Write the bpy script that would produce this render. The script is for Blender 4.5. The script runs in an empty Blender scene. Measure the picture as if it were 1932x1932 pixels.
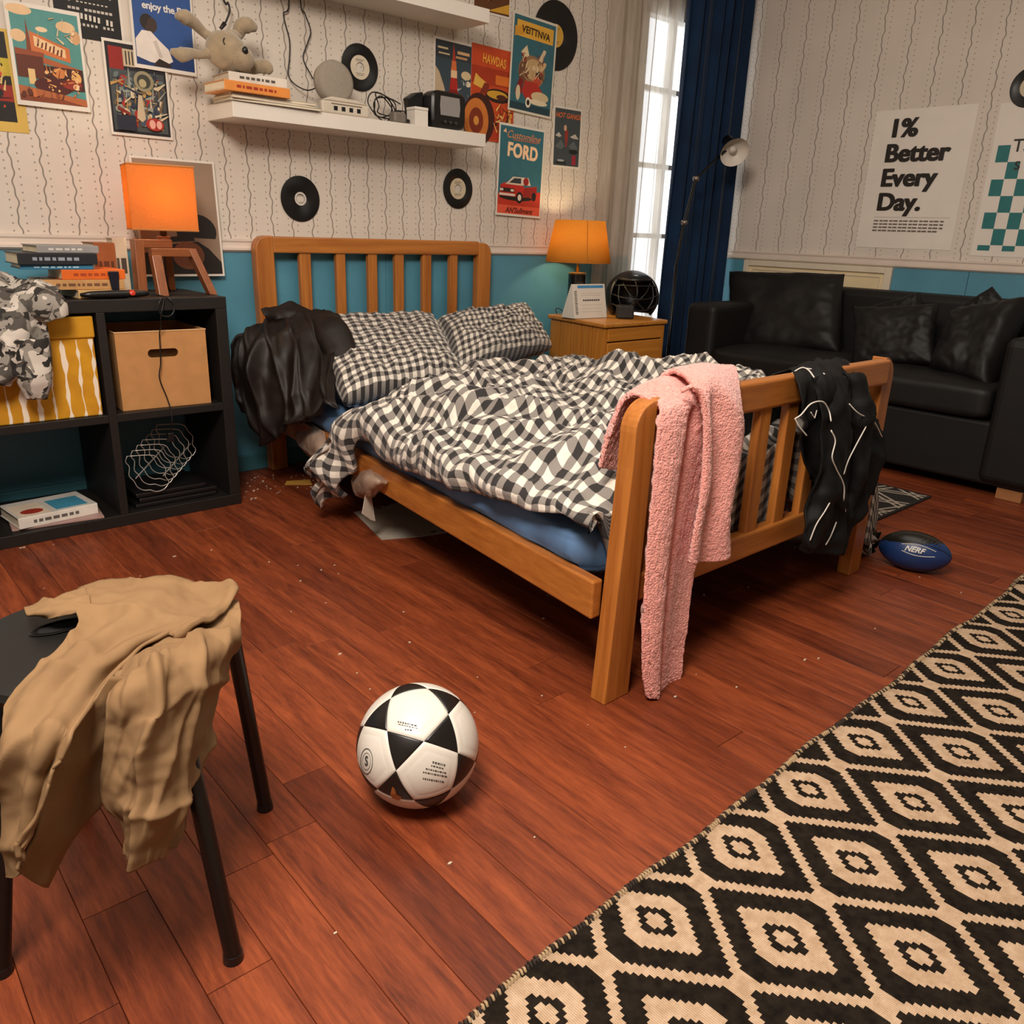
import bpy, bmesh, math, random
from mathutils import Vector, Matrix, noise
PI = math.pi
S = bpy.context.scene
COL = S.collection

# ------------------------------------------------------------------ camera
cd = bpy.data.cameras.new('camera'); cam = bpy.data.objects.new('camera', cd); COL.objects.link(cam)
cd.sensor_width = 36.0; cd.sensor_fit = 'HORIZONTAL'; cd.lens = 28.9193; cd.clip_start = 0.02
ax = ((0.743215,-0.668204,0.033698),(0.191863,0.261111,0.946049),(-0.640953,-0.696652,0.322266))
cam.matrix_world = Matrix(((ax[0][0], ax[1][0], ax[2][0], 0), (ax[0][1], ax[1][1], ax[2][1], 0),
                           (ax[0][2], ax[1][2], ax[2][2], 1.0), (0, 0, 0, 1)))
S.camera = cam
# ------------------------------------------------------------------ world, lights, exposure
S.view_settings.view_transform = 'Standard'
S.view_settings.look = 'None'
S.view_settings.gamma = 1.0
S.view_settings.use_curve_mapping = False
S.view_settings.exposure = 0.0
S.cycles.use_denoising = True
S.cycles.max_bounces = 8
S.cycles.diffuse_bounces = 4
S.cycles.caustics_reflective = False
S.cycles.caustics_refractive = False
S.cycles.sample_clamp_indirect = 4.0
w = bpy.data.worlds.new('daylight'); S.world = w; w.use_nodes = True
w.node_tree.nodes['Background'].inputs[0].default_value = (0.93, 0.96, 1.0, 1)
w.node_tree.nodes['Background'].inputs[1].default_value = 3.0

def area(name, loc, to, sx, sy, power, col):
    l = bpy.data.lights.new(name, 'AREA'); l.shape = 'RECTANGLE'; l.size = sx; l.size_y = sy
    l.energy = power; l.color = col
    o = bpy.data.objects.new(name, l); COL.objects.link(o); o.location = loc
    o.rotation_euler = (Vector(to) - Vector(loc)).to_track_quat('-Z', 'Y').to_euler()
    return o
area('ceiling_softbox', (-0.12, 0.50, 2.42), (1.2, 1.5, 0.2), 0.75, 0.75, 100, (1.0, 0.89, 0.78))
area('ceiling_fill', (1.9, 1.2, 2.57), (1.9, 1.25, 0.0), 2.4, 2.0, 26, (1.0, 0.91, 0.80))

# ------------------------------------------------------------------ colour and node helpers
def lin(h):
    h = h.lstrip('#'); r = []
    for i in (0, 2, 4):
        c = int(h[i:i+2], 16) / 255.0
        r.append(c / 12.92 if c <= 0.04045 else ((c + 0.055) / 1.055) ** 2.4)
    return (r[0], r[1], r[2], 1.0)

class G:
    """small wrapper to write a node tree"""
    def __init__(s, name):
        s.m = bpy.data.materials.new(name); s.m.use_nodes = True; s.t = s.m.node_tree
        s.t.nodes.clear()
        s.out = s.t.nodes.new('ShaderNodeOutputMaterial')
    def n(s, typ, ins=None, **kw):
        d = s.t.nodes.new('ShaderNode' + typ)
        for k, v in kw.items(): setattr(d, k, v)
        for k, v in (ins or {}).items(): s.put(d.inputs[k], v)
        return d
    def put(s, sock, v):
        if isinstance(v, bpy.types.NodeSocket): s.t.links.new(v, sock)
        elif isinstance(v, bpy.types.Node): s.t.links.new(v.outputs[0], sock)
        else: sock.default_value = v
    def ma(s, op, a, b=None, c=None, clamp=False):
        d = s.t.nodes.new('ShaderNodeMath'); d.operation = op; d.use_clamp = clamp
        for i, v in enumerate((a, b, c)):
            if v is not None: s.put(d.inputs[i], v)
        return d.outputs[0]
    def mix(s, f, a, b, blend='MIX'):
        d = s.t.nodes.new('ShaderNodeMix'); d.data_type = 'RGBA'; d.blend_type = blend
        s.put(d.inputs[0], f); s.put(d.inputs[6], a); s.put(d.inputs[7], b)
        return d.outputs[2]
    def ramp(s, f, stops, interp='LINEAR'):
        d = s.t.nodes.new('ShaderNodeValToRGB'); d.color_ramp.interpolation = interp
        e = d.color_ramp.elements
        while len(e) < len(stops): e.new(0.5)
        for i, (p, c) in enumerate(stops): e[i].position = p; e[i].color = c
        s.put(d.inputs[0], f); return d.outputs[0]
    def coord(s, kind='Object', scale=(1, 1, 1), rot=(0, 0, 0)):
        tc = s.n('TexCoord'); mp = s.n('Mapping', {0: tc.outputs[kind]})
        mp.inputs['Scale'].default_value = scale; mp.inputs['Rotation'].default_value = rot
        return mp.outputs[0]
    def noise(s, vec, scale, detail=3, rough=0.5, dist=0.0):
        return s.n('TexNoise', {'Vector': vec, 'Scale': scale, 'Detail': detail, 'Roughness': rough, 'Distortion': dist}).outputs[0]
    def bump(s, h, strength=0.3, dist=0.01):
        return s.n('Bump', {'Height': h, 'Strength': strength, 'Distance': dist}).outputs[0]
    def pbr(s, col, rough=0.6, metal=0.0, normal=None, **kw):
        p = s.n('BsdfPrincipled'); s.put(p.inputs['Base Color'], col); s.put(p.inputs['Roughness'], rough)
        p.inputs['Metallic'].default_value = metal
        if normal is not None: s.put(p.inputs['Normal'], normal)
        for k, v in kw.items(): s.put(p.inputs[k], v)
        s.t.links.new(p.outputs[0], s.out.inputs[0]); return p

MATS = {}
def mk(name, hexc, rough=0.6, metal=0.0, var=0.12, vs=9.0, bump=0.0, bs=180.0, bd=0.002, **kw):
    """plain procedural material: base colour with soft mottling and optional fine relief"""
    if name in MATS: return MATS[name]
    g = G(name); v = g.coord('Object')
    c = lin(hexc)
    dk = tuple(x * (1 - var) for x in c[:3]) + (1,); lt = tuple(min(1, x * (1 + var)) for x in c[:3]) + (1,)
    col = g.ramp(g.noise(v, vs, 4), [(0.3, dk), (0.7, lt)])
    nb = g.bump(g.noise(v, bs, 2), bump, bd) if bump else None
    g.pbr(col, rough, metal, nb, **kw)
    MATS[name] = g.m; return g.m

def wood(name, a, b, axis='x', rough=0.38, scale=1.0, coat=0.15):
    """wood with the grain running along one object axis"""
    if name in MATS: return MATS[name]
    g = G(name)
    sc = {'x': (0.7, 14, 14), 'y': (14, 0.7, 14), 'z': (14, 14, 0.7)}[axis]
    oi = g.n('ObjectInfo')
    v = g.coord('Object', tuple(k * scale for k in sc))
    v2 = g.n('VectorMath', {0: v, 1: g.n('CombineXYZ', {0: g.ma('MULTIPLY', oi.outputs['Random'], 37.0), 1: g.ma('MULTIPLY', oi.outputs['Random'], 11.0)})}).outputs[0]
    n1 = g.noise(v2, 2.2, 5, 0.6, 0.8); n2 = g.noise(v2, 9, 3, 0.6)
    f = g.ma('ADD', g.ma('MULTIPLY', n1, 0.7), g.ma('MULTIPLY', n2, 0.3))
    col = g.ramp(f, [(0.3, lin(a)), (0.7, lin(b))])
    g.pbr(col, rough, 0, g.bump(n2, 0.08, 0.002), **{'Coat Weight': coat, 'Coat Roughness': 0.25})
    MATS[name] = g.m; return g.m

# ------------------------------------------------------------------ object helpers
def tag(o, label=None, cat=None, group=None, kind=None):
    if label: o['label'] = label
    if cat: o['category'] = cat
    if group: o['group'] = group
    if kind: o['kind'] = kind
    return o

def thing(name, label, cat, loc=(0, 0, 0), rotz=0.0, group=None):
    o = bpy.data.objects.new(name, None); COL.objects.link(o); o.empty_display_size = 0.1
    o.location = loc; o.rotation_euler = (0, 0, rotz)
    return tag(o, label, cat, group)

def add(name, bm, mat, parent=None, world=False, smooth=False, bevel=0.0, seg=2, solid=0.0, soff=0.0, sub=0, auto=None):
    """turn a bmesh (or mesh) into ONE linked object; world=True: the coordinates given are world coordinates"""
    if isinstance(bm, bmesh.types.BMesh):
        me = bpy.data.meshes.new(name); bmesh.ops.recalc_face_normals(bm, faces=bm.faces) if len(bm.faces) < 4000 else None
        bm.to_mesh(me); bm.free()
    else: me = bm
    mats = mat if isinstance(mat, (list, tuple)) else [mat]
    if not me.materials:
        for m in mats: me.materials.append(m)
    if smooth:
        for p in me.polygons: p.use_smooth = True
    o = bpy.data.objects.new(name, me); COL.objects.link(o)
    if parent is not None:
        o.parent = parent
        if world:
            p = parent; M = p.matrix_basis.copy()
            while p.parent: p = p.parent; M = p.matrix_basis @ M
            o.matrix_parent_inverse = M.inverted()
    if auto: 
        try: me.set_sharp_from_angle(angle=auto)
        except Exception: pass
    if bevel:
        b = o.modifiers.new('bevel', 'BEVEL'); b.width = bevel; b.segments = seg; b.limit_method = 'ANGLE'; b.angle_limit = 0.6
    if solid:
        s = o.modifiers.new('solid', 'SOLIDIFY'); s.thickness = solid; s.offset = soff
    if sub:
        s = o.modifiers.new('sub', 'SUBSURF'); s.levels = sub; s.render_levels = sub
    return o

def nb(): return bmesh.new()

def bx(bm, lo, hi, M=None, mi=0):
    x0, y0, z0 = lo; x1, y1, z1 = hi
    vs = [bm.verts.new(p) for p in ((x0, y0, z0), (x1, y0, z0), (x1, y1, z0), (x0, y1, z0), (x0, y0, z1), (x1, y0, z1), (x1, y1, z1), (x0, y1, z1))]
    if M is not None:
        for v in vs: v.co = M @ v.co
    for f in ((3, 2, 1, 0), (4, 5, 6, 7), (0, 1, 5, 4), (1, 2, 6, 5), (2, 3, 7, 6), (3, 0, 4, 7)):
        bm.faces.new([vs[i] for i in f]).material_index = mi
    return bm

def box(lo, hi, M=None): return bx(nb(), lo, hi, M)

def hexa(bm, lo4, hi4):
    """a six-sided block from four bottom and four top corners"""
    vs = [bm.verts.new(p) for p in list(lo4) + list(hi4)]
    for f in ((3, 2, 1, 0), (4, 5, 6, 7), (0, 1, 5, 4), (1, 2, 6, 5), (2, 3, 7, 6), (3, 0, 4, 7)):
        bm.faces.new([vs[i] for i in f])
    return bm

def frame(d):
    d = Vector(d).normalized(); a = Vector((0, 0, 1)) if abs(d.z) < 0.9 else Vector((1, 0, 0))
    u = d.cross(a).normalized(); return u, d.cross(u).normalized()

def tube(bm, pts, r, seg=8, caps=True, closed=False):
    pts = [Vector(p) for p in pts]; n = len(pts); rings = []
    rad = r if isinstance(r, (list, tuple)) else [r] * n
    u = None
    for i, p in enumerate(pts):
        if closed: d = pts[(i+1) % n] - pts[i-1]
        else: d = pts[min(i+1, n-1)] - pts[max(i-1, 0)]
        d.normalize()
        if u is None: u, w_ = frame(d)
        else:
            u = (u - d * u.dot(d)); u = u.normalized() if u.length > 1e-6 else frame(d)[0]
            w_ = d.cross(u)
        rings.append([bm.verts.new(p + (u * math.cos(2*PI*k/seg) + w_ * math.sin(2*PI*k/seg)) * rad[i]) for k in range(seg)])
    m = n if closed else n - 1
    for i in range(m):
        a, b = rings[i], rings[(i+1) % n]
        for k in range(seg): bm.faces.new((a[k], a[(k+1) % seg], b[(k+1) % seg], b[k]))
    if caps and not closed:
        bm.faces.new(rings[0][::-1]); bm.faces.new(rings[-1])
    return bm

def cyl(bm, p0, p1, r0, r1=None, seg=20): return tube(bm, [p0, p1], [r0, r0 if r1 is None else r1], seg)

def lathe(bm, prof, seg=32, M=None, caps=False):
    """revolve (r, z) pairs round z"""
    rings = []
    for r, z in prof:
        rings.append([bm.verts.new((M or Matrix()) @ Vector((r * math.cos(2*PI*k/seg), r * math.sin(2*PI*k/seg), z))) for k in range(seg)])
    for a, b in zip(rings, rings[1:]):
        for k in range(seg): bm.faces.new((a[k], a[(k+1) % seg], b[(k+1) % seg], b[k]))
    if caps: bm.faces.new(rings[0][::-1]); bm.faces.new(rings[-1])
    return bm

def prism(bm, pts, M, t):
    """extrude a 2-D outline (x, y) by t along local z, placed by M"""
    a = [bm.verts.new(M @ Vector((x, y, 0))) for x, y in pts]; b = [bm.verts.new(M @ Vector((x, y, t))) for x, y in pts]
    bm.faces.new(a[::-1]); bm.faces.new(b); n = len(pts)
    for i in range(n): bm.faces.new((a[i], a[(i+1) % n], b[(i+1) % n], b[i]))
    return bm

def spline(pts, n):
    """Catmull-Rom through points, n samples"""
    P = [Vector(p) for p in pts]; m = len(P); out = []
    for i in range(n):
        t = i / (n - 1) * (m - 1); k = min(int(t), m - 2); f = t - k
        a, b = P[k], P[k+1]
        p = P[k-1] if k > 0 else a * 2 - b
        q = P[k+2] if k + 2 < m else b * 2 - a
        out.append(0.5 * ((2*b*0 + 2*a) + (b - p) * f + (2*p - 5*a + 4*b - q) * f*f + (3*a - p - 3*b + q) * f*f*f))
    return out

def fbm(v, o=3):
    s, a, f = 0.0, 1.0, 1.0
    for _ in range(o):
        s += a * noise.noise(Vector(v) * f); a *= 0.5; f *= 2.03
    return s

def grid_mesh(name, rows, uvs=None, closed_u=False):
    bm = nb(); V = [[bm.verts.new(p) for p in r] for r in rows]; nu = len(rows[0])
    lay = bm.loops.layers.uv.new('UVMap') if uvs else None
    for j in range(len(rows) - 1):
        for i in range(nu if closed_u else nu - 1):
            i2 = (i + 1) % nu
            f = bm.faces.new((V[j][i], V[j][i2], V[j+1][i2], V[j+1][i])); f.smooth = True
            if lay:
                ids = ((j, i), (j, i + 1 if not closed_u else i + 1), (j+1, i + 1), (j+1, i))
                for l, (a, b) in zip(f.loops, ids): l[lay].uv = uvs[a][b if b < len(uvs[a]) else 0]
    return bm

def cloth(name, ctrl, mat, parent, nu=40, nv=40, amp=0.006, sc=9.0, seed=0, thick=0.004, fold=None, world=True, dirv=None, sub=0):
    """a draped sheet: smooth surface through a grid of points, creased by noise and by fold(u, v)"""
    cols = [spline(r, nu) for r in ctrl]                  # rows -> nu samples
    rows = [list(r) for r in zip(*[spline([cols[j][i] for j in range(len(ctrl))], nv) for i in range(nu)])]
    out, uvs = [], []
    L = sum((rows[0][i+1] - rows[0][i]).length for i in range(nu-1)); L2 = sum((rows[nv//2][i+1] - rows[nv//2][i]).length for i in range(nu-1)); L = max(L, L2)
    H = sum((rows[j+1][nu//2] - rows[j][nu//2]).length for j in range(nv-1))
    for j in range(nv):
        r, q = [], []
        for i in range(nu):
            p = rows[j][i]
            du = rows[j][min(i+1, nu-1)] - rows[j][max(i-1, 0)]; dv = rows[min(j+1, nv-1)][i] - rows[max(j-1, 0)][i]
            n = du.cross(dv)
            n = n.normalized() if n.length > 1e-9 else Vector((0, -1, 0))
            if dirv is not None and n.dot(Vector(dirv)) < 0: n = -n
            s = Vector((p.x * sc + seed, p.y * sc, p.z * sc))
            d = amp * fbm(s, 3)
            ridge = 1 - abs(noise.noise(s * 0.6 + Vector((7, 3, seed)))) * 2.2
            d += amp * 1.3 * max(0.0, ridge) ** 3
            if fold: d += fold(i / (nu-1), j / (nv-1))
            r.append(p + n * d); q.append((i / (nu-1) * L, j / (nv-1) * H))
        out.append(r); uvs.append(q)
    bm = grid_mesh(name, out, uvs)
    return add(name, bm, mat, parent, world=world, smooth=True, solid=thick, soff=0.0, sub=sub)

def smooth01(x): x = max(0.0, min(1.0, x)); return x * x * (3 - 2 * x)

# lettering is cut from the built-in typeface while the scene is still empty
TXT = {}
def cut_text(key, body, size=1.0, bold=0.0, shear=0.0, space=1.0, line=1.0, align='CENTER', res=3):
    c = bpy.data.curves.new('t', 'FONT'); c.body = body; c.size = size; c.offset = bold; c.shear = shear
    c.space_character = space; c.space_line = line; c.align_x = align; c.align_y = 'CENTER'; c.resolution_u = res
    o = bpy.data.objects.new('t', c); COL.objects.link(o)
    dg = bpy.context.evaluated_depsgraph_get()
    me = bpy.data.meshes.new_from_object(o.evaluated_get(dg))
    TXT[key] = ([v.co.copy() for v in me.vertices], [tuple(p.vertices) for p in me.polygons])
    bpy.data.objects.remove(o); bpy.data.curves.remove(c); bpy.data.meshes.remove(me)
for key, body, kw in [
    ('better', '1%\nBetter\nEvery\nDay.', dict(bold=0.018, align='LEFT', line=1.0, res=6)),
    ('ford', 'FORD', dict(bold=0.03, space=1.08, res=6)), ('custom', 'Customline', dict(shear=0.35)),
    ('f100', "AN'Sullment", dict(shear=0.3, bold=0.02)), ('enjoy', 'enjoy the E', dict(bold=0.025, space=0.95)),
    ('nova', 'VEITTNVA', dict(bold=0.02)), ('hot', 'HOT GANGS', dict(shear=0.3, bold=0.02)), ('holiday', 'HAWDAS', dict(bold=0.02)),
    ('nerf', 'NERF', dict(shear=0.35, bold=0.02)), ('ta', 'Ta\n s', dict(bold=0.01, align='LEFT')), ('ess', 'S', dict(bold=0.04)),
    ('diner', 'DINER', dict(bold=0.02, shear=0.2)), ('mono', 'MONO', dict(bold=0.02)), ('gang', 'GANG & LIONS', dict(bold=0.01)), ('five', '5', dict()), ('dt', 'DT', dict(bold=0.03))]:
    cut_text(key, body, **kw)

def text_bm(key, M, size):
    vs, fs = TXT[key]; bm = nb()
    V = [bm.verts.new(M @ Vector((v.x * size, v.y * size, 0))) for v in vs]
    for f in fs:
        try: bm.faces.new([V[i] for i in f])
        except ValueError: pass
    return bm

# =================================================================== THE SETTING
WX, WY, WZ = 4.60, 3.25, 2.62          # right wall, back wall, ceiling

def wallpaper(name, axis, period, phase, hexbase):
    g = G(name)
    sp = g.n('SeparateXYZ', {0: g.n('NewGeometry').outputs['Position']})
    a = sp.outputs[0 if axis == 'x' else 1]; z = sp.outputs[2]
    u = g.ma('DIVIDE', g.ma('SUBTRACT', a, phase), period)
    cell = g.ma('FLOOR', u)
    wig = g.ma('ADD', g.ma('MULTIPLY', g.ma('SINE', g.ma('ADD', g.ma('MULTIPLY', z, 62.0), g.ma('MULTIPLY', cell, 1.7))), 0.004),
               g.ma('MULTIPLY', g.ma('SINE', g.ma('ADD', g.ma('MULTIPLY', z, 141.0), g.ma('MULTIPLY', cell, 3.1))), 0.0022))
    fr = g.ma('MULTIPLY', g.ma('SUBTRACT', g.ma('FRACT', u), 0.5), period)      # metres from the line
    d = g.ma('ABSOLUTE', g.ma('SUBTRACT', fr, wig))
    line = g.ma('SUBTRACT', 1.0, g.ma('DIVIDE', d, 0.0030), clamp=True)
    line = g.ma('MULTIPLY', g.ma('MINIMUM', g.ma('MULTIPLY', line, 2.5), 1.0), 0.85)
    off = 0.021 if axis == 'x' else 0.030
    dx = g.ma('SUBTRACT', g.ma('ABSOLUTE', fr), off)
    fz = g.ma('MULTIPLY', g.ma('SUBTRACT', g.ma('FRACT', g.ma('DIVIDE', z, 0.024)), 0.5), 0.024)
    rr = g.ma('SQRT', g.ma('ADD', g.ma('MULTIPLY', dx, dx), g.ma('MULTIPLY', fz, fz)))
    dot = g.ma('MULTIPLY', g.ma('SUBTRACT', 1.0, g.ma('DIVIDE', rr, 0.0036), clamp=True), 2.2, clamp=True)
    v = g.coord('Object')
    base = g.ramp(g.noise(v, 3.0, 4), [(0.3, lin(hexbase[0])), (0.7, lin(hexbase[1]))])
    c1 = g.mix(line, base, lin('6f655c')); c2 = g.mix(g.ma('MULTIPLY', dot, 0.75), c1, lin('6d6258'))
    g.pbr(c2, 0.75, 0, g.bump(g.noise(v, 60, 3), 0.05, 0.002))
    return g.m
M_paper_b = wallpaper('wallpaper_back', 'x', 0.0905, 0.7222 - 0.04525, ('c9beb1', 'd4c9bc'))
M_paper_r = wallpaper('wallpaper_right', 'y', 0.1475, 2.016 - 0.07375, ('cfc5ba', 'dacfc4'))
M_teal = mk('teal_paint', '4f8a9f', 0.5, var=0.10, vs=4, bump=0.05, bs=40)
M_rail = mk('rail_paint', 'd6c8bb', 0.45, var=0.04)
M_ceil = mk('ceiling_paint', 'ddd6cc', 0.9, var=0.03)
M_base = mk('baseboard_paint', '3c6f7a', 0.5, var=0.1)

# floor: a slab and separate planks
slab = add('floor', box((-1.5, -2.0, -0.06), (4.75, 3.40, -0.0125)), mk('subfloor', '2a120a', 0.9))
tag(slab, 'reddish brown wooden floor of long narrow planks', None, None, 'structure')
def plank_material():
    g = G('plank_wood'); oi = g.n('ObjectInfo'); rnd = oi.outputs['Random']
    v = g.coord('Object', (13.0, 1.3, 13.0))
    v2 = g.n('VectorMath', {0: v, 1: g.n('CombineXYZ', {0: g.ma('MULTIPLY', rnd, 91.0), 1: g.ma('MULTIPLY', rnd, 23.0), 2: g.ma('MULTIPLY', rnd, 57.0)})}).outputs[0]
    n1 = g.noise(v2, 1.6, 6, 0.62, 1.4); n2 = g.noise(v2, 11.0, 6, 0.68, 0.5); n3 = g.noise(g.coord('Object'), 2.0, 3)
    wv = g.n('TexWave', {'Vector': v2, 'Scale': 0.5, 'Distortion': 14.0, 'Detail': 3.0, 'Detail Scale': 1.2}, wave_type='BANDS', bands_direction='X').outputs[1]
    f = g.ma('ADD', g.ma('ADD', g.ma('MULTIPLY', n1, 0.50), g.ma('MULTIPLY', n2, 0.45)), g.ma('MULTIPLY', wv, 0.05))
    col = g.ramp(f, [(0.32, lin('471d0f')), (0.48, lin('75361d')), (0.66, lin('964b29'))])
    tint = g.ramp(rnd, [(0.0, (0.66, 0.60, 0.60, 1)), (0.35, (0.95, 0.93, 0.92, 1)), (1.0, (1.12, 1.1, 1.05, 1))])
    col = g.mix(1.0, col, tint, 'MULTIPLY')
    rough = g.ma('ADD', 0.30, g.ma('MULTIPLY', n3, 0.22))
    g.pbr(col, rough, 0, g.bump(n2, 0.05, 0.001), **{'Specular IOR Level': 0.4})
    return g.m
M_plank = plank_material()
random.seed(5)
PW = 0.0945; pm = {}
def plank_mesh(L):
    k = round(L, 2)
    if k not in pm:
        b = nb(); e = 0.0009; c = 0.0007
        # bevelled top
        x0, x1, y0, y1 = -PW/2 + e/2, PW/2 - e/2, -k/2 + e/2, k/2 - e/2
        lo = [b.verts.new(p) for p in ((x0, y0, -0.012), (x1, y0, -0.012), (x1, y1, -0.012), (x0, y1, -0.012))]
        m1 = [b.verts.new(p) for p in ((x0, y0, -c), (x1, y0, -c), (x1, y1, -c), (x0, y1, -c))]
        t = [b.verts.new(p) for p in ((x0+c, y0+c, 0), (x1-c, y0+c, 0), (x1-c, y1-c, 0), (x0+c, y1-c, 0))]
        for A, B in ((lo, m1), (m1, t)):
            for i in range(4): b.faces.new((A[i], A[(i+1) % 4], B[(i+1) % 4], B[i]))
        b.faces.new(t); b.faces.new(lo[::-1])
        me = bpy.data.meshes.new('plank'); b.to_mesh(me); b.free(); me.materials.append(M_plank); pm[k] = me
    return pm[k]
joints = {0.83: 1.73, 0.925: 1.69, 1.03: 1.45, 1.13: 1.645, 1.165: 2.08, 1.30: 1.265, 0.47: 1.08}
ang = math.radians(-1.2)
for i in range(-9, 50):
    cx = 0.783 + (i + 0.5) * PW - 0.02
    if cx < -0.6 or cx > 4.60: continue
    j = [v for k, v in joints.items() if abs(k - (cx + 0.03)) < 0.045]
    y = (j[0] if j else random.uniform(0, 1.2)) - 1.2 * 4
    while y < 3.25:
        y0, y1 = max(y, -1.25), min(y + 1.2, 3.26)
        if y1 - y0 > 0.05:
            L = round(y1 - y0, 2); yc = (y0 + y1) / 2
            o = bpy.data.objects.new('plank', plank_mesh(L)); COL.objects.link(o); o.parent = slab
            o.location = (cx + (yc - 1.2) * 0.021, yc, 0); o.rotation_euler = (0, 0, ang)
        y += 1.2

# window opening in the back wall
wx0, wx1, wz0, wz1 = 3.83, 4.44, 0.22, 2.16
b = nb()
for lo, hi in (((-1.5, WY, 0), (wx0, WY+0.10, WZ)), ((wx1, WY, 0), (WX+0.1, WY+0.10, WZ)), ((wx0, WY, 0), (wx1, WY+0.10, wz0)), ((wx0, WY, wz1), (wx1, WY+0.10, WZ))):
    bx(b, lo, hi)
wall_back = tag(add('wall_back', b, M_paper_b), 'back wall in pale wallpaper with wavy lines and dots', None, None, 'structure')
wall_right = tag(add('wall_right', box((WX, -2.0, 0), (WX+0.1, WY, WZ)), M_paper_r), 'right wall in pale wallpaper with wavy lines', None, None, 'structure')
tag(add('wall_left', box((-1.6, -2.0, 0), (-1.5, WY+0.1, WZ)), M_ceil), 'plain left wall outside the view', None, None, 'structure')
tag(add('wall_front', box((-1.6, -2.1, 0), (WX+0.1, -2.0, WZ)), M_ceil), 'plain front wall behind the camera', None, None, 'structure')
tag(add('ceiling', box((-1.6, -2.1, WZ), (WX+0.1, WY+0.1, WZ+0.1)), M_ceil), 'plain white ceiling above the room', None, None, 'structure')
# teal panels below the rail
x = -1.5
while x < 3.8:
    x1 = min(x + 0.61, 3.82)
    add('wainscot_panel', box((x + 0.001, WY - 0.009, 0.0), (x1 - 0.001, WY - 0.0002, 0.895)), M_teal, wall_back, bevel=0.0015)
    x = x1
add('wainscot_panel', box((wx1 + 0.04, WY - 0.009, 0.0), (WX - 0.001, WY - 0.0002, 0.895)), M_teal, wall_back, bevel=0.0015)
y = -2.0
while y < 3.2:
    y1 = min(y + 0.61, 3.24)
    add('wainscot_panel', box((WX - 0.009, y + 0.001, 0.0), (WX - 0.0002, y1 - 0.001, 0.895)), M_teal, wall_right, bevel=0.0015)
    y = y1
def rail_profile(bm, p0, p1, n):
    """moulded chair rail between two points; n is the direction into the room"""
    n = Vector(n); prof = [(0, 0.0), (0.012, 0.0), (0.022, 0.008), (0.022, 0.016), (0.012, 0.024), (0.012, 0.036), (0.016, 0.042), (0.016, 0.05), (0, 0.05)]
    A = [bm.verts.new(Vector(p0) + n * a + Vector((0, 0, h))) for a, h in prof]; B = [bm.verts.new(Vector(p1) + n * a + Vector((0, 0, h))) for a, h in prof]
    for i in range(len(prof)):
        k = (i + 1) % len(prof); bm.faces.new((A[i], A[k], B[k], B[i]))
    bm.faces.new(A[::-1]); bm.faces.new(B); return bm
b = rail_profile(nb(), (-1.5, WY - 0.0005, 0.888), (3.80, WY - 0.0005, 0.888), (0, -1, 0))
tag(add('trim_1', b, M_rail), 'pale chair rail along the back wall above the teal panels', None, None, 'structure')
b = rail_profile(nb(), (WX - 0.0005, 3.22, 0.888), (WX - 0.0005, -2.0, 0.888), (-1, 0, 0))
tag(add('trim_2', b, M_rail), 'pale chair rail along the right wall above the sofa', None, None, 'structure')
tag(add('baseboard_back', box((-1.5, WY - 0.022, 0), (3.80, WY - 0.0095, 0.07)), M_base, bevel=0.004), 'dark teal baseboard along the back wall', None, None, 'structure')
tag(add('baseboard_right', box((WX - 0.022, -2.0, 0), (WX - 0.0095, 3.2, 0.07)), M_base, bevel=0.004), 'dark teal baseboard along the right wall', None, None, 'structure')

# window: frame, bars, panes
win = thing('window_1', 'tall white window with small panes behind the sheer curtain', None, (0, 0, 0)); win['kind'] = 'structure'
M_win = mk('window_paint', 'cfc9bf', 0.5, var=0.05)
fy0, fy1 = WY + 0.035, WY + 0.075
b = nb()
bx(b, (wx0, WY - 0.002, wz0), (wx0 + 0.03, fy1, wz1)); bx(b, (wx1 - 0.03, WY - 0.002, wz0), (wx1, fy1, wz1))
bx(b, (wx0, WY - 0.002, wz1 - 0.03), (wx1, fy1, wz1)); bx(b, (wx0, WY - 0.002, wz0), (wx1, fy1, wz0 + 0.03))
add('window_frame', b, M_win, win, bevel=0.002)
add('mullion', box((4.115, fy0, wz0 + 0.03), (4.145, fy1, wz1 - 0.03)), M_win, win)
zs = [wz0 + 0.03, 0.615, 1.005, 1.388, 1.783, wz1 - 0.03]
for z in zs[1:-1]:
    add('glazing_bar', box((wx0 + 0.03, fy0, z - 0.013), (wx1 - 0.03, fy1, z + 0.013)), M_win, win)
gg = G('pane_glass'); tr = gg.n('BsdfTransparent', {0: (0.97, 0.98, 0.98, 1)}); gl = gg.n('BsdfGlossy', {1: 0.05})
mx = gg.n('MixShader', {0: 0.06, 1: tr.outputs[0], 2: gl.outputs[0]}); gg.t.links.new(mx.outputs[0], gg.out.inputs[0])
for z0, z1 in zip(zs, zs[1:]):
    for xa, xb in ((wx0 + 0.03, 4.115), (4.145, wx1 - 0.03)):
        add('pane', box((xa, WY + 0.052, z0), (xb, WY + 0.056, z1)), gg.m, win)

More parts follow.
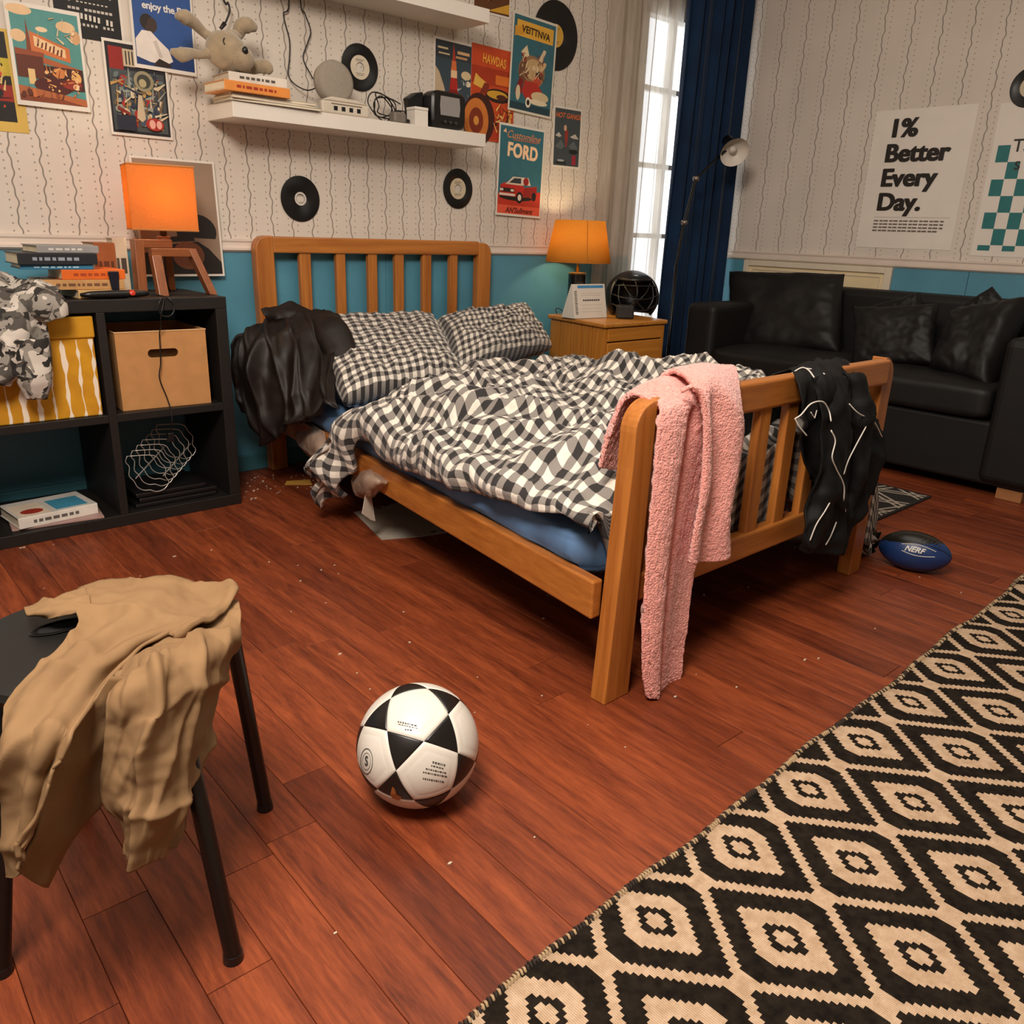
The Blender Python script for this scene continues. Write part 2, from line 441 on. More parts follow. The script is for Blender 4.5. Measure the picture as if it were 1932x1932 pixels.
# framed cream hatch on the right wall behind the sofa
hp = thing('wall_hatch', 'cream framed hatch panel low on the right wall behind the sofa', 'panel', (WX - 0.02, 2.495, 0.40))
M_cream = mk('cream_board', 'e3cfa6', 0.5, var=0.05); M_cframe = mk('cream_frame', 'd9cdb8', 0.45, var=0.05)
add('board', box((WX - 0.018, 2.08, 0.42), (WX - 0.0095, 2.92, 0.86)), M_cream, hp, True)
b = nb()
for lo, hi in (((2.04, 0.40), (2.08, 0.887)), ((2.92, 0.40), (2.955, 0.887)), ((2.08, 0.855), (2.92, 0.887)), ((2.08, 0.40), (2.92, 0.43))):
    bx(b, (WX - 0.032, lo[0], lo[1]), (WX - 0.0095, hi[0], hi[1]))
add('frame', b, M_cframe, hp, True, bevel=0.003)
add('bead', tube(nb(), [(WX - 0.02, 2.105, 0.44), (WX - 0.02, 2.105, 0.835), (WX - 0.02, 2.895, 0.835), (WX - 0.02, 2.895, 0.44)], 0.004, 6), M_cframe, hp, True)

# ------------------------------------------------------------------ rugs
def rug_material(ox, oy, ang):
    g = G('kilim_weave')
    v = g.coord('Object'); sp = g.n('SeparateXYZ', {0: v}); U, V = 0.2398, 0.302
    su, sv = U / 34.0, V / 34.0
    def cell(shift):
        u = g.ma('SUBTRACT', sp.outputs[0], shift[0]); w_ = g.ma('SUBTRACT', sp.outputs[1], shift[1])
        fu = g.ma('MULTIPLY', g.ma('SUBTRACT', g.ma('FRACT', g.ma('ADD', g.ma('DIVIDE', u, U), 0.5)), 0.5), U)
        fv = g.ma('MULTIPLY', g.ma('SUBTRACT', g.ma('FRACT', g.ma('ADD', g.ma('DIVIDE', w_, V), 0.5)), 0.5), V)
        qu = g.ma('MULTIPLY', g.ma('ADD', g.ma('FLOOR', g.ma('DIVIDE', fu, su)), 0.5), su)
        qv = g.ma('MULTIPLY', g.ma('ADD', g.ma('FLOOR', g.ma('DIVIDE', fv, sv)), 0.5), sv)
        au, av = g.ma('ABSOLUTE', qu), g.ma('ABSOLUTE', qv)
        return g.ma('ADD', g.ma('DIVIDE', au, U/2), g.ma('DIVIDE', av, V/2)), au
    def motif(shift):
        d, au = cell(shift)
        lt = lambda k: g.ma('LESS_THAN', d, k)
        outer = g.ma('MULTIPLY', lt(0.91), g.ma('LESS_THAN', au, 0.096))
        m = g.ma('SUBTRACT', outer, g.ma('MULTIPLY', lt(0.545), g.ma('LESS_THAN', au, 0.058))); m = g.ma('ADD', m, lt(0.27)); m = g.ma('SUBTRACT', m, lt(0.15))
        return m
    dark = g.ma('MAXIMUM', motif((0, 0)), motif((U/2, V/2)))
    n1 = g.noise(v, 60, 4); n2 = g.noise(g.coord('Object', (40, 400, 40)), 3.0, 2)
    cream = g.ramp(n1, [(0.3, lin('b89a7c')), (0.7, lin('d0b497'))]); blk = g.ramp(n1, [(0.3, lin('17120e')), (0.7, lin('2b241d'))])
    wv = g.n('TexWave', {'Vector': v, 'Scale': 95.0, 'Distortion': 0.6}, bands_direction='X').outputs[1]
    col = g.mix(dark, cream, blk); col = g.mix(0.16, col, g.ramp(n2, [(0, (0, 0, 0, 1)), (1, (1, 1, 1, 1))]), 'OVERLAY')
    g.pbr(col, 0.95, 0, g.bump(g.ma('ADD', wv, n2), 0.5, 0.003), **{'Specular IOR Level': 0.1})
    return g.m
rug_ang = math.atan(0.0244)
rug = thing('kilim_rug', 'large cream and black flat woven rug with stepped diamonds in the foreground', 'rug', (0.614, 0.563, 0.0), rug_ang)
EDGE = 0.068
def rug_rows(y0, y1, x0, x1, z, nx, ny):
    rows = []
    for j in range(ny):
        yy = y0 + (y1 - y0) * j / (ny - 1); r = []
        for i in range(nx):
            xx = x0 + (x1 - x0) * i / (nx - 1)
            e = 0.004 * math.sin(xx * 9.0) + 0.0025 * math.sin(xx * 23 + 1)
            k = smooth01((yy - (EDGE - 0.12)) / 0.12)
            r.append((xx, yy + e * k, z + 0.0022 * (1 + noise.noise(Vector((xx * 5, yy * 5, 2)))) + 0.003 * k * max(0, math.sin(xx * 11 + 2))))
        rows.append(r)
    return rows
add('woven_field', grid_mesh('f', rug_rows(-1.25, EDGE, -0.95, 3.2, 0.004, 160, 40)), rug_material(0, 0, 0), rug, solid=0.004, soff=-1, smooth=True)
# whipped edge of short stitches along the far side
M_st1 = mk('stitch_cream', 'a98f6c', 0.95); M_st2 = mk('stitch_dark', '2e241c', 0.95)
random.seed(3); b = nb(); n = 640
for i in range(n):
    xx = -0.95 + 4.15 * (i + 0.5) / n; e = 0.004 * math.sin(xx * 9.0) + 0.0025 * math.sin(xx * 23 + 1)
    zz = 0.004 + 0.0022 * (1 + noise.noise(Vector((xx * 5, EDGE * 5, 2)))) + 0.003 * max(0, math.sin(xx * 11 + 2))
    wv = random.uniform(0.6, 1.1)
    f0 = len(b.faces)
    tube(b, [(xx - 0.001, EDGE + e - 0.006, zz - 0.001), (xx + 0.0005, EDGE + e - 0.001, zz + 0.0022), (xx + 0.002, EDGE + e + 0.006 * wv, zz - 0.003)], 0.0024, 5)
    b.faces.ensure_lookup_table(); mi = 1 if random.random() < 0.45 else 0
    for f in b.faces[f0:]: f.material_index = mi
ob = add('stitched_edge', b, [M_st1, M_st2], rug, smooth=True); ob['kind'] = 'stuff'

# small dark rug beyond the foot of the bed
def rug2_material():
    g = G('dark_mat_weave'); v = g.coord('Object'); sp = g.n('SeparateXYZ', {0: v})
    tot = None
    for a, per, wd, ph in ((0.35, 0.16, 0.012, 0.03), (-0.62, 0.15, 0.012, 0.05), (1.25, 0.24, 0.011, 0.0)):
        d = g.ma('ADD', g.ma('MULTIPLY', sp.outputs[0], math.cos(a)), g.ma('MULTIPLY', sp.outputs[1], math.sin(a)))
        fr = g.ma('MULTIPLY', g.ma('SUBTRACT', g.ma('FRACT', g.ma('DIVIDE', g.ma('ADD', d, ph + 5), per)), 0.5), per)
        m1 = g.ma('LESS_THAN', g.ma('ABSOLUTE', g.ma('SUBTRACT', fr, 0.014)), wd / 2); m2 = g.ma('LESS_THAN', g.ma('ABSOLUTE', g.ma('ADD', fr, 0.014)), wd / 2)
        m = g.ma('MAXIMUM', m1, m2); tot = m if tot is None else g.ma('MAXIMUM', tot, m)
    g.pbr(g.mix(tot, lin('1a1614'), lin('a89c8c')), 0.95, 0, g.bump(g.noise(v, 300, 2), 0.4, 0.002))
    return g.m
r2 = thing('small_rug', 'small dark rug with pale crossing lines between bed and sofa', 'rug', (3.20, 1.62, 0.0), 0.0)
add('woven_field', box((-0.33, -0.36, 0.0003), (0.335, 0.36, 0.007)), rug2_material(), r2, bevel=0.002)
b = nb(); bx(b, (-0.335, -0.372, 0.0003), (0.34, -0.358, 0.008)); bx(b, (0.333, -0.372, 0.0003), (0.345, 0.36, 0.008))
add('border', b, mk('mat_border', '1d1815', 0.9), r2, bevel=0.002)

# =================================================================== BED
WDX = wood('bed_wood_x', '8e4e1c', 'c07a36', 'x'); WDY = wood('bed_wood_y', '8e4e1c', 'c07a36', 'y'); WDZ = wood('bed_wood_z', '8e4e1c', 'c07a36', 'z')
bed = thing('bed', 'wooden double bed with slatted headboard and footboard', 'bed', (1.9, 2.1, 0))
SK = 0.136
def xl(y): return 1.24 + SK * (y - 1.07)
def post(x0, x1, xb0, xb1, y0, y1, h, r, outer):
    """upright with its outer top corner rounded and its foot a little wider"""
    pts = [(xb0, 0), (xb1, 0), (x1, h * 0.85), (x1, h)]
    if outer > 0:
        pts = [(xb0, 0), (xb1, 0), (x1, h * 0.8)] + [(x1 - r + r * math.cos(a), h - r + r * math.sin(a)) for a in [k * PI / 16 for k in range(9)]] + [(x0, h)]
    else:
        pts = [(xb0, 0), (xb1, 0), (x1, h)] + [(x0 + r - r * math.sin(a), h - r + r * math.cos(a)) for a in [k * PI / 16 for k in range(9)]] + [(x0, h * 0.8)]
    M = Matrix(((1, 0, 0, 0), (0, 0, -1, y1), (0, 1, 0, 0), (0, 0, 0, 1)))
    return prism(nb(), pts, M, y1 - y0)
# headboard
add('headboard_post', post(1.512, 1.590, 1.525, 1.600, 3.175, 3.222, 0.953, 0.05, -1), WDZ, bed, True, bevel=0.006)
add('headboard_post', post(2.648, 2.726, 2.640, 2.715, 3.175, 3.222, 0.945, 0.05, 1), WDZ, bed, True, bevel=0.006)
add('headboard_rail', box((1.588, 3.178, 0.888), (2.650, 3.219, 0.951)), WDX, bed, True, bevel=0.006)
add('headboard_rail', box((1.588, 3.182, 0.30), (2.650, 3.215, 0.37)), WDX, bed, True, bevel=0.004)
for xa, xb in ((1.706, 1.757), (1.876, 1.920), (2.033, 2.079), (2.174, 2.220), (2.325, 2.373), (2.482, 2.527)):
    add('slat', box((xa, 3.186, 0.365), (xb, 3.211, 0.892)), WDZ, bed, True, bevel=0.004)
# footboard
FY0, FY1 = 1.035, 1.078
add('footboard_post', post(1.285, 1.350, 1.254, 1.338, FY0, FY1, 0.683, 0.062, -1), WDZ, bed, True, bevel=0.008, seg=3)
add('footboard_post', post(2.430, 2.495, 2.438, 2.505, FY0 + 0.02, FY1 + 0.02, 0.690, 0.062, 1), WDZ, bed, True, bevel=0.008, seg=3)
add('footboard_rail', box((1.345, FY0 + 0.006, 0.612), (2.435, FY1 + 0.002, 0.686)), WDX, bed, True, bevel=0.008, seg=3)
add('footboard_rail', box((1.338, FY0 + 0.008, 0.225), (2.440, FY1, 0.292)), WDX, bed, True, bevel=0.006)
for k in range(8):
    xc = 1.41 + 0.13 * k
    add('slat', box((xc - 0.026, FY0 + 0.014, 0.288), (xc + 0.026, FY1 - 0.006, 0.615)), WDZ, bed, True, bevel=0.004)
# side rails and base slats
def side(off, t):
    y0, y1 = 1.082, 3.17
    lo = [(xl(y0) + off, y0, 0.198), (xl(y0) + off + t, y0, 0.198), (xl(y1) + off + t, y1, 0.198), (xl(y1) + off, y1, 0.198)]
    return hexa(nb(), lo, [(a, c, 0.288) for a, c, _ in lo])
add('side_rail', side(0.0, 0.032), WDY, bed, True, bevel=0.005)
add('side_rail', side(1.13, 0.032), WDY, bed, True, bevel=0.005)
lo = [(xl(1.12) + 0.034, 1.12, 0.198), (xl(1.12) + 0.07, 1.12, 0.198), (xl(3.1) + 0.07, 3.1, 0.198), (xl(3.1) + 0.034, 3.1, 0.198)]
add('ledger', hexa(nb(), lo, [(a, c, 0.232) for a, c, _ in lo]), WDY, bed, True, bevel=0.003)
lo = [(a + 1.06, c, z) for a, c, z in lo]
add('ledger', hexa(nb(), lo, [(a, c, 0.232) for a, c, _ in lo]), WDY, bed, True, bevel=0.003)
for k in range(7):
    y = 1.25 + k * 0.28
    add('base_slat', box((xl(y) + 0.045, y - 0.04, 0.2325), (xl(y) + 1.12, y + 0.04, 0.248)), WDX, bed, True, bevel=0.002)

# mattress in a blue sheet
M_blue = mk('blue_sheet', '56779f', 0.8, var=0.18, vs=7, bump=0.25, bs=500, bd=0.0006)
def rounded_block(f, n=26, m=44, zb=0.0, zt=1.0):
    """closed shell over a skewed plan: superellipse section swept along the length"""
    rows = []
    for j in range(m):
        t = j / (m - 1); r = []
        for i in range(n):
            a = 2 * PI * i / n; c, s = math.cos(a), math.sin(a)
            e = 0.28; u = math.copysign(abs(c) ** e, c); v = math.copysign(abs(s) ** e, s)
            r.append(f(u, v, t))
        rows.append(r)
    return rows
def mat_pt(u, v, t):
    y = 1.128 + (3.155 - 1.128) * t; end = min(t, 1 - t) * 2.03; k = 1 - 0.10 * (1 - smooth01(end / 0.05))
    x = xl(y) + 0.585 + u * 0.55 * k
    zc, zh = 0.316, 0.067 * (1 if end > 0.02 else 0.75)
    d = 0.010 * fbm((x * 5, y * 5, v * 2), 3) + 0.006 * math.sin(y * 34 + 5 * noise.noise(Vector((y * 3, v, 1)))) * (1 - abs(v)) * (1 if abs(u) > 0.9 else 0)
    x += math.copysign(0.028, u) * smooth01((v * zh + zc - 0.287) / 0.02) * smooth01((abs(u) - 0.6) / 0.4) if u < 0 else 0
    return Vector((x + (d if abs(u) > 0.8 else 0) * math.copysign(1, u), y, zc + v * zh + (d if v > 0 else 0)))
bm = grid_mesh('m', rounded_block(mat_pt, 72, 90), None, True)
bm.verts.ensure_lookup_table(); nn = 72
bm.faces.new([bm.verts[i] for i in range(nn)][::-1]); bm.faces.new([bm.verts[len(bm.verts) - nn + i] for i in range(nn)])
mat = tag(add('mattress', bm, M_blue, smooth=True), 'mattress in a dark blue fitted sheet on the wooden bed', 'mattress')

# gingham
def gingham(name, per, rot=0.0, off=(0, 0)):
    g = G(name); tc = g.n('TexCoord'); mp = g.n('Mapping', {0: tc.outputs['UV']}); mp.inputs['Rotation'].default_value = (0, 0, rot); mp.inputs['Location'].default_value = (off[0], off[1], 0)
    sp = g.n('SeparateXYZ', {0: mp.outputs[0]})
    a = g.ma('LESS_THAN', g.ma('FRACT', g.ma('DIVIDE', sp.outputs[0], per)), 0.5); b_ = g.ma('LESS_THAN', g.ma('FRACT', g.ma('DIVIDE', sp.outputs[1], per)), 0.5)
    s = g.ma('ADD', a, b_)
    ob = g.coord('Object'); n1 = g.noise(ob, 40, 3)
    th = g.n('TexWave', {'Vector': mp.outputs[0], 'Scale': 700.0, 'Distortion': 0.3}, bands_direction='DIAGONAL').outputs[1]
    white = g.ramp(n1, [(0.3, lin('d2cabd')), (0.7, lin('e4dccf'))])
    grey = g.ramp(th, [(0.2, lin('78726d')), (0.8, lin('918a83'))])
    c = g.mix(g.ma('MINIMUM', s, 1.0), white, grey); c = g.mix(g.ma('MAXIMUM', g.ma('SUBTRACT', s, 1.0), 0.0), c, lin('2f2c2c'))
    g.pbr(c, 0.85, 0, g.bump(g.noise(ob, 55, 4, 0.6), 0.25, 0.004), **{'Sheen Weight': 0.15, 'Specular IOR Level': 0.2})
    return g.m
M_ging = gingham('gingham_cotton', 0.043)

# duvet
random.seed(11)
RIDGES = []
def rg(pts, h, wd): RIDGES.append(([Vector((a, c, 0)) for a, c in pts], h, wd))
# (across, along) in metres from the left mattress edge and from the foot
rg([(0.02, 1.06), (0.16, 1.05), (0.33, 0.93), (0.50, 0.78)], 0.050, 0.055)
rg([(0.05, 0.80), (0.25, 0.76), (0.45, 0.68), (0.62, 0.55)], 0.030, 0.035)
rg([(0.03, 0.98), (0.12, 0.84), (0.22, 0.62), (0.42, 0.45)], 0.040, 0.045)
rg([(0.02, 0.66), (0.14, 0.48), (0.34, 0.30), (0.60, 0.20)], 0.036, 0.042)
rg([(0.04, 0.30), (0.22, 0.16), (0.45, 0.10)], 0.040, 0.05)
rg([(0.55, 1.25), (0.72, 1.10), (0.88, 0.98), (1.06, 0.95)], 0.045, 0.05)
rg([(0.95, 1.30), (1.02, 1.12), (1.12, 0.98)], 0.05, 0.06)
rg([(0.60, 0.95), (0.74, 0.80), (0.84, 0.60)], 0.030, 0.03)
rg([(0.75, 0.75), (0.95, 0.60), (1.10, 0.40)], 0.06, 0.09)
rg([(0.55, 0.42), (0.76, 0.36), (1.0, 0.18)], 0.035, 0.04)
for _ in range(46):
    a, c = random.uniform(0.05, 1.1), random.uniform(0.05, 1.35); t = random.uniform(0, PI); L = random.uniform(0.08, 0.26)
    k = random.uniform(-0.5, 0.5)
    rg([(a, c), (a + L/2 * math.cos(t), c + L/2 * math.sin(t)), (a + L * math.cos(t + k), c + L * math.sin(t + k))], random.uniform(0.006, 0.020), random.uniform(0.010, 0.022))
def ridge_h(a, c):
    p = Vector((a, c, 0)); s = 0.0
    for pts, h, wd in RIDGES:
        best = 9
        for q0, q1 in zip(pts, pts[1:]):
            d = q1 - q0; t = max(0, min(1, (p - q0).dot(d) / d.length_squared)); best = min(best, (p - q0 - d * t).length)
        if best < wd * 2.6: s += h * math.exp(-(best / wd) ** 2)
    return s
BW = 1.17; X0 = 0.02
def duvet_top(a, c):
    """height of the upper surface"""
    s = a / BW
    z = 0.432 + 0.060 * smooth01(a / 0.20) + 0.030 * smooth01((s - 0.30) / 0.45) - 0.040 * smooth01((s - 0.45) / 0.3) * smooth01((c - 0.75) / 0.4)
    z += 0.030 * math.exp(-(((a - 0.95) / 0.30) ** 2 + ((c - 0.40) / 0.30) ** 2)) + 0.030 * math.exp(-(((a - 0.28) / 0.20) ** 2 + ((c - 0.85) / 0.22) ** 2)) + 0.02 * math.exp(-(((a - 0.22) / 0.2) ** 2 + ((c - 0.2) / 0.2) ** 2))
    z += 0.024 * fbm((a * 4.2, c * 4.2, 3.3), 2) + ridge_h(a, c) * 0.95
    wr = 0.010 + 0.006 * smooth01((a - 0.4) / 0.3)
    z += wr * fbm((a * 15 + 1.5 * noise.noise(Vector((a * 4, c * 4, 0))), c * 15, 1.1), 3) + 0.010 * max(0, 1 - 3.2 * abs(noise.noise(Vector((a * 9, c * 9, 7))))) ** 2
    return z
def left_low(c):
    """height of the hanging left edge above the floor"""
    pts = [(0.0, 0.405), (0.22, 0.365), (0.55, 0.325), (0.9, 0.300), (1.02, 0.335), (1.08, 0.33), (1.16, 0.20), (1.26, 0.085), (1.42, 0.06), (1.60, 0.16)]
    for (a0, z0), (a1, z1) in zip(pts, pts[1:]):
        if c <= a1: return z0 + (z1 - z0) * smooth01((c - a0) / (a1 - a0))
    return pts[-1][1]
rows, uvs = [], []
nv, na = 210, 230
for j in range(nv):
    t = j / (nv - 1); r, q = [], []
    for i in range(na):
        f = i / (na - 1)
        head = 1.15 + 0.46 * min(1, max(0, f * 1.25 - 0.1)) + 0.20 * math.exp(-(f / 0.12) ** 2)
        c0 = -0.24 + (head + 0.24) * t                     # along the cloth; below zero it hangs at the foot
        c = max(c0, 0.0); y = 1.115 + c; left = xl(y) + X0
        rr = 0.05
        fz = fy = 0.0
        if c0 < 0.05:
            d = 0.05 - c0; fy = -0.022 * smooth01(d / 0.06); fz = -max(0, d - 0.05) * (0.85 + 0.3 * noise.noise(Vector((f * 14, 0, 2)))) - 0.02 * smooth01(d / 0.05)
        zt0 = duvet_top(0, c); hl = max(0.05, zt0 - left_low(c)); hr = 0.52
        wv = -hl + (BW + hl + hr) * f
        if wv < 0:
            d = -wv; arc = rr * PI / 2; a_ = min(d, arc) / rr
            dx = -rr * math.sin(a_); dz = -rr * (1 - math.cos(a_)) - max(0, d - arc)
            bun = math.exp(-((c - 1.36) / 0.18) ** 2)
            bulge = smooth01(d / 0.10) * (0.012 + 0.018 * noise.noise(Vector((c * 9, d * 8, 4))) + bun * (0.085 * math.sin(PI * min(1, d / 0.36)) + 0.02))
            wav = (0.006 + 0.022 * bun) * math.sin(c * 38 + d * 20) * smooth01((d - 0.03) / 0.1)
            roll = 0.014 * math.exp(-((hl - d) / 0.02) ** 2)
            p = Vector((left + dx - 0.004 - bulge - wav + roll, y + fy + 0.03 * noise.noise(Vector((c * 5, d * 9, 8))) * smooth01(c / 0.1), max(0.05, zt0 + dz)))
        elif wv > BW:
            d = wv - BW; arc = rr * PI / 2; a_ = min(d, arc) / rr
            dx = rr * math.sin(a_); dz = -rr * (1 - math.cos(a_)) - max(0, d - arc)
            p = Vector((left + BW + dx + 0.18 * smooth01(d / 0.40) + 0.016 * math.sin(c * 34), y + fy, max(0.03, duvet_top(BW, c) + dz)))
        else:
            z = duvet_top(wv, c); g_ = 0.03; k = smooth01(wv / 0.1) * smooth01((BW - wv) / 0.1) * smooth01(c / 0.1)
            p = Vector((left + wv + g_ * noise.noise(Vector((wv * 6, c * 6, 1))) * k, y + fy + g_ * noise.noise(Vector((wv * 6, c * 6, 5))) * k, z))
        p.z = max(0.03, p.z + fz * smooth01((wv + 0.02) / 0.14))
        if 1 - t < 0.03: p.z -= (1 - (1 - t) / 0.03) ** 2 * 0.05
        r.append(p)
        wx_, wy_ = 0.030 * fbm((wv * 4.5, c * 4.5, 9), 3), 0.030 * fbm((wv * 4.5, c * 4.5, 17), 3)
        q.append((wv + wx_ - 0.22 * (c0 - 0.9) * smooth01((c0 - 0.55) / 0.6) * (1 - smooth01((wv - 0.2) / 0.5)), c0 + wy_ + 0.20 * wv * math.exp(-((c - 1.1) / 0.4) ** 2) - 0.18 * wv * math.exp(-((c - 0.2) / 0.35) ** 2)))
    rows.append(r); uvs.append(q)
bm = grid_mesh('d', rows, uvs)
duvet = tag(add('duvet', bm, M_ging, smooth=True, solid=0.022, soff=-1), 'crumpled black and white gingham duvet spread over the bed', 'duvet')

# pillows: four corners in space, a thickness and the face direction
def pillow(name, c4, th, mat, n=44, seed=0, wr=0.006, up=None, power=0.42, pinch=0.05, uvs_scale=1.0, bag=1.0):
    tl, tr, br, bl = [Vector(p) for p in c4]; ctr = (tl + tr + br + bl) / 4
    W_ = ((tr - tl).length + (br - bl).length) / 2; H_ = ((tl - bl).length + (tr - br).length) / 2
    nrm = (tr - tl + br - bl).cross(tl - bl + tr - br).normalized()
    if up is not None and nrm.dot(Vector(up)) < 0: nrm = -nrm
    bm = nb(); lay = bm.loops.layers.uv.new('UVMap'); sides = []
    for sgn in (1, -1):
        V = []
        for j in range(n):
            row = []
            for i in range(n):
                u, v = i / (n-1) * 2 - 1, j / (n-1) * 2 - 1
                uu = u * (1 - pinch * (1 - v * v) ** 1.0 * abs(u)); vv = v * (1 - pinch * (1 - u * u) * abs(v))
                s, t = (uu + 1) / 2, (vv + 1) / 2
                p = bl * (1-s) * (1-t) + br * s * (1-t) + tl * (1-s) * t + tr * s * t
                k = max(0.0, (1 - u**4) * (1 - v**4)) ** power
                d = th / 2 * k * (1 + 0.22 * fbm((u * 1.6 + seed, v * 1.6, sgn), 2)) * (bag if sgn < 0 else 1)
                cr = wr * fbm((u * 6 + seed, v * 6, sgn * 3), 3) + wr * 1.2 * max(0, 1 - abs(noise.noise(Vector((u * 3 + seed, v * 3, 5)))) * 4) * (1 - k * 0.5)
                row.append(bm.verts.new(p + nrm * sgn * (d + cr * min(1, k * 2))))
            V.append(row)
        sides.append(V)
        for j in range(n-1):
            for i in range(n-1):
                ids = [(j, i), (j, i+1), (j+1, i+1), (j+1, i)]
                if sgn < 0: ids = ids[::-1]
                f = bm.faces.new([V[a][b_] for a, b_ in ids]); f.smooth = True
                for l, (a, b_) in zip(f.loops, ids): l[lay].uv = (b_ / (n-1) * W_ * uvs_scale, a / (n-1) * H_ * uvs_scale)
    bmesh.ops.remove_doubles(bm, verts=bm.verts, dist=0.0004)
    return bm
M_ging2 = gingham('gingham_pillow', 0.040, 0.02)
p1 = pillow('p', ((1.6431, 3.1200, 0.6136), (2.3207, 3.1000, 0.6139), (2.0131, 2.4764, 0.4600), (1.435, 2.42, 0.430)), 0.15, M_ging2, 50, 2, 0.010, (0, 0, 1), uvs_scale=1.0)
tag(add('pillow', p1, M_ging2, smooth=True), 'gingham pillow at the head of the bed beside the black leather jacket', 'pillow', 'gingham pillows on the bed')
p2 = pillow('p', ((2.3329, 3.1000, 0.6039), (2.8777, 3.0800, 0.6453), (2.8812, 2.8828, 0.4700), (2.0198, 2.5579, 0.4600)), 0.15, M_ging2, 50, 7, 0.010, (0, 0, 1))
tag(add('pillow', p2, M_ging2, smooth=True), 'gingham pillow at the head of the bed nearer the nightstand', 'pillow', 'gingham pillows on the bed')

# =================================================================== CUBE SHELF UNIT
M_blk = mk('black_brown_veneer', '15110f', 0.5, var=0.2, vs=14, bump=0.1, bs=60)
su = thing('cube_shelf', 'black cube shelf unit with open compartments against the back wall', 'shelf', (0.81, 3.04, 0))
sy0, sy1 = 2.842, 3.224
add('top_board', box((0.385, sy0, 0.714), (1.233, sy1, 0.754)), M_blk, su, True, bevel=0.002)
add('bottom_board', box((0.385, sy0, 0.0), (1.233, sy1, 0.040)), M_blk, su, True, bevel=0.002)
for xa, xb in ((0.385, 0.425), (0.806, 0.832), (1.193, 1.233)):
    add('upright', box((xa, sy0 + 0.001, 0.0402), (xb, sy1 - 0.001, 0.7138)), M_blk, su, True, bevel=0.0015)
for xa, xb in ((0.4252, 0.8058), (0.8322, 1.1928)):
    add('shelf_board', box((xa, sy0 + 0.002, 0.360), (xb, sy1 - 0.002, 0.386)), M_blk, su, True, bevel=0.0015)

# yellow storage box with white drips
def drip_material():
    g = G('yellow_drip_fabric'); v = g.coord('Object'); sp = g.n('SeparateXYZ', {0: v}); per = 0.043
    n0 = g.noise(g.coord('Object', (3, 0.1, 9)), 1.0, 2)
    u = g.ma('ADD', g.ma('DIVIDE', sp.outputs[0], per), g.ma('MULTIPLY', g.ma('SUBTRACT', n0, 0.5), 0.55))
    cell = g.ma('FLOOR', u); fr = g.ma('ABSOLUTE', g.ma('SUBTRACT', g.ma('FRACT', u), 0.5))
    wd = g.noise(g.n('CombineXYZ', {0: g.ma('MULTIPLY', cell, 3.7), 1: 0.0, 2: g.ma('MULTIPLY', sp.outputs[2], 16.0)}), 1.0, 1)
    w_ = g.ma('ADD', 0.035, g.ma('MULTIPLY', g.ma('MAXIMUM', g.ma('SUBTRACT', wd, 0.42), 0.0), 0.75))
    m = g.ma('LESS_THAN', fr, w_)
    m = g.ma('MULTIPLY', m, g.ma('LESS_THAN', sp.outputs[2], 0.246))
    n1 = g.noise(v, 12, 3); yel = g.ramp(n1, [(0.3, lin('b67c08')), (0.7, lin('cf930e'))])
    g.pbr(g.mix(m, yel, lin('e9d9c4')), 0.75, 0, g.bump(g.noise(v, 400, 2), 0.2, 0.001)); return g.m
M_drip = drip_material(); M_yel = mk('yellow_fabric', 'c58b0c', 0.75, var=0.1, bump=0.2, bs=400, bd=0.001)
yb = thing('storage_box', 'mustard yellow storage box with white drip stripes in the cube shelf', 'box', (0.635, 3.03, 0.3865))
add('body', box((-0.17, -0.170, 0.0), (0.160, 0.16, 0.262)), M_drip, yb, bevel=0.004)
add('lid', box((-0.174, -0.176, 0.250), (0.164, 0.164, 0.318)), M_yel, yb, bevel=0.005)

# cardboard box, open, with a hand hole
M_card = mk('cardboard', 'b8834e', 0.8, var=0.08, vs=20, bump=0.15, bs=120, bd=0.001); M_carde = mk('cardboard_edge', 'd0a372', 0.8)
cb = thing('cardboard_box', 'open brown cardboard box with a hand hole on the shelf', 'box', (1.02, 3.02, 0.3865), math.radians(-3))
w0, d0, h0, t0 = 0.148, 0.145, 0.258, 0.005
def front_panel():
    hx, hz, hr = 0.036, 0.185, 0.014; b = nb(); y0, y1 = -d0, -d0 + t0
    bx(b, (-w0, y0, 0), (w0, y1, hz - hr)); bx(b, (-w0, y0, hz + hr), (w0, y1, h0))
    bx(b, (-w0, y0, hz - hr), (-hx - hr, y1, hz + hr)); bx(b, (hx + hr, y0, hz - hr), (w0, y1, hz + hr))
    MX = Matrix(((1, 0, 0, 0), (0, 0, -1, y1), (0, 1, 0, 0), (0, 0, 0, 1)))
    for sx_ in (-1, 1):
        for sz_ in (-1, 1):
            arc = [(sx_ * (hx + hr * math.sin(a)), hz + sz_ * hr * math.cos(a)) for a in [PI/2 * k / 6 for k in range(7)]]
            prism(b, [(sx_ * (hx + hr), hz + sz_ * hr)] + arc, MX, t0)
    return b
add('front_panel', front_panel(), M_card, cb)
# square corners of the front that the ring of the hole leaves out
b = nb()
bx(b, (-w0, -d0 + t0, 0), (-w0 + t0, d0, h0)); bx(b, (w0 - t0, -d0 + t0, 0), (w0, d0, h0)); bx(b, (-w0 + t0, d0 - t0, 0), (w0 - t0, d0, h0))
add('side_panels', b, M_card, cb)
add('bottom_panel', box((-w0 + t0, -d0 + t0, 0.0), (w0 - t0, d0 - t0, 0.005)), M_card, cb)
add('rim', tube(nb(), [(-w0, -d0, h0), (w0, -d0, h0), (w0, d0, h0), (-w0, d0, h0)], 0.0028, 6, closed=True), M_carde, cb)

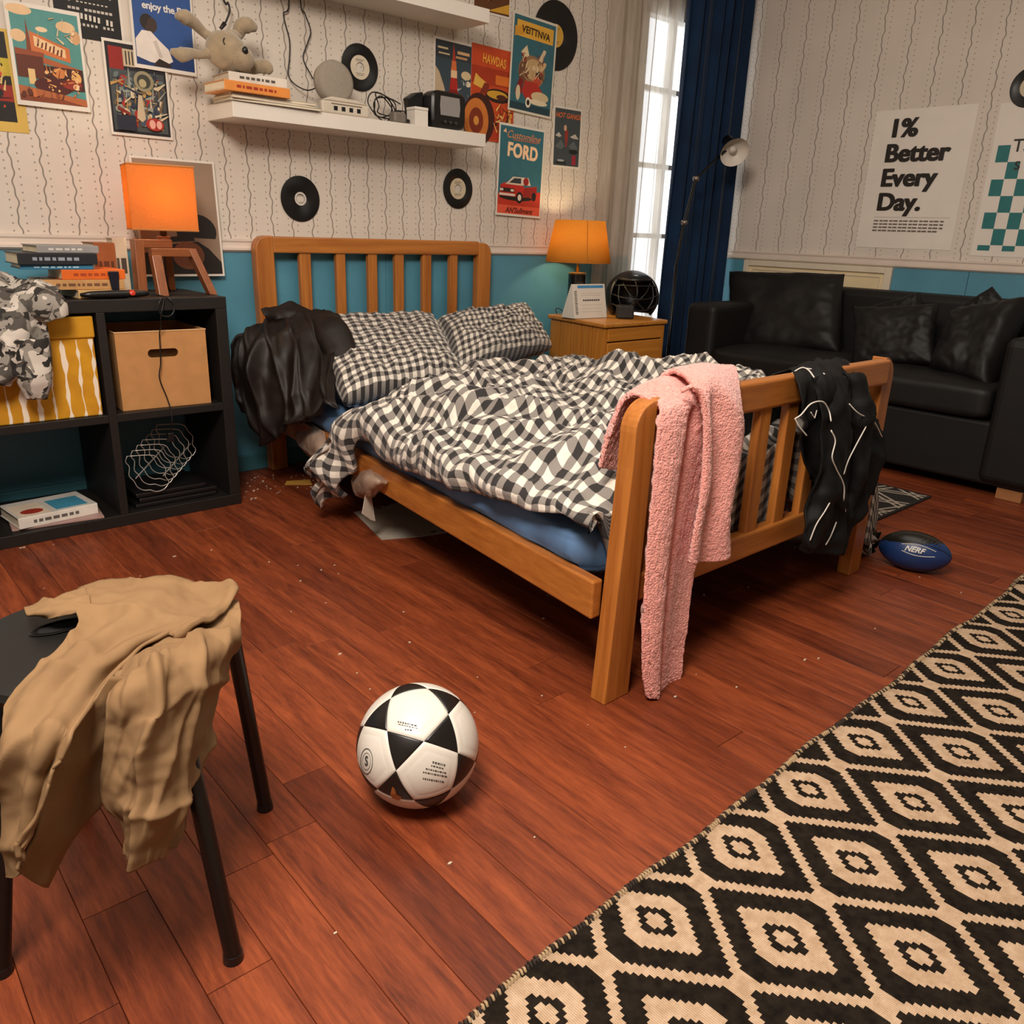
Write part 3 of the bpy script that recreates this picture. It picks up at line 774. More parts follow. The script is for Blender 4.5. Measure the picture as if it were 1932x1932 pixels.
# wire rack leaning in the lower compartment
M_chr = mk('chrome_wire', 'c9c2b8', 0.3, 0.6, var=0.05)
wr = thing('wire_rack', 'chrome wire file rack with wavy hoops in the lower shelf compartment', 'rack', (1.02, 2.98, 0.10))
ctr = Vector((1.0126, 2.9600, 0.1882)); 
for k in range(7):
    o = Vector((0.026 * k - 0.075, 0.022 * k - 0.06, 0.011 * k - 0.035)); c = ctr + o
    pts = [(-0.062, 0.0, 0.062), (0.010, -0.006, 0.055), (0.028, -0.008, 0.030), (0.040, -0.01, 0.012), (0.036, -0.012, -0.012), (0.044, -0.014, -0.030), (0.030, -0.016, -0.048), (0.006, -0.016, -0.054), (-0.012, -0.014, -0.046), (-0.030, -0.012, -0.044), (-0.046, -0.01, -0.032), (-0.054, -0.008, -0.012), (-0.064, -0.004, 0.004), (-0.060, -0.002, 0.030), (-0.068, 0, 0.046), (-0.062, 0.0, 0.062)]
    add('hoop', tube(nb(), spline([c + Vector(p) * 1.18 for p in pts], 60), 0.0016, 6), M_chr, wr, True, smooth=True)
add('spine', tube(nb(), [ctr + Vector((-0.075 - 0.054, -0.06, -0.035 - 0.01)), ctr + Vector((0.081 - 0.054, 0.072, 0.031 - 0.01))], 0.0022, 6), M_chr, wr, True)
add('spine', tube(nb(), [ctr + Vector((-0.075 + 0.036, -0.072, -0.047)), ctr + Vector((0.081 + 0.036, 0.06, 0.019))], 0.0022, 6), M_chr, wr, True)
M_dk = mk('dark_plastic', '121010', 0.35, var=0.2)
for k, (z, dx, dy, ww, dd) in enumerate(((0.0405, 0.0, 0.0, 0.29, 0.26), (0.0565, 0.012, 0.01, 0.28, 0.25), (0.0725, -0.01, 0.02, 0.25, 0.22))):
    o = add('flat_case', box((1.012 - ww/2 + dx, 2.875 + dy, z), (1.012 + ww/2 + dx, 2.875 + dd + dy, z + 0.0155)), M_dk, bevel=0.004)
    tag(o, ['flat black case lying lowest in the stack under the wire rack', 'flat black case in the middle of the stack under the wire rack', 'flat black case on top of the stack under the wire rack'][k], 'case', 'flat black cases under the wire rack')

# ------------------------------------------------------------------ books
M_pages = mk('book_pages', 'd9cbb0', 0.85, var=0.06, vs=30)
def book(label, c, w, d, h, rz, cover, spine=None, group=None, lettering=True, marks='20202a', hard=True):
    """a closed book lying flat: c is the bottom centre; the spine faces the room"""
    t = thing('book', label, 'book', c, rz, group)
    s = spine or cover; e = 0.0025
    add('pages', box((-w/2 + 0.004, -d/2 + 0.004, e), (w/2 - 0.004, d/2 - 0.003, h - e)), M_pages, t)
    add('cover', box((-w/2, -d/2 + 0.002, h - e), (w/2, d/2, h)), cover, t, bevel=0.0008)
    add('cover', box((-w/2, -d/2 + 0.002, 0), (w/2, d/2, e)), cover, t, bevel=0.0008)
    sp = add('spine', box((-w/2, -d/2 - 0.0005, 0), (w/2, -d/2 + 0.0035, h)), s, t, bevel=0.0015)
    if lettering:
        b = nb(); random.seed(int(w * 10000 + h * 777)); x = -w * 0.32
        while x < w * 0.25:
            l = random.uniform(0.006, 0.022)
            bx(b, (x, -d/2 - 0.0010, h * 0.36), (x + l, -d/2 - 0.0004, h * 0.64)); x += l + 0.006
        add('spine_print', b, mk('print_' + marks, marks, 0.6), sp)
    return t
C_ = lambda n, h: mk('cover_' + n, h, 0.45, var=0.12, vs=16)
by = 2.985
GB = 'books stacked on top of the cube shelf'
book('cream paperback at the bottom of the book stack on the shelf top', (0.845, 2.985, 0.7545), 0.150, 0.19, 0.026, 0.05, C_('cream', 'c9a36a'), None, GB, marks='5a3a20')
book('tan paperback second from the bottom of the shelf top stack', (0.800, 2.985, 0.7812), 0.245, 0.17, 0.030, -0.03, C_('tan', 'b98b57'), None, GB, marks='6a4428')
book('bright orange paperback in the middle of the shelf top stack', (0.832, 2.985, 0.8117), 0.190, 0.16, 0.030, 0.02, C_('orange', 'd8641c'), None, GB, marks='a03a10')
book('thin blue book under the black patterned book on the shelf top', (0.735, 2.99, 0.8422), 0.205, 0.16, 0.014, -0.04, C_('blue', '2d6f92'), None, GB, marks='a8c8d8')
book('black book with pale patterned spine near the top of the stack', (0.735, 2.985, 0.8567), 0.225, 0.17, 0.034, 0.0, C_('black', '1b1d22'), None, GB, marks='87909a')
book('grey magazine-like book on the very top of the shelf stack', (0.765, 2.985, 0.8912), 0.180, 0.15, 0.022, 0.06, C_('grey', '8d8a88'), None, GB, marks='c4bfb8')
book('reddish brown book standing behind the orange book stack', (0.918, 3.12, 0.7545), 0.07, 0.10, 0.165, 0.1, C_('rust', '9a5730'), None, GB, marks='5f3018')
book('small pale book on the chair rail side of the lamp', (0.980, 3.13, 0.7545), 0.045, 0.09, 0.180, -0.05, C_('pale', 'cbb79f'), None, GB, marks='4a3a30')
tag(add('dark_clip', prism(nb(), [(-0.017, 0.035), (0.017, 0.035), (0.012, -0.028), (0.004, -0.034), (-0.006, -0.034), (-0.010, -0.026)], Matrix.Translation((0.888, 2.897, 0.802)) @ Matrix.Rotation(PI/2, 4, 'X'), 0.006), mk('navy_plastic', '0d1020', 0.3), bevel=0.002),
    'dark clip hanging in front of the orange book spine', 'clip')
# white book and magazine in the lower compartment
bw = book('thick white book with a printed cover in the bottom left compartment', (0.617, 2.965, 0.0475), 0.245, 0.18, 0.036, 0.10, C_('whitebook', 'b9b4ad'), C_('whitespine', 'd8d2c8'), 'books in the bottom compartment', marks='5b5650')
b = nb()
bx(b, (-0.115, -0.085, 0.0362), (-0.02, 0.05, 0.0366)); add('cover_print', b, C_('sleeve_cream', 'cbb9a4'), bw)
add('cover_print', bx(nb(), (0.0, -0.07, 0.0362), (0.10, 0.04, 0.0366)), C_('sleeve_blue', '3b7f99'), bw)
add('cover_print', prism(nb(), [(0.034 * math.cos(a) - 0.065, 0.026 * math.sin(a) - 0.04) for a in [2 * PI * k / 20 for k in range(20)]], Matrix.Translation((0, 0, 0.0366)), 0.0003), C_('sleeve_red', '8e2c1c'), bw)
book('thin pinkish magazine under the white book in the bottom compartment', (0.63, 2.955, 0.0405), 0.27, 0.19, 0.0068, -0.12, C_('pinkmag', '9f7f78'), None, 'books in the bottom compartment', lettering=False)

# ------------------------------------------------------------------ wooden table lamp with a square shade
def shade_material(name, hexc, warm, trans=0.65):
    g = G(name); v = g.coord('Object'); n1 = g.noise(v, 320, 3, 0.7)
    c = g.ramp(n1, [(0.3, tuple(x * 0.82 for x in lin(hexc)[:3]) + (1,)), (0.7, lin(hexc))])
    d = g.n('BsdfDiffuse', {0: c}); t = g.n('BsdfTranslucent', {0: c}); m = g.n('MixShader', {0: trans, 1: d.outputs[0], 2: t.outputs[0]})
    g.t.links.new(m.outputs[0], g.out.inputs[0]); return g.m
def bulb(name, loc, power, col, rad=0.03):
    l = bpy.data.lights.new(name, 'POINT'); l.energy = power; l.color = col; l.shadow_soft_size = rad
    o = bpy.data.objects.new(name, l); COL.objects.link(o); o.location = loc; return o
WL = wood('lamp_wood_z', '6e3a1c', '9a5a30', 'z'); WLX = wood('lamp_wood_x', '6e3a1c', '9a5a30', 'x')
lp = thing('table_lamp', 'table lamp with square orange shade and slab wood legs', 'lamp', (1.11, 3.02, 0.7545))
M_sh1 = shade_material('orange_linen_shade', 'efac62', 1)
b = nb(); sx, sy_, z0, z1 = 0.104, 0.075, 0.966, 1.168; MR = Matrix.Translation((1.108, 3.03, 0)) @ Matrix.Rotation(math.radians(-12), 4, 'Z')
def ring4(z, sx, sy_): return [b.verts.new(MR @ Vector(p)) for p in ((-sx, -sy_, z), (sx, -sy_, z), (sx, sy_, z), (-sx, sy_, z))]
A, B = ring4(z0, sx, sy_), ring4(z1, sx, sy_)
for i in range(4): b.faces.new((A[i], A[(i+1) % 4], B[(i+1) % 4], B[i]))
add('lamp_shade', b, M_sh1, lp, True, solid=0.002)
M_trimo = mk('shade_binding', 'c07838', 0.8)
for z in (z0, z1):
    add('shade_binding', tube(nb(), [MR @ Vector(p) for p in ((-sx, -sy_, z), (sx, -sy_, z), (sx, sy_, z), (-sx, sy_, z))], 0.0035, 6, closed=True), M_trimo, lp, True)
def slab_leg(p0, p1, w, d):
    """a board standing from p0 (foot) to p1 (top)"""
    p0, p1 = Vector(p0), Vector(p1)
    f = lambda p: [p + Vector(q) for q in ((-w/2, -d/2, 0), (w/2, -d/2, 0), (w/2, d/2, 0), (-w/2, d/2, 0))]
    return hexa(nb(), f(p0), f(p1))
add('leg', slab_leg((1.000, 2.99, 0.7547), (1.010, 3.01, 0.930), 0.030, 0.05), WL, lp, True, bevel=0.002)
add('leg', slab_leg((1.048, 2.925, 0.7547), (1.050, 2.965, 0.885), 0.032, 0.035), WL, lp, True, bevel=0.002)
add('leg', slab_leg((1.225, 2.94, 0.7547), (1.180, 2.985, 0.905), 0.026, 0.04), WL, lp, True, bevel=0.002)
add('leg', slab_leg((1.16, 3.15, 0.7547), (1.13, 3.08, 0.905), 0.026, 0.035), WL, lp, True, bevel=0.002)
add('crossbar', box((0.995, 2.985, 0.908), (1.120, 3.035, 0.934)), WLX, lp, True, bevel=0.002)
add('crossbar', box((1.040, 2.965, 0.880), (1.195, 3.000, 0.907)), WLX, lp, True, bevel=0.002)
add('hub', cyl(nb(), (1.105, 3.02, 0.895), (1.105, 3.02, 0.945), 0.022, seg=24), WL, lp, True, smooth=False, bevel=0.002)
add('socket', lathe(nb(), [(0.006, 0.945), (0.012, 0.948), (0.012, 0.985), (0.015, 0.988), (0.015, 1.01)], 20, Matrix.Translation((1.105, 3.02, 0))), mk('brass_dark', '4a3a2a', 0.4, 0.6), lp, True, smooth=True)
gb = G('warm_bulb'); em = gb.n('Emission', {0: (1, 0.62, 0.25, 1), 1: 9.0}); gb.t.links.new(em.outputs[0], gb.out.inputs[0])
add('bulb', lathe(nb(), [(0.001, 1.01), (0.012, 1.015), (0.024, 1.04), (0.028, 1.06), (0.022, 1.08), (0.001, 1.09)], 20, Matrix.Translation((1.105, 3.02, 0))), gb.m, lp, True, smooth=True)
add('cord', tube(nb(), spline([(1.105, 3.03, 0.90), (1.115, 3.06, 0.80), (1.135, 3.09, 0.759), (1.17, 3.14, 0.757), (1.20, 3.20, 0.757)], 30), 0.0025, 6), M_dk, lp, True, smooth=True)
bulb('table_lamp_light', (1.108, 3.025, 1.065), 5.6, (1.0, 0.86, 0.60), 0.035)

# leaning print behind the lamp
ph = thing('framed_print', 'white bordered photo print of a person in a cap leaning behind the lamp', 'picture', (1.242, 3.225, 0.7545))
PM = Matrix.Translation((1.242, 3.214, 0.80)) @ Matrix.Rotation(math.radians(-3.2), 4, 'X') @ Matrix(((1, 0, 0, 0), (0, 0, -1, 0), (0, 1, 0, 0), (0, 0, 0, 1)))
M_white = mk('white_card', 'd9d2c6', 0.6, var=0.03)
ph.location = (1.242, 3.214, 0.797)
def flat(pts, z, M=PM): return prism(nb(), pts, M @ Matrix.Translation((0, 0, z)), 0.0004)
def el(cx, cy, rx, ry, n=26, a0=0, a1=2*PI): return [(cx + rx * math.cos(a0 + (a1-a0) * k / n), cy + ry * math.sin(a0 + (a1-a0) * k / n)) for k in range(n if a1 - a0 > 6.2 else n + 1)]
add('card', prism(nb(), [(-0.153, 0), (0.153, 0), (0.153, 0.41), (-0.153, 0.41)], PM, 0.004), M_white, ph, True)
add('print', flat([(-0.145, 0.008), (0.145, 0.008), (0.145, 0.402), (-0.145, 0.402)], 0.004), mk('print_taupe', '8d7763', 0.5, var=0.1, vs=3), ph, True)
add('print', flat([(-0.145, 0.008), (0.145, 0.008), (0.145, 0.05), (0.10, 0.10), (0.06, 0.125), (0.0, 0.12), (-0.06, 0.11), (-0.145, 0.08)], 0.0046), mk('print_dark', '1c1512', 0.5), ph, True)
add('print', flat(el(0.02, 0.075, 0.06, 0.05), 0.0052), mk('print_skin', '7b4a2e', 0.5), ph, True)
add('print', flat(el(0.06, 0.16, 0.075, 0.062, 30, -0.4, PI + 0.3), 0.0058), mk('print_dark', '1c1512', 0.5), ph, True)
add('print', flat([(-0.075, 0.135), (0.04, 0.150), (0.05, 0.128), (-0.06, 0.122)], 0.0064), mk('print_dark', '1c1512', 0.5), ph, True)

# hair iron and its cable
hi = thing('hair_iron', 'black hair iron with a red button lying on the shelf edge', 'hair iron', (0.88, 2.865, 0.7545))
p0, p1 = Vector((0.775, 2.868, 0.768)), Vector((0.985, 2.878, 0.768))
add('body', tube(nb(), [p0, p0.lerp(p1, 0.15), p0.lerp(p1, 0.5), p0.lerp(p1, 0.8), p0.lerp(p1, 0.95), p1], [0.005, 0.0105, 0.0132, 0.0125, 0.010, 0.006], 16), M_dk, hi, True, smooth=True)
add('button', lathe(nb(), [(0.0001, 0.003), (0.008, 0.0025), (0.010, 0)], 16, Matrix.Translation(p0.lerp(p1, 0.74) + Vector((0, -0.012, 0.004))) @ Matrix.Rotation(PI/2 - 0.4, 4, 'X')), mk('red_plastic', 'b5301c', 0.3), hi, True, smooth=True)
cab = [(0.985, 2.878, 0.768), (1.01, 2.86, 0.764), (1.035, 2.833, 0.752), (1.047, 2.826, 0.728), (1.035, 2.824, 0.702), (1.010, 2.824, 0.698), (0.995, 2.825, 0.715), (0.999, 2.826, 0.742), (1.015, 2.83, 0.756), (1.012, 2.828, 0.735), (1.000, 2.826, 0.70), (1.000, 2.838, 0.665), (1.002, 2.862, 0.635), (0.998, 2.858, 0.59), (0.994, 2.857, 0.54), (0.985, 2.856, 0.49), (1.000, 2.853, 0.43), (1.006, 2.842, 0.385), (1.004, 2.833, 0.34), (1.000, 2.85, 0.30)]
add('cable', tube(nb(), spline(cab, 140), 0.0022, 6), M_dk, hi, True, smooth=True)
add('plug', box((0.990, 2.842, 0.268), (1.010, 2.864, 0.302)), M_dk, hi, True, bevel=0.003)

# =================================================================== NIGHTSTAND
NX = wood('night_wood_x', 'a8661f', 'cf8b38', 'x'); NZ = wood('night_wood_z', 'a8661f', 'cc8836', 'z'); NY = wood('night_wood_y', 'a8661f', 'd0903e', 'y')
ns = thing('nightstand', 'honey pine nightstand with drawers beside the bed', 'nightstand', (3.28, 2.95, 0))
SN = 0.17
def nbx(x0, y0, z0, x1, y1, z1):
    q = lambda x, y: x + SN * (y - 2.70)
    lo = [(q(x0, y0), y0, z0), (q(x1, y0), y0, z0), (q(x1, y1), y1, z0), (q(x0, y1), y1, z0)]
    return hexa(nb(), lo, [(a, c, z1) for a, c, _ in lo])
add('top', nbx(3.038, 2.688, 0.574, 3.527, 3.168, 0.596), NY, ns, True, bevel=0.007, seg=3)
for k in range(5):
    ya = 2.71 + k * 0.089
    add('side_board', nbx(3.052, ya + 0.0030, 0.02, 3.066, ya + 0.0860, 0.572), NZ, ns, True, bevel=0.0025)
add('side_panel', nbx(3.500, 2.71, 0.02, 3.514, 3.155, 0.572), NZ, ns, True)
add('back_panel', nbx(3.068, 3.145, 0.02, 3.498, 3.155, 0.572), NX, ns, True)
add('plinth', nbx(3.06, 2.715, 0.0, 3.505, 3.145, 0.0195), NX, ns, True)
add('front_stile', nbx(3.052, 2.700, 0.02, 3.074, 2.7095, 0.572), NZ, ns, True, bevel=0.002)
add('front_stile', nbx(3.492, 2.700, 0.02, 3.514, 2.7095, 0.572), NZ, ns, True, bevel=0.002)
for za, zb in ((0.506, 0.570), (0.366, 0.500), (0.196, 0.360), (0.026, 0.190)):
    dr = add('drawer', nbx(3.076, 2.697, za, 3.490, 2.76, zb), NX, ns, True, bevel=0.004)
    if zb < 0.55:
        zc = (za + zb) / 2 + 0.02
        pts = [(-0.052, 0.014), (0.052, 0.014)] + [(0.052 * math.cos(a), 0.014 - 0.030 * math.sin(a)) for a in [PI * k / 12 for k in range(1, 12)]]
        add('handle', prism(nb(), pts, Matrix.Translation((3.283, 2.6965, zc)) @ Matrix.Rotation(PI/2, 4, 'X'), 0.012), mk('dark_bronze', '1e1712', 0.4, 0.5), dr, True, bevel=0.004)

# nightstand lamp
nl = thing('bedside_lamp', 'bedside lamp with tapered yellow orange shade and black base', 'lamp', (3.215, 3.06, 0.5965))
M_sh2 = shade_material('yellow_paper_shade', 'fac25c', 1)
T = Matrix.Translation((3.215, 3.06, 0))
add('lamp_shade', lathe(nb(), [(0.167, 0.864), (0.126, 1.066)], 48, T), M_sh2, nl, True, smooth=True, solid=0.0015)
add('shade_seam', tube(nb(), [(3.215 - 0.085, 3.06 - 0.1445, 0.864), (3.215 - 0.064, 3.06 - 0.1095, 1.066)], 0.0016, 5), mk('seam_tape', 'b06a1c', 0.8), nl, True)
add('shade_ring', tube(nb(), [(3.215 + 0.167 * math.cos(2*PI*k/48), 3.06 + 0.167 * math.sin(2*PI*k/48), 0.864) for k in range(48)], 0.002, 5, closed=True), mk('seam_tape', 'b06a1c', 0.8), nl, True)
add('stem', cyl(nb(), (3.215, 3.06, 0.80), (3.215, 3.06, 0.93), 0.0075, seg=16), mk('brass', 'b98a4a', 0.3, 0.8), nl, True, smooth=True)
add('base', lathe(nb(), [(0.001, 0.5967), (0.043, 0.5967), (0.046, 0.600), (0.046, 0.802), (0.043, 0.806), (0.001, 0.806)], 32, T), mk('gloss_black', '0c0a09', 0.2), nl, True, smooth=True, auto=0.6)
add('base_cap', lathe(nb(), [(0.008, 0.806), (0.046, 0.806), (0.046, 0.812), (0.008, 0.814)], 32, T), mk('brass', 'b98a4a', 0.3, 0.8), nl, True)
add('bulb', lathe(nb(), [(0.001, 0.93), (0.012, 0.935), (0.026, 0.96), (0.029, 0.98), (0.022, 1.0), (0.001, 1.008)], 20, T), gb.m, nl, True, smooth=True)
add('cord', tube(nb(), spline([(3.20, 3.09, 0.60), (3.165, 3.085, 0.605), (3.135, 3.10, 0.63), (3.125, 3.115, 0.625), (3.14, 3.12, 0.60)], 30), 0.0022, 6), M_dk, nl, True, smooth=True)
bulb('bedside_lamp_light', (3.215, 3.06, 0.975), 12.0, (1.0, 0.78, 0.46), 0.035)

# desk calendar
ca = thing('desk_calendar', 'white tent desk calendar with blue header on the nightstand', 'calendar', (3.17, 2.94, 0.5965))
A0, B0, T0 = Vector((3.068, 2.925, 0.597)), Vector((3.288, 2.905, 0.597)), None
u = (B0 - A0).normalized(); hgt = 0.165; back = Vector((-u.y, u.x, 0))
if back.y < 0: back = -back
Wc = (B0 - A0).length
def calM(): 
    upv = (Vector((0, 0, 1)) * hgt + back * 0.035).normalized()
    n_ = u.cross(upv); 
    return Matrix(((u.x, upv.x, n_.x, A0.x), (u.y, upv.y, n_.y, A0.y), (u.z, upv.z, n_.z, A0.z), (0, 0, 0, 1)))
MC = calM(); hh = (Vector((0, 0, hgt)) + back * 0.035).length
add('stand', hexa(nb(), [A0 + back * 0.003, B0 + back * 0.003, B0 + back * 0.10, A0 + back * 0.10], [A0 + back * 0.034 + Vector((0, 0, hgt)), B0 + back * 0.034 + Vector((0, 0, hgt)), B0 + back * 0.038 + Vector((0, 0, hgt)), A0 + back * 0.038 + Vector((0, 0, hgt))]), M_white, ca, True)
add('page', prism(nb(), [(0, 0), (Wc, 0), (Wc, hh), (0, hh)], MC, 0.003), M_white, ca, True)
M_ink = mk('grey_ink', '4a463f', 0.7); M_bluei = mk('blue_ink', '3d86b8', 0.6); M_lt = mk('light_ink', 'b9b0a2', 0.7)
add('header', prism(nb(), [(Wc*0.16, hh*0.88), (Wc*0.95, hh*0.88), (Wc*0.95, hh*0.96), (Wc*0.16, hh*0.96)], MC @ Matrix.Translation((0, 0, 0.003)), 0.0004), M_bluei, ca, True)
b = nb(); random.seed(8)
for j in range(14):
    prism(b, [(Wc*0.05, hh*(0.12+j*0.05)), (Wc*random.uniform(0.11, 0.14), hh*(0.12+j*0.05)), (Wc*0.13, hh*(0.145+j*0.05)), (Wc*0.05, hh*(0.145+j*0.05))], MC @ Matrix.Translation((0, 0, 0.003)), 0.0004)
x = 0.30
while x < 0.8: prism(b, [(Wc*x, hh*0.50), (Wc*(x+0.05), hh*0.50), (Wc*(x+0.05), hh*0.55), (Wc*x, hh*0.55)], MC @ Matrix.Translation((0, 0, 0.003)), 0.0004); x += 0.065
add('lettering', b, M_ink, ca, True)
b = nb()
for j in (0.18, 0.28, 0.38, 0.66, 0.72): prism(b, [(Wc*0.24, hh*j), (Wc*0.86, hh*j), (Wc*0.86, hh*(j+0.012)), (Wc*0.24, hh*(j+0.012))], MC @ Matrix.Translation((0, 0, 0.003)), 0.0004)
add('ruled_lines', b, M_lt, ca, True)

# catcher-style helmet with cage, and a small black speaker
he = thing('sports_helmet', 'black sports helmet with a face cage on the nightstand', 'helmet', (3.5087, 2.9278, 0.5968))
hc = Vector((3.5320, 2.9500, 0.6913)); fwd = Vector((-0.66, -0.75, 0)); rt = Vector((0.75, -0.66, 0))
rows = []
for j in range(18):
    ph_ = -0.72 + j / 17 * (PI/2 + 0.72); r = []
    for i in range(33):
        th = math.radians(62) + i / 32 * math.radians(236)
        rad = Vector((0.138, 0.168, 0.130))
        d = fwd * math.cos(th) * math.cos(PI/2 - ph_ - 0.0 if False else ph_) * rad.y + rt * math.sin(th) * math.cos(ph_) * rad.x + Vector((0, 0, 1)) * math.sin(ph_) * rad.z
        r.append(hc + d)
    rows.append(r)
M_hel = mk('matte_black_shell', '0d0c0c', 0.35, var=0.15)
add('shell', grid_mesh('h', rows), M_hel, he, True, smooth=True, solid=0.012)
# brow and crown front
rows = []
for j in range(10):
    ph_ = math.radians(42) + j / 9 * math.radians(48); r = []
    for i in range(21):
        th = math.radians(-64) + i / 20 * math.radians(128)
        r.append(hc + fwd * math.cos(th) * math.cos(ph_) * 0.168 + rt * math.sin(th) * math.cos(ph_) * 0.138 + Vector((0, 0, 1)) * math.sin(ph_) * 0.130)
    rows.append(r)
add('brow', grid_mesh('h', rows), M_hel, he, True, smooth=True, solid=0.014)
b = nb()
def fp(a, e): 
    th, ph_ = math.radians(a), math.radians(e)
    return hc + fwd * math.cos(th) * math.cos(ph_) * 0.182 + rt * math.sin(th) * math.cos(ph_) * 0.140 + Vector((0, 0, 1)) * math.sin(ph_) * 0.130
for pts in ([(-60, 28), (-30, 30), (0, 30), (30, 30), (60, 28)], [(-62, 8), (-30, 2), (0, 0), (30, 2), (62, 8)], [(-60, -14), (-30, -24), (0, -28), (30, -24), (60, -14)], [(-4, 42), (0, 14), (-6, -28)], [(-38, 36), (-14, 8), (24, -26)], [(40, 36), (14, 8), (-26, -26)], [(-46, 32), (-40, 0), (-30, -24)], [(46, 32), (40, 0), (30, -24)]):
    tube(b, spline([fp(a, e) for a, e in pts], 16), 0.0042, 6)
add('face_cage', b, M_dk, he, True, smooth=True)
add('maker_plate', tube(nb(), [fp(-8, 58) + Vector((0, 0, 0.004)), fp(6, 58) + Vector((0, 0, 0.004))], 0.003, 6), mk('plate_white', 'e0dcd4', 0.4), he, True)
he.location.z = 0.5968
sp_ = thing('small_speaker', 'small black cube speaker in front of the helmet', 'speaker', (3.3367, 2.8249, 0.5968), math.radians(-38))
add('body', box((-0.043, -0.03, 0.0), (0.043, 0.03, 0.068)), mk('speaker_black', '171615', 0.55), sp_, bevel=0.009, seg=3)
b = nb()
for k in range(9): bx(b, (-0.034 + k * 0.0078, -0.0315, 0.010), (-0.031 + k * 0.0078, -0.0302, 0.058))
add('grille', b, mk('grille_grey', '33302d', 0.5), sp_)

# =================================================================== SOFA
M_lea = mk('black_leather', '100e0d', 0.6, var=0.2, vs=6, bump=0.06, bs=200, bd=0.001, **{'Specular IOR Level': 0.35})
M_lea2 = mk('black_leather_cushion', '110f0e', 0.56, var=0.2, vs=7, bump=0.06, bs=200, bd=0.001, **{'Specular IOR Level': 0.35})
so = thing('sofa', 'black leather two seat sofa along the right wall', 'sofa', (4.15, 1.85, 0))
add('base', box((3.755, 0.97, 0.05), (4.50, 2.745, 0.315)), M_lea, so, True, bevel=0.015, seg=3)
add('backrest', box((4.36, 0.98, 0.3155), (4.555, 2.735, 0.775)), M_lea, so, True, bevel=0.035, seg=4)
add('arm', box((3.75, 2.565, 0.3155), (4.359, 2.75, 0.675)), M_lea, so, True, bevel=0.035, seg=4)
add('arm', box((3.735, 0.93, 0.06), (4.359, 1.16, 0.665)), M_lea, so, True, bevel=0.035, seg=4)
def soft_block(lo, hi, seed, puff=0.02):
    bm = box(lo, hi); bmesh.ops.subdivide_edges(bm, edges=bm.edges[:], cuts=14, use_grid_fill=True)
    c = (Vector(lo) + Vector(hi)) / 2; h = (Vector(hi) - Vector(lo)) / 2
    for v in bm.verts:
        q = Vector(((v.co.x - c.x) / h.x, (v.co.y - c.y) / h.y, (v.co.z - c.z) / h.z)); r = min(h) * 0.45
        i = Vector([max(-1 + r / h[k], min(1 - r / h[k], q[k])) * h[k] for k in range(3)]); d = v.co - c - i
        if d.length > 1e-6: v.co = c + i + d.normalized() * r
        k = (1 - q.x ** 4) * (1 - q.y ** 4)
        v.co.z += puff * k * (1 if q.z > 0 else 0) + 0.006 * fbm((v.co.x * 6 + seed, v.co.y * 6, v.co.z * 6), 3)
    for f in bm.faces: f.smooth = True
    return bm
add('seat_cushion', soft_block((3.725, 1.165, 0.318), (4.355, 1.862, 0.455), 1), M_lea2, so, True)
add('seat_cushion', soft_block((3.735, 1.868, 0.318), (4.355, 2.560, 0.455), 5), M_lea2, so, True)
for x, y in ((3.80, 1.03), (3.80, 2.66), (4.42, 1.03), (4.42, 2.66)):
    add('foot', box((x - 0.03, y - 0.05, 0.0), (x + 0.03, y + 0.05, 0.0498)), wood('foot_wood', '8a5c36', 'a8744a', 'y'), so, True, bevel=0.003)
def cushion(label, c4, th, seed, **kw):
    o = add('sofa_cushion', pillow('c', c4, th, None, 40, seed, 0.004, (-1, 0, 0), **kw), M_lea2, smooth=True)
    return tag(o, label, 'cushion', 'loose black cushions on the sofa')
cushion('large black leather cushion at the window end of the sofa', ((4.3000, 2.8710, 0.8237), (4.3000, 2.1639, 0.8494), (4.1000, 2.0129, 0.4658), (4.1000, 2.6809, 0.3754)), 0.17, 3, pinch=0.04)
cushion('small square black cushion in the middle of the sofa', ((4.1000, 1.9979, 0.7045), (4.1000, 1.5807, 0.7542), (3.9800, 1.4948, 0.4866), (3.9800, 1.8922, 0.4114)), 0.11, 9, pinch=0.08)
cushion('black cushion half hidden behind the small middle cushion', ((4.2700, 1.9911, 0.6998), (4.2700, 1.7480, 0.7886), (4.2000, 1.6404, 0.5772), (4.2000, 1.8933, 0.4955)), 0.09, 14, pinch=0.05)
cushion('large slumped black cushion against the near sofa arm', ((4.1600, 1.5352, 0.7178), (4.0600, 1.2021, 0.8127), (3.8400, 1.2090, 0.4291), (3.9600, 1.5195, 0.4606)), 0.17, 21, pinch=0.06)
cushion('black cushion corner poking up behind the slumped cushion', ((4.3100, 1.6138, 0.7006), (4.3100, 1.4459, 0.8359), (4.2800, 1.2641, 0.6863), (4.2400, 1.4319, 0.5248)), 0.07, 27, pinch=0.03)

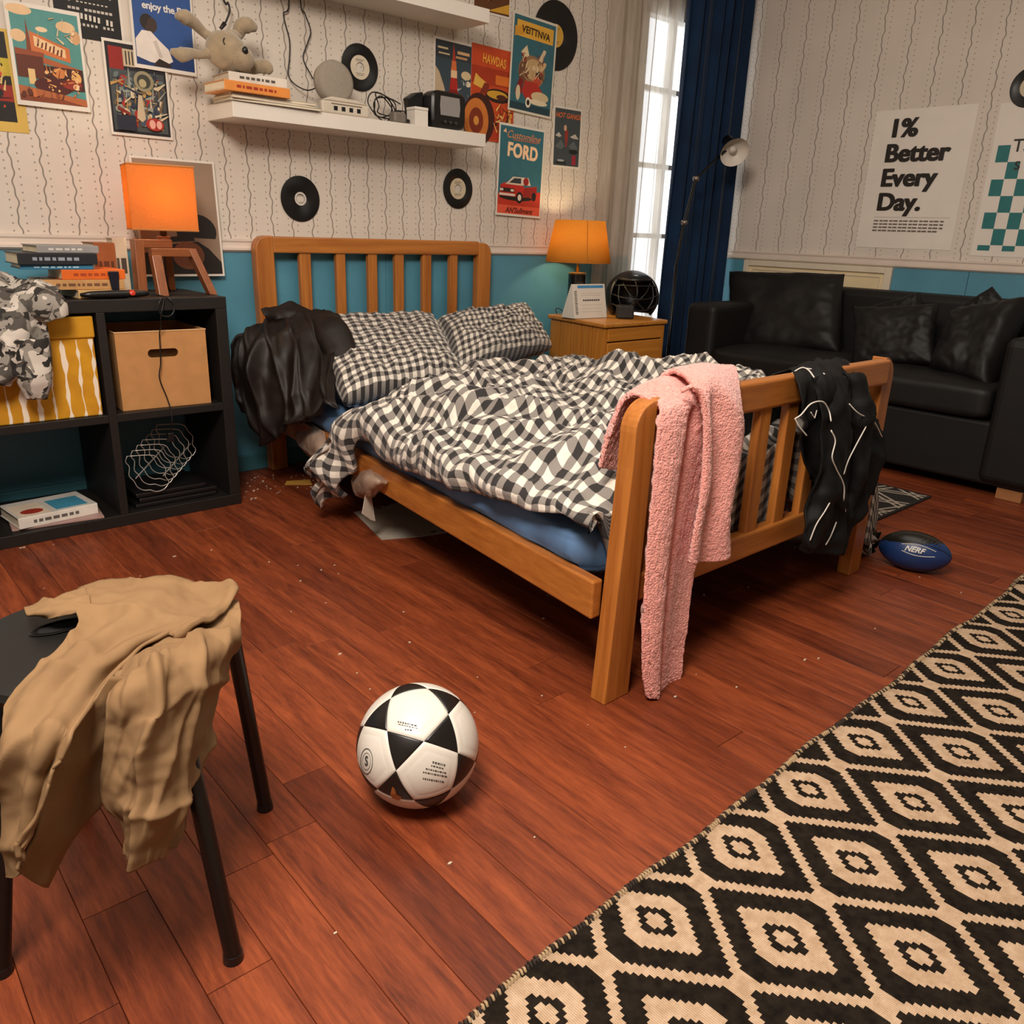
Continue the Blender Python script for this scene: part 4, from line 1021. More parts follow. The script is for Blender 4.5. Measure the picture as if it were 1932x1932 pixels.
# =================================================================== STOOL
M_sto = mk('stool_black', '0f0d0b', 0.5, var=0.2); M_stl = mk('stool_leg_black', '0a0807', 0.38, var=0.2)
st = thing('stool', 'round black stool with slim steel legs under khaki clothing', 'stool', (0.300, 1.150, 0)); SO = Matrix.Translation((-0.028, 0.034, 0))
prof = [(0.001, 0.402), (0.146, 0.402), (0.160, 0.408), (0.165, 0.418), (0.162, 0.428), (0.153, 0.432), (0.001, 0.429)]
bm = lathe(nb(), prof, 56, SO)
add('seat', bm, M_sto, st, smooth=True, auto=0.7)
add('grip_hole', lathe(nb(), [(0.020, 0.4285), (0.024, 0.4315), (0.028, 0.4300)], 28, Matrix.Translation((-0.052, 0.085, 0.0022)) @ Matrix.Diagonal((1.5, 0.75, 1, 1))), M_stl, st, smooth=True)
add('grip_hole_inside', lathe(nb(), [(0.0005, 0.4302), (0.0205, 0.4304)], 28, Matrix.Translation((-0.052, 0.085, 0.0012)) @ Matrix.Diagonal((1.5, 0.75, 1, 1))), mk('hole_black', '050404', 0.9), st)
for (fx, fy), (tx, ty) in (((0.036, -0.229), (0.022, -0.150)), ((0.218, 0.043), (0.168, 0.010)), ((-0.216, -0.045), (-0.150, -0.02)), ((-0.034, 0.227), (-0.015, 0.150))):
    lg = add('leg', cyl(nb(), (fx, fy, 0.012), (tx, ty, 0.404), 0.0125, seg=18), M_stl, st, smooth=True, auto=0.7)
    add('foot_cap', cyl(nb(), (fx, fy, 0.0), (fx, fy, 0.014), 0.0145, 0.0135, 18), M_dk, lg)

# =================================================================== FLOOR LAMP
fl = thing('floor_lamp', 'black jointed floor lamp with white lined shade before the navy curtain', 'floor lamp', (4.02, 2.90, 0))
M_arm = mk('lamp_black', '100f0f', 0.35, 0.3)
j0 = Vector((3.8285, 2.9000, 0.8577)); j1 = Vector((3.8636, 2.9000, 1.0788)); j2 = Vector((3.9293, 2.9000, 1.3050)); j3 = Vector((4.1127, 2.8600, 1.4552)); base = Vector((j0.x, 2.90, 0))
fl.location = (j0.x, 2.90, 0)
add('base', lathe(nb(), [(0.001, 0.0), (0.095, 0.0), (0.10, 0.006), (0.095, 0.018), (0.03, 0.028), (0.012, 0.05)], 32, Matrix.Translation(base)), M_arm, fl, True, smooth=True)
add('pole', cyl(nb(), base + Vector((0, 0, 0.02)), j0 + Vector((0, 0, 0.01)), 0.010, 0.009, 14), M_arm, fl, True, smooth=True)
def arm_pair(a, b_, w_):
    o = Vector((0, 0, 1)).cross(b_ - a).normalized() * 0 + Vector((w_, 0, w_ * 0.3)); b = nb()
    for s in (-1, 1): cyl(b, a + o * s, b_ + o * s, 0.0048, seg=8)
    return b
add('lower_arm', arm_pair(j0, j1, 0.006), M_arm, fl, True); add('middle_arm', arm_pair(j1, j2, 0.008), M_arm, fl, True); add('upper_arm', arm_pair(j2, j3, 0.008), M_arm, fl, True)
for j in (j1, j2): add('joint', cyl(nb(), j + Vector((0, -0.013, 0)), j + Vector((0, 0.013, 0)), 0.013, seg=16), mk('joint_steel', '8a7f74', 0.35, 0.7), fl, True, smooth=True)
dirv = Vector((-0.42, -0.68, -0.50)).normalized(); ctr_ = Vector((4.1158, 2.8000, 1.4451)); R_ = dirv.to_track_quat('Z', 'Y').to_matrix().to_4x4(); R_.translation = ctr_
M_in = mk('shade_white', 'd8cfc4', 0.4, var=0.03)
add('shade', lathe(nb(), [(0.030, -0.105), (0.036, -0.10), (0.040, -0.062), (0.062, -0.040), (0.076, -0.012), (0.079, 0.0)], 36, R_), M_arm, fl, True, smooth=True)
add('shade_lining', lathe(nb(), [(0.002, -0.058), (0.036, -0.056), (0.058, -0.038), (0.073, -0.012), (0.0785, 0.0005)], 36, R_), M_in, fl, True, smooth=True)
add('shade_cap', lathe(nb(), [(0.001, -0.150), (0.022, -0.148), (0.030, -0.135), (0.030, -0.104)], 24, R_), M_arm, fl, True, smooth=True)
add('bulb', lathe(nb(), [(0.012, -0.055), (0.02, -0.04), (0.022, -0.03), (0.014, -0.016), (0.001, -0.012)], 18, R_), mk('bulb_off', 'cfc6ba', 0.25), fl, True, smooth=True)

# =================================================================== CURTAINS
def curtain(xa_t, xb_t, xa_b, xb_b, Y, z0, z1, n, amp, seed, gather=None, nu=240, nv=50):
    rows = []; uv = []
    for j in range(nv):
        v = j / (nv - 1); z = z1 + (z0 - z1) * v; r = []
        for i in range(nu):
            u_ = i / (nu - 1); f = u_ + 0.012 * noise.noise(Vector((u_ * 6, seed, v * 1.5)))
            xa, xb = xa_t + (xa_b - xa_t) * v, xb_t + (xb_b - xb_t) * v
            ph_ = f * n * 2 * PI + 1.1 * noise.noise(Vector((u_ * 4 + seed, v * 1.2, 0)))
            a = amp * (0.75 + 0.5 * noise.noise(Vector((u_ * 5, seed + 3, v * 0.8))))
            r.append((xa + (xb - xa) * u_ + 0.35 * a * math.cos(ph_), Y + a * math.sin(ph_) + 0.3 * a * math.sin(2.3 * ph_ + 1 + v), z))
        rows.append(r)
    return grid_mesh('c', rows)
def sheer_material():
    g = G('sheer_voile'); v = g.coord('Object', (1, 1, 1)); n1 = g.noise(g.coord('Object', (30, 30, 3)), 2.0, 3)
    c = g.ramp(n1, [(0.3, lin('cfc4b6')), (0.7, lin('e6ddd1'))])
    d = g.n('BsdfDiffuse', {0: c}); t = g.n('BsdfTranslucent', {0: c}); tr = g.n('BsdfTransparent', {0: (1, 1, 1, 1)})
    m = g.n('MixShader', {0: 0.60, 1: d.outputs[0], 2: t.outputs[0]}); m2 = g.n('MixShader', {0: 0.26, 1: m.outputs[0], 2: tr.outputs[0]})
    g.t.links.new(m2.outputs[0], g.out.inputs[0]); return g.m
M_sheer = sheer_material()
tag(add('sheer_curtain', curtain(3.50, 4.10, 3.47, 4.04, 3.206, 0.03, 2.50, 5, 0.020, 2), M_sheer, smooth=True), 'white sheer curtain hanging over the window', 'curtain')
tag(add('navy_curtain', curtain(3.97, 4.52, 3.93, 4.52, 3.08, 0.02, 2.50, 6, 0.045, 9), mk('navy_velvet', '0a2542', 0.8, var=0.25, vs=5, bump=0.1, bs=300, **{'Sheen Weight': 0.1, 'Specular IOR Level': 0.2}), smooth=True, solid=0.004), 'dark navy velvet curtain bunched in the corner', 'curtain')
rod = thing('curtain_rod', 'white curtain rod above the window holding both curtains', 'curtain rod', (3.9, 3.1, 2.5))
add('rod', cyl(nb(), (3.40, 3.11, 2.515), (4.58, 3.11, 2.515), 0.014, seg=16), M_white, rod, True, smooth=True)
for x in (3.45, 4.54): add('bracket', box((x - 0.012, 3.11, 2.50), (x + 0.012, 3.2495, 2.53)), M_white, rod, True)

# =================================================================== DRAPED CLOTHES
# pink towel over the footboard
M_tow = mk('pink_terry', 'eda095', 0.95, var=0.12, vs=150, bump=1.0, bs=230, bd=0.006, **{'Sheen Weight': 0.5, 'Specular IOR Level': 0.1})
tw = thing('towel', 'pale pink fluffy towel folded over the footboard', 'towel', (1.50, 1.02, 0.03))
def terry(f):
    return lambda u, v: f(u, v) + 0.0016 * noise.noise(Vector((u * 26, v * 70, 0))) + 0.0012 * noise.noise(Vector((u * 44, v * 110, 5)))
fold1 = terry(lambda u, v: 0.016 * math.sin(u * 5.2 + 0.5) * smooth01((v - 0.25) / 0.3) - 0.020 * math.exp(-((u - 0.58 + 0.1 * v) / 0.07) ** 2) * smooth01((v - 0.3) / 0.2))
add('long_end', cloth('t', [
    [(1.315, 1.155, 0.52), (1.40, 1.16, 0.50), (1.56, 1.16, 0.50)],
    [(1.318, 1.135, 0.60), (1.40, 1.14, 0.63), (1.62, 1.14, 0.64)],
    [(1.335, 1.11, 0.680), (1.42, 1.10, 0.707), (1.64, 1.10, 0.708)],
    [(1.3473, 1.0350, 0.6692), (1.4472, 1.0300, 0.6772), (1.6244, 1.0300, 0.6635)],
    [(1.3237, 1.0170, 0.6400), (1.4293, 1.0120, 0.6391), (1.5930, 1.0140, 0.6189)],
    [(1.3172, 1.0120, 0.5071), (1.4062, 1.0050, 0.4987), (1.5566, 1.0120, 0.4764)],
    [(1.3136, 1.0080, 0.3430), (1.3934, 1.0000, 0.3257), (1.5183, 1.0080, 0.2986)],
    [(1.3158, 1.0040, 0.1804), (1.3891, 0.9950, 0.1608), (1.5044, 1.0040, 0.1347)],
    [(1.3287, 1.0000, 0.0720), (1.3946, 0.9920, 0.0450), (1.4962, 1.0000, 0.0405)],
    [(1.3450, 0.9980, 0.0151), (1.3957, 0.9900, -0.0060), (1.4927, 0.9980, -0.0047)]],
    M_tow, None, 110, 300, 0.0015, 9, 3, 0.012, fold1, dirv=(0, -1, 0.2)).data, M_tow, tw, True, smooth=True, solid=0.012)
bpy.data.objects.remove([o for o in bpy.data.objects if o.name == 't'][0])
fold2 = terry(lambda u, v: 0.014 * math.sin(u * 8 + 1) * smooth01((v - 0.3) / 0.3))
add('short_end', cloth('t', [
    [(1.46, 1.17, 0.50), (1.56, 1.17, 0.52), (1.68, 1.165, 0.54)],
    [(1.45, 1.14, 0.66), (1.56, 1.13, 0.67), (1.69, 1.12, 0.67)],
    [(1.45, 1.085, 0.728), (1.56, 1.085, 0.730), (1.690, 1.085, 0.715)],
    [(1.4335, 1.0120, 0.7006), (1.4938, 1.0000, 0.7114), (1.5977, 1.0000, 0.6449)],
    [(1.4320, 0.9900, 0.6428), (1.4866, 0.9850, 0.6371), (1.5929, 0.9900, 0.5870)],
    [(1.4436, 0.9820, 0.5156), (1.5019, 0.9780, 0.5065), (1.5806, 0.9850, 0.4913)],
    [(1.4270, 0.9800, 0.3986), (1.4907, 0.9750, 0.3862), (1.5670, 0.9820, 0.3932)],
    [(1.4257, 0.9800, 0.3267), (1.4955, 0.9750, 0.3059), (1.5877, 0.9820, 0.3020)]],
    M_tow, None, 80, 180, 0.0015, 9, 8, 0.012, fold2, dirv=(0, -1, 0.2)).data, M_tow, tw, True, smooth=True, solid=0.012)
bpy.data.objects.remove([o for o in bpy.data.objects if o.name == 't'][0])
add('hem', tube(nb(), spline([(1.3889, 1.0100, 0.7020), (1.4079, 0.9920, 0.7117), (1.4272, 0.9780, 0.6791), (1.4414, 0.9720, 0.5767), (1.4419, 0.9680, 0.4597), (1.4342, 0.9680, 0.3511)], 40), 0.005, 8), M_tow, tw, True, smooth=True)

# black tracksuit jacket with white piping over the footboard
M_trk = mk('black_jersey', '0b0a0a', 0.7, var=0.2, vs=12, bump=0.1, bs=500, bd=0.0006, **{'Specular IOR Level': 0.25}); M_pipe = mk('white_piping', 'd8d2c8', 0.6, var=0.03)
tj = thing('track_jacket', 'black track jacket with white piping hung over the footboard', 'jacket', (2.15, 1.03, 0.1))
def drape(name, ctrl, mat, par, nu, nv, amp, sc, seed, thick, fold=None, dirv=(0, -1, 0.2)):
    o = cloth(name, ctrl, mat, None, nu, nv, amp, sc, seed, thick, fold, dirv=dirv)
    o.parent = par
    p = par; M = p.matrix_basis.copy()
    o.matrix_parent_inverse = M.inverted(); return o
drape('body', [
    [(1.86, 1.19, 0.45), (2.10, 1.20, 0.40), (2.36, 1.20, 0.42)],
    [(1.88, 1.16, 0.62), (2.10, 1.16, 0.62), (2.36, 1.16, 0.62)],
    [(1.9463, 1.0900, 0.6863), (2.1179, 1.1000, 0.6966), (2.3601, 1.1100, 0.6650)],
    [(1.8628, 1.0200, 0.6707), (1.9981, 1.0100, 0.6773), (2.2621, 1.0300, 0.6174)],
    [(1.8689, 1.0100, 0.5861), (2.0085, 1.0000, 0.5849), (2.3623, 1.0300, 0.5226)],
    [(1.8965, 1.0080, 0.5014), (2.0353, 0.9900, 0.4847), (2.4335, 1.0300, 0.4528)],
    [(1.9519, 1.0050, 0.4443), (2.0849, 0.9850, 0.3900), (2.4206, 1.0300, 0.3696)],
    [(2.0037, 1.0050, 0.4066), (2.1432, 0.9850, 0.3028), (2.3574, 1.0200, 0.3004)]],
    M_trk, tj, 70, 70, 0.010, 11, 31, 0.004, lambda u, v: 0.018 * math.sin(u * 11 + v * 3) * smooth01((v - 0.3) / 0.3))
drape('sleeve', [
    [(1.9359, 1.0200, 0.6812), (2.0094, 1.0100, 0.6844), (2.1358, 1.0200, 0.6596)],
    [(1.9428, 0.9950, 0.5935), (1.9995, 0.9750, 0.5932), (2.1432, 0.9950, 0.5629)],
    [(1.9523, 0.9800, 0.4712), (2.0121, 0.9600, 0.4663), (2.1468, 0.9800, 0.4405)],
    [(1.9497, 0.9800, 0.3719), (2.0045, 0.9600, 0.3594), (2.1535, 0.9800, 0.3331)],
    [(1.9396, 0.9800, 0.2862), (1.9996, 0.9650, 0.2700), (2.1547, 0.9800, 0.2391)],
    [(1.9465, 0.9850, 0.2263), (2.0152, 0.9700, 0.2024), (2.1455, 0.9850, 0.1757)]],
    M_trk, tj, 40, 60, 0.009, 14, 44, 0.006, lambda u, v: 0.010 * math.sin(u * 9 + v * 6))
drape('sleeve', [
    [(2.1068, 1.0300, 0.6747), (2.1612, 1.0200, 0.6715), (2.2472, 1.0300, 0.6409)],
    [(2.1215, 1.0000, 0.5861), (2.1823, 0.9850, 0.5819), (2.3283, 1.0050, 0.5159)],
    [(2.1572, 1.0000, 0.4644), (2.2167, 0.9800, 0.4599), (2.3675, 1.0000, 0.4649)],
    [(2.1754, 1.0000, 0.3393), (2.2239, 0.9800, 0.3354), (2.3404, 1.0000, 0.3250)],
    [(2.1654, 1.0000, 0.2308), (2.1902, 0.9850, 0.2266), (2.2576, 1.0000, 0.2270)],
    [(2.1396, 1.0000, 0.1692), (2.1561, 0.9850, 0.1619), (2.2361, 1.0000, 0.1494)]],
    M_trk, tj, 40, 60, 0.009, 14, 52, 0.006, lambda u, v: 0.010 * math.sin(u * 9 + v * 5 + 2))
def piping(pts, Y): return tube(nb(), spline(pts, 26), 0.0018, 6)
for P in ([(1.9281, 1.0700, 0.6839), (1.9557, 1.0600, 0.6979), (1.9359, 1.0300, 0.6983), (1.9137, 1.0000, 0.6861)], [(1.9589, 1.0500, 0.6977), (1.9762, 1.0300, 0.6950), (1.9648, 1.0000, 0.6896)],
          [(1.8226, 0.9850, 0.5964), (1.8408, 0.9800, 0.6055), (1.8700, 0.9750, 0.6292), (1.9169, 0.9700, 0.6302), (1.9530, 0.9680, 0.6039), (1.9467, 0.9550, 0.5802)], [(1.8226, 0.9850, 0.5964), (1.8394, 0.9800, 0.5756), (1.8731, 0.9750, 0.5496)],
          [(1.9441, 0.9500, 0.5586), (1.9656, 0.9450, 0.5295), (1.9563, 0.9420, 0.4902), (1.9904, 0.9420, 0.4527), (2.0475, 0.9420, 0.3999), (2.0699, 0.9450, 0.3508)],
          [(2.0810, 0.9800, 0.6053), (2.1234, 0.9700, 0.5769), (2.2439, 0.9800, 0.5388), (2.3281, 0.9850, 0.4828)], [(2.1700, 0.9650, 0.5362), (2.1225, 0.9620, 0.4923), (2.0919, 0.9620, 0.4532), (2.0803, 0.9620, 0.4185)],
          [(2.0173, 0.9500, 0.3742), (1.9711, 0.9450, 0.3409), (1.9467, 0.9500, 0.3081), (1.9362, 0.9550, 0.2649)], [(2.0910, 0.9650, 0.2805), (2.0664, 0.9620, 0.2484), (2.0404, 0.9600, 0.2273)], [(2.1367, 0.9700, 0.3159), (2.1636, 0.9700, 0.2637), (2.1648, 0.9700, 0.2239)]):
    add('piping', piping(P, 0), M_pipe, tj, True, smooth=True)
add('logo', tube(nb(), [(1.8668, 0.9700, 0.6095), (1.8858, 0.9680, 0.5932), (1.8864, 0.9660, 0.6132)], 0.0014, 5), M_pipe, tj, True)

# brown black leather jacket hung on the bed's head corner
M_jkt = mk('jacket_leather', '140b07', 0.55, var=0.5, vs=9, bump=0.12, bs=60, bd=0.004, **{'Specular IOR Level': 0.35})
lj = thing('leather_jacket', 'dark brown leather jacket hanging at the head corner of the bed', 'jacket', (1.42, 2.75, 0.2))
def jf(u, v): return 0.034 * (1 - abs(math.sin(u * 8.5 + 2.4 * v + 0.9 * math.sin(v * 5)))) ** 2 * smooth01((v - 0.10) / 0.35) + 0.014 * (1 - abs(math.sin(u * 15 - 5 * v))) ** 3 + 0.006 * math.sin(u * 27 + 9 * v)
drape('body', [
    [(1.3728, 2.9800, 0.6203), (1.4384, 2.9800, 0.6506), (1.5000, 2.9500, 0.6647), (1.5621, 2.9200, 0.6770), (1.6304, 2.9000, 0.6843), (1.6873, 2.8600, 0.6659)],
    [(1.3221, 2.9500, 0.5720), (1.3786, 2.9000, 0.5938), (1.4399, 2.8600, 0.6142), (1.5162, 2.8400, 0.6280), (1.5893, 2.8200, 0.6304), (1.6610, 2.8000, 0.6092)],
    [(1.3076, 2.9400, 0.4964), (1.3547, 2.8700, 0.5179), (1.4048, 2.8000, 0.5427), (1.4731, 2.7600, 0.5507), (1.5430, 2.7300, 0.5459), (1.5868, 2.7000, 0.5272)],
    [(1.3125, 2.9400, 0.3970), (1.3523, 2.8600, 0.4020), (1.3924, 2.7700, 0.4203), (1.4343, 2.7000, 0.4332), (1.4672, 2.6200, 0.4522), (1.4949, 2.5600, 0.4684)],
    [(1.3343, 2.9400, 0.2933), (1.3552, 2.8600, 0.2894), (1.3810, 2.7600, 0.3170), (1.4028, 2.6700, 0.3448), (1.4307, 2.5800, 0.3808), (1.4402, 2.4600, 0.4249)],
    [(1.3755, 2.9300, 0.2110), (1.3716, 2.8600, 0.2134), (1.3732, 2.7600, 0.2581), (1.3642, 2.6600, 0.3125), (1.3917, 2.5600, 0.3662), (1.4277, 2.4400, 0.4096)]],
    M_jkt, lj, 110, 70, 0.007, 8, 61, 0.006, jf, dirv=(-0.4, -1, 0.2))
drape('shoulder', [
    [(1.3030, 2.9900, 0.5685), (1.3307, 3.0000, 0.6008), (1.3644, 3.0000, 0.6069)],
    [(1.2953, 2.9900, 0.4707), (1.3151, 2.9800, 0.4904), (1.3462, 2.9800, 0.4880)],
    [(1.3055, 2.9900, 0.3897), (1.3175, 2.9800, 0.3861), (1.3469, 2.9800, 0.3831)],
    [(1.3252, 2.9900, 0.3161), (1.3373, 2.9800, 0.3103), (1.3607, 2.9800, 0.3076)]], M_jkt, lj, 24, 40, 0.010, 12, 70, 0.006, None, (-0.4, -1, 0))
drape('collar', [
    [(1.4026, 2.9400, 0.6906), (1.4747, 2.9600, 0.7000), (1.5462, 2.9700, 0.7127), (1.5959, 2.9600, 0.6922), (1.6412, 2.9400, 0.6763)],
    [(1.4064, 2.9200, 0.6750), (1.4690, 2.9300, 0.6795), (1.5282, 2.9300, 0.6891), (1.5800, 2.9200, 0.6763), (1.6136, 2.9000, 0.6650)],
    [(1.4270, 2.9300, 0.6579), (1.4735, 2.9200, 0.6608), (1.5228, 2.9100, 0.6637), (1.5681, 2.9000, 0.6589), (1.5972, 2.8800, 0.6517)]], M_jkt, lj, 50, 20, 0.006, 14, 75, 0.005, None, (-0.4, -1, 0.3))
# sleeve: an open tube bent towards the pillow
def sleeve(pts, rads, flat_, seg, n, mat, par, seed):
    P = spline(pts, n); rows = []
    for j, p in enumerate(P):
        t = j / (n - 1); d = (P[min(j+1, n-1)] - P[max(j-1, 0)]).normalized()
        side_ = d.cross(Vector((-0.45, -0.85, 0.3))).normalized(); out = side_.cross(d).normalized()
        k = t * (len(rads) - 1); i0 = min(int(k), len(rads) - 2); r = rads[i0] + (rads[i0+1] - rads[i0]) * (k - i0)
        rows.append([p + side_ * r * math.cos(2*PI*i/seg) + out * r * flat_ * math.sin(2*PI*i/seg) + Vector((1, 1, 1)) * 0.006 * fbm((p.x * 14 + i * 0.25, p.y * 14 + seed, p.z * 14), 2) for i in range(seg)])
    return add('sleeve', grid_mesh('s', rows, None, True), mat, par, True, smooth=True, solid=0.004)
sleeve([(1.6182, 2.8600, 0.6646), (1.5978, 2.7800, 0.6342), (1.5960, 2.7200, 0.5728), (1.5890, 2.6600, 0.5090)], [0.045, 0.060, 0.062, 0.058], 0.55, 30, 40, M_jkt, lj, 3)

# khaki trousers thrown over the stool
M_kha = mk('khaki_cotton', '86694a', 0.85, var=0.12, vs=8, bump=0.2, bs=420, bd=0.0008, **{'Specular IOR Level': 0.15})
kh = thing('khaki_trousers', 'crumpled khaki trousers thrown over the black stool', 'trousers', (0.28, 1.02, 0.2))
drape('upper_leg', [
    [(0.3030, 1.3360, 0.4400), (0.3681, 1.3104, 0.4480), (0.4305, 1.2733, 0.4480), (0.4944, 1.1914, 0.4370)],
    [(0.2719, 1.2586, 0.4520), (0.3263, 1.2128, 0.4620), (0.3853, 1.1718, 0.4620), (0.4766, 1.1519, 0.4370)],
    [(0.2597, 1.1737, 0.4560), (0.2976, 1.1447, 0.4640), (0.3488, 1.1149, 0.4600), (0.4006, 1.0722, 0.4440)],
    [(0.2282, 1.1340, 0.4520), (0.2658, 1.1093, 0.4620), (0.3036, 1.0892, 0.4580), (0.3512, 1.0804, 0.4480)],
    [(0.1846, 1.0991, 0.4480), (0.2214, 1.0699, 0.4580), (0.2606, 1.0614, 0.4560), (0.3066, 1.0729, 0.4460)],
    [(0.1414, 1.0661, 0.4380), (0.1770, 1.0311, 0.4500), (0.2185, 1.0307, 0.4460), (0.2550, 1.0363, 0.4300)],
    [(0.1203, 0.9900, 0.4277), (0.1386, 0.9600, 0.4356), (0.1600, 0.9400, 0.4405), (0.1897, 0.9400, 0.4372)],
    [(0.1127, 0.9850, 0.3759), (0.1263, 0.9550, 0.3832), (0.1412, 0.9350, 0.3913), (0.1617, 0.9300, 0.4061)],
    [(0.1082, 0.9800, 0.3177), (0.1160, 0.9550, 0.3258), (0.1251, 0.9350, 0.3375), (0.1411, 0.9300, 0.3595)],
    [(0.1045, 0.9750, 0.2690), (0.1088, 0.9550, 0.2750), (0.1143, 0.9400, 0.2913), (0.1219, 0.9300, 0.3149)],
    [(0.1052, 0.9750, 0.2505), (0.1078, 0.9550, 0.2600), (0.1111, 0.9400, 0.2764), (0.1163, 0.9300, 0.2985)]],
    M_kha, kh, 100, 150, 0.0060, 17, 81, 0.004, lambda u, v: 0.005 * math.sin(u * 13 + v * 9) * (1 - smooth01((v - 0.7) / 0.2)) + 0.007 * math.exp(-((u - 0.97) / 0.03) ** 2), dirv=(-0.2, -0.6, 0.8))
drape('waistband', [
    [(0.2155, 1.2863, 0.4520), (0.2555, 1.2915, 0.4550), (0.3052, 1.3108, 0.4520)],
    [(0.2099, 1.2459, 0.4580), (0.2454, 1.2343, 0.4620), (0.2925, 1.2381, 0.4580)],
    [(0.2208, 1.2635, 0.4480), (0.2455, 1.2206, 0.4520), (0.2819, 1.1976, 0.4550)]], M_kha, kh, 40, 24, 0.006, 22, 88, 0.004, None, (-0.2, -0.6, 0.8))
drape('inner_leg', [
    [(0.2451, 1.0000, 0.4578), (0.2634, 1.0000, 0.4512), (0.2826, 1.0000, 0.4481)],
    [(0.2002, 0.9850, 0.4261), (0.2297, 0.9950, 0.3938), (0.2587, 0.9950, 0.3659)],
    [(0.1635, 0.9650, 0.3858), (0.1999, 0.9900, 0.3395), (0.2386, 1.0000, 0.2908)],
    [(0.1403, 0.9500, 0.3462), (0.1731, 0.9850, 0.2842), (0.2138, 1.0000, 0.2849)],
    [(0.1183, 0.9400, 0.3042), (0.1417, 0.9750, 0.2477), (0.1709, 0.9950, 0.2463)],
    [(0.1055, 0.9350, 0.2831), (0.1196, 0.9600, 0.2399), (0.1323, 0.9800, 0.2123)]], M_kha, kh, 36, 50, 0.006, 12, 92, 0.004, None, (0.3, -1, 0))
drape('lower_leg', [
    [(0.2722, 1.0538, 0.4340), (0.3254, 1.0968, 0.4380), (0.3716, 1.1007, 0.4400), (0.4207, 1.1062, 0.4380), (0.4923, 1.1763, 0.4300)],
    [(0.2394, 0.9850, 0.4331), (0.2754, 0.9650, 0.4628), (0.3253, 0.9750, 0.4634), (0.3815, 1.0100, 0.4394), (0.4527, 1.0800, 0.4315)],
    [(0.2252, 0.9750, 0.3907), (0.2596, 0.9500, 0.4120), (0.3025, 0.9450, 0.4164), (0.3548, 0.9850, 0.3966), (0.4241, 1.0700, 0.3958)],
    [(0.2190, 0.9750, 0.3548), (0.2484, 0.9450, 0.3658), (0.2805, 0.9250, 0.3702), (0.3299, 0.9650, 0.3470), (0.3822, 1.0300, 0.3475)],
    [(0.2147, 0.9750, 0.3133), (0.2384, 0.9400, 0.3186), (0.2640, 0.9150, 0.3210), (0.3085, 0.9550, 0.2960), (0.3583, 1.0100, 0.2935)],
    [(0.2310, 0.9550, 0.2769), (0.2333, 0.9350, 0.2762), (0.2499, 0.9100, 0.2835), (0.2911, 0.9450, 0.2645), (0.3278, 0.9900, 0.2620)],
    [(0.2273, 0.9500, 0.2301), (0.2289, 0.9350, 0.2244), (0.2382, 0.9150, 0.2295), (0.2640, 0.9400, 0.2188), (0.2924, 0.9650, 0.2212)]],
    M_kha, kh, 110, 120, 0.007, 17, 97, 0.004, lambda u, v: (0.016 * math.exp(-((u - 0.33 - 0.06 * v) / 0.035) ** 2) + 0.010 * math.exp(-((u - 0.62 - 0.05 * v) / 0.03) ** 2) + 0.005 * (1 - abs(math.sin(u * 14 + 4 * v))) ** 2) * smooth01(v / 0.2), dirv=(-0.2, -1, 0.2))

# camouflage jacket over the shelf edge
def camo_material():
    g = G('grey_camouflage'); v = g.coord('Object', (1, 1, 1)); a = g.noise(v, 26, 2, 0.4, 1.2); b_ = g.noise(g.coord('Object', (1, 1, 1), (1, 2, 0.5)), 17, 2, 0.4, 0.8); c = g.noise(g.coord('Object', (1, 1, 1), (2, 0.5, 1.5)), 30, 2, 0.4, 0.6)
    col = g.mix(g.ma('GREATER_THAN', a, 0.52), lin('8f887f'), lin('4d4842')); col = g.mix(g.ma('GREATER_THAN', b_, 0.56), col, lin('c9c0b5')); col = g.mix(g.ma('GREATER_THAN', c, 0.58), col, lin('25211e'))
    g.pbr(col, 0.85, 0, g.bump(g.noise(v, 350, 2), 0.15, 0.001)); return g.m
M_camo = camo_material()
cj = thing('camo_jacket', 'grey camouflage jacket slumped over the left end of the shelf unit', 'jacket', (0.56, 2.80, 0.75))
drape('body', [
    [(0.5147, 3.0500, 0.8173), (0.5904, 3.0300, 0.8306), (0.6601, 3.0000, 0.8032), (0.7275, 2.9500, 0.7814)],
    [(0.4777, 2.9300, 0.8022), (0.5657, 2.9000, 0.7954), (0.6376, 2.8800, 0.7879), (0.7112, 2.8600, 0.7770)],
    [(0.4412, 2.8000, 0.7536), (0.5357, 2.7900, 0.7442), (0.6034, 2.7900, 0.7421), (0.6558, 2.8000, 0.7473)],
    [(0.4321, 2.7950, 0.6591), (0.5130, 2.7800, 0.6487), (0.5796, 2.7700, 0.6537), (0.6542, 2.7900, 0.6472)],
    [(0.4319, 2.8000, 0.5683), (0.5007, 2.7800, 0.5655), (0.5598, 2.7700, 0.5621), (0.6383, 2.7900, 0.6039)],
    [(0.4379, 2.8000, 0.5218), (0.4967, 2.7850, 0.5310), (0.5350, 2.7800, 0.5189), (0.5939, 2.7900, 0.5723)]],
    M_camo, cj, 60, 70, 0.010, 14, 101, 0.005, lambda u, v: 0.012 * math.sin(u * 9 + 5 * v), (-0.3, -1, 0.3))
sleeve([(0.6282, 2.8200, 0.7694), (0.6435, 2.7900, 0.7485), (0.6654, 2.7850, 0.7406), (0.6742, 2.7850, 0.7093)], [0.035, 0.045, 0.042, 0.036], 0.8, 26, 30, M_camo, cj, 7)
sleeve([(0.5955, 2.7800, 0.6516), (0.5956, 2.7750, 0.5900), (0.5926, 2.7750, 0.5270), (0.5924, 2.7800, 0.4749)], [0.05, 0.05, 0.046, 0.026], 0.7, 26, 36, M_camo, cj, 9)

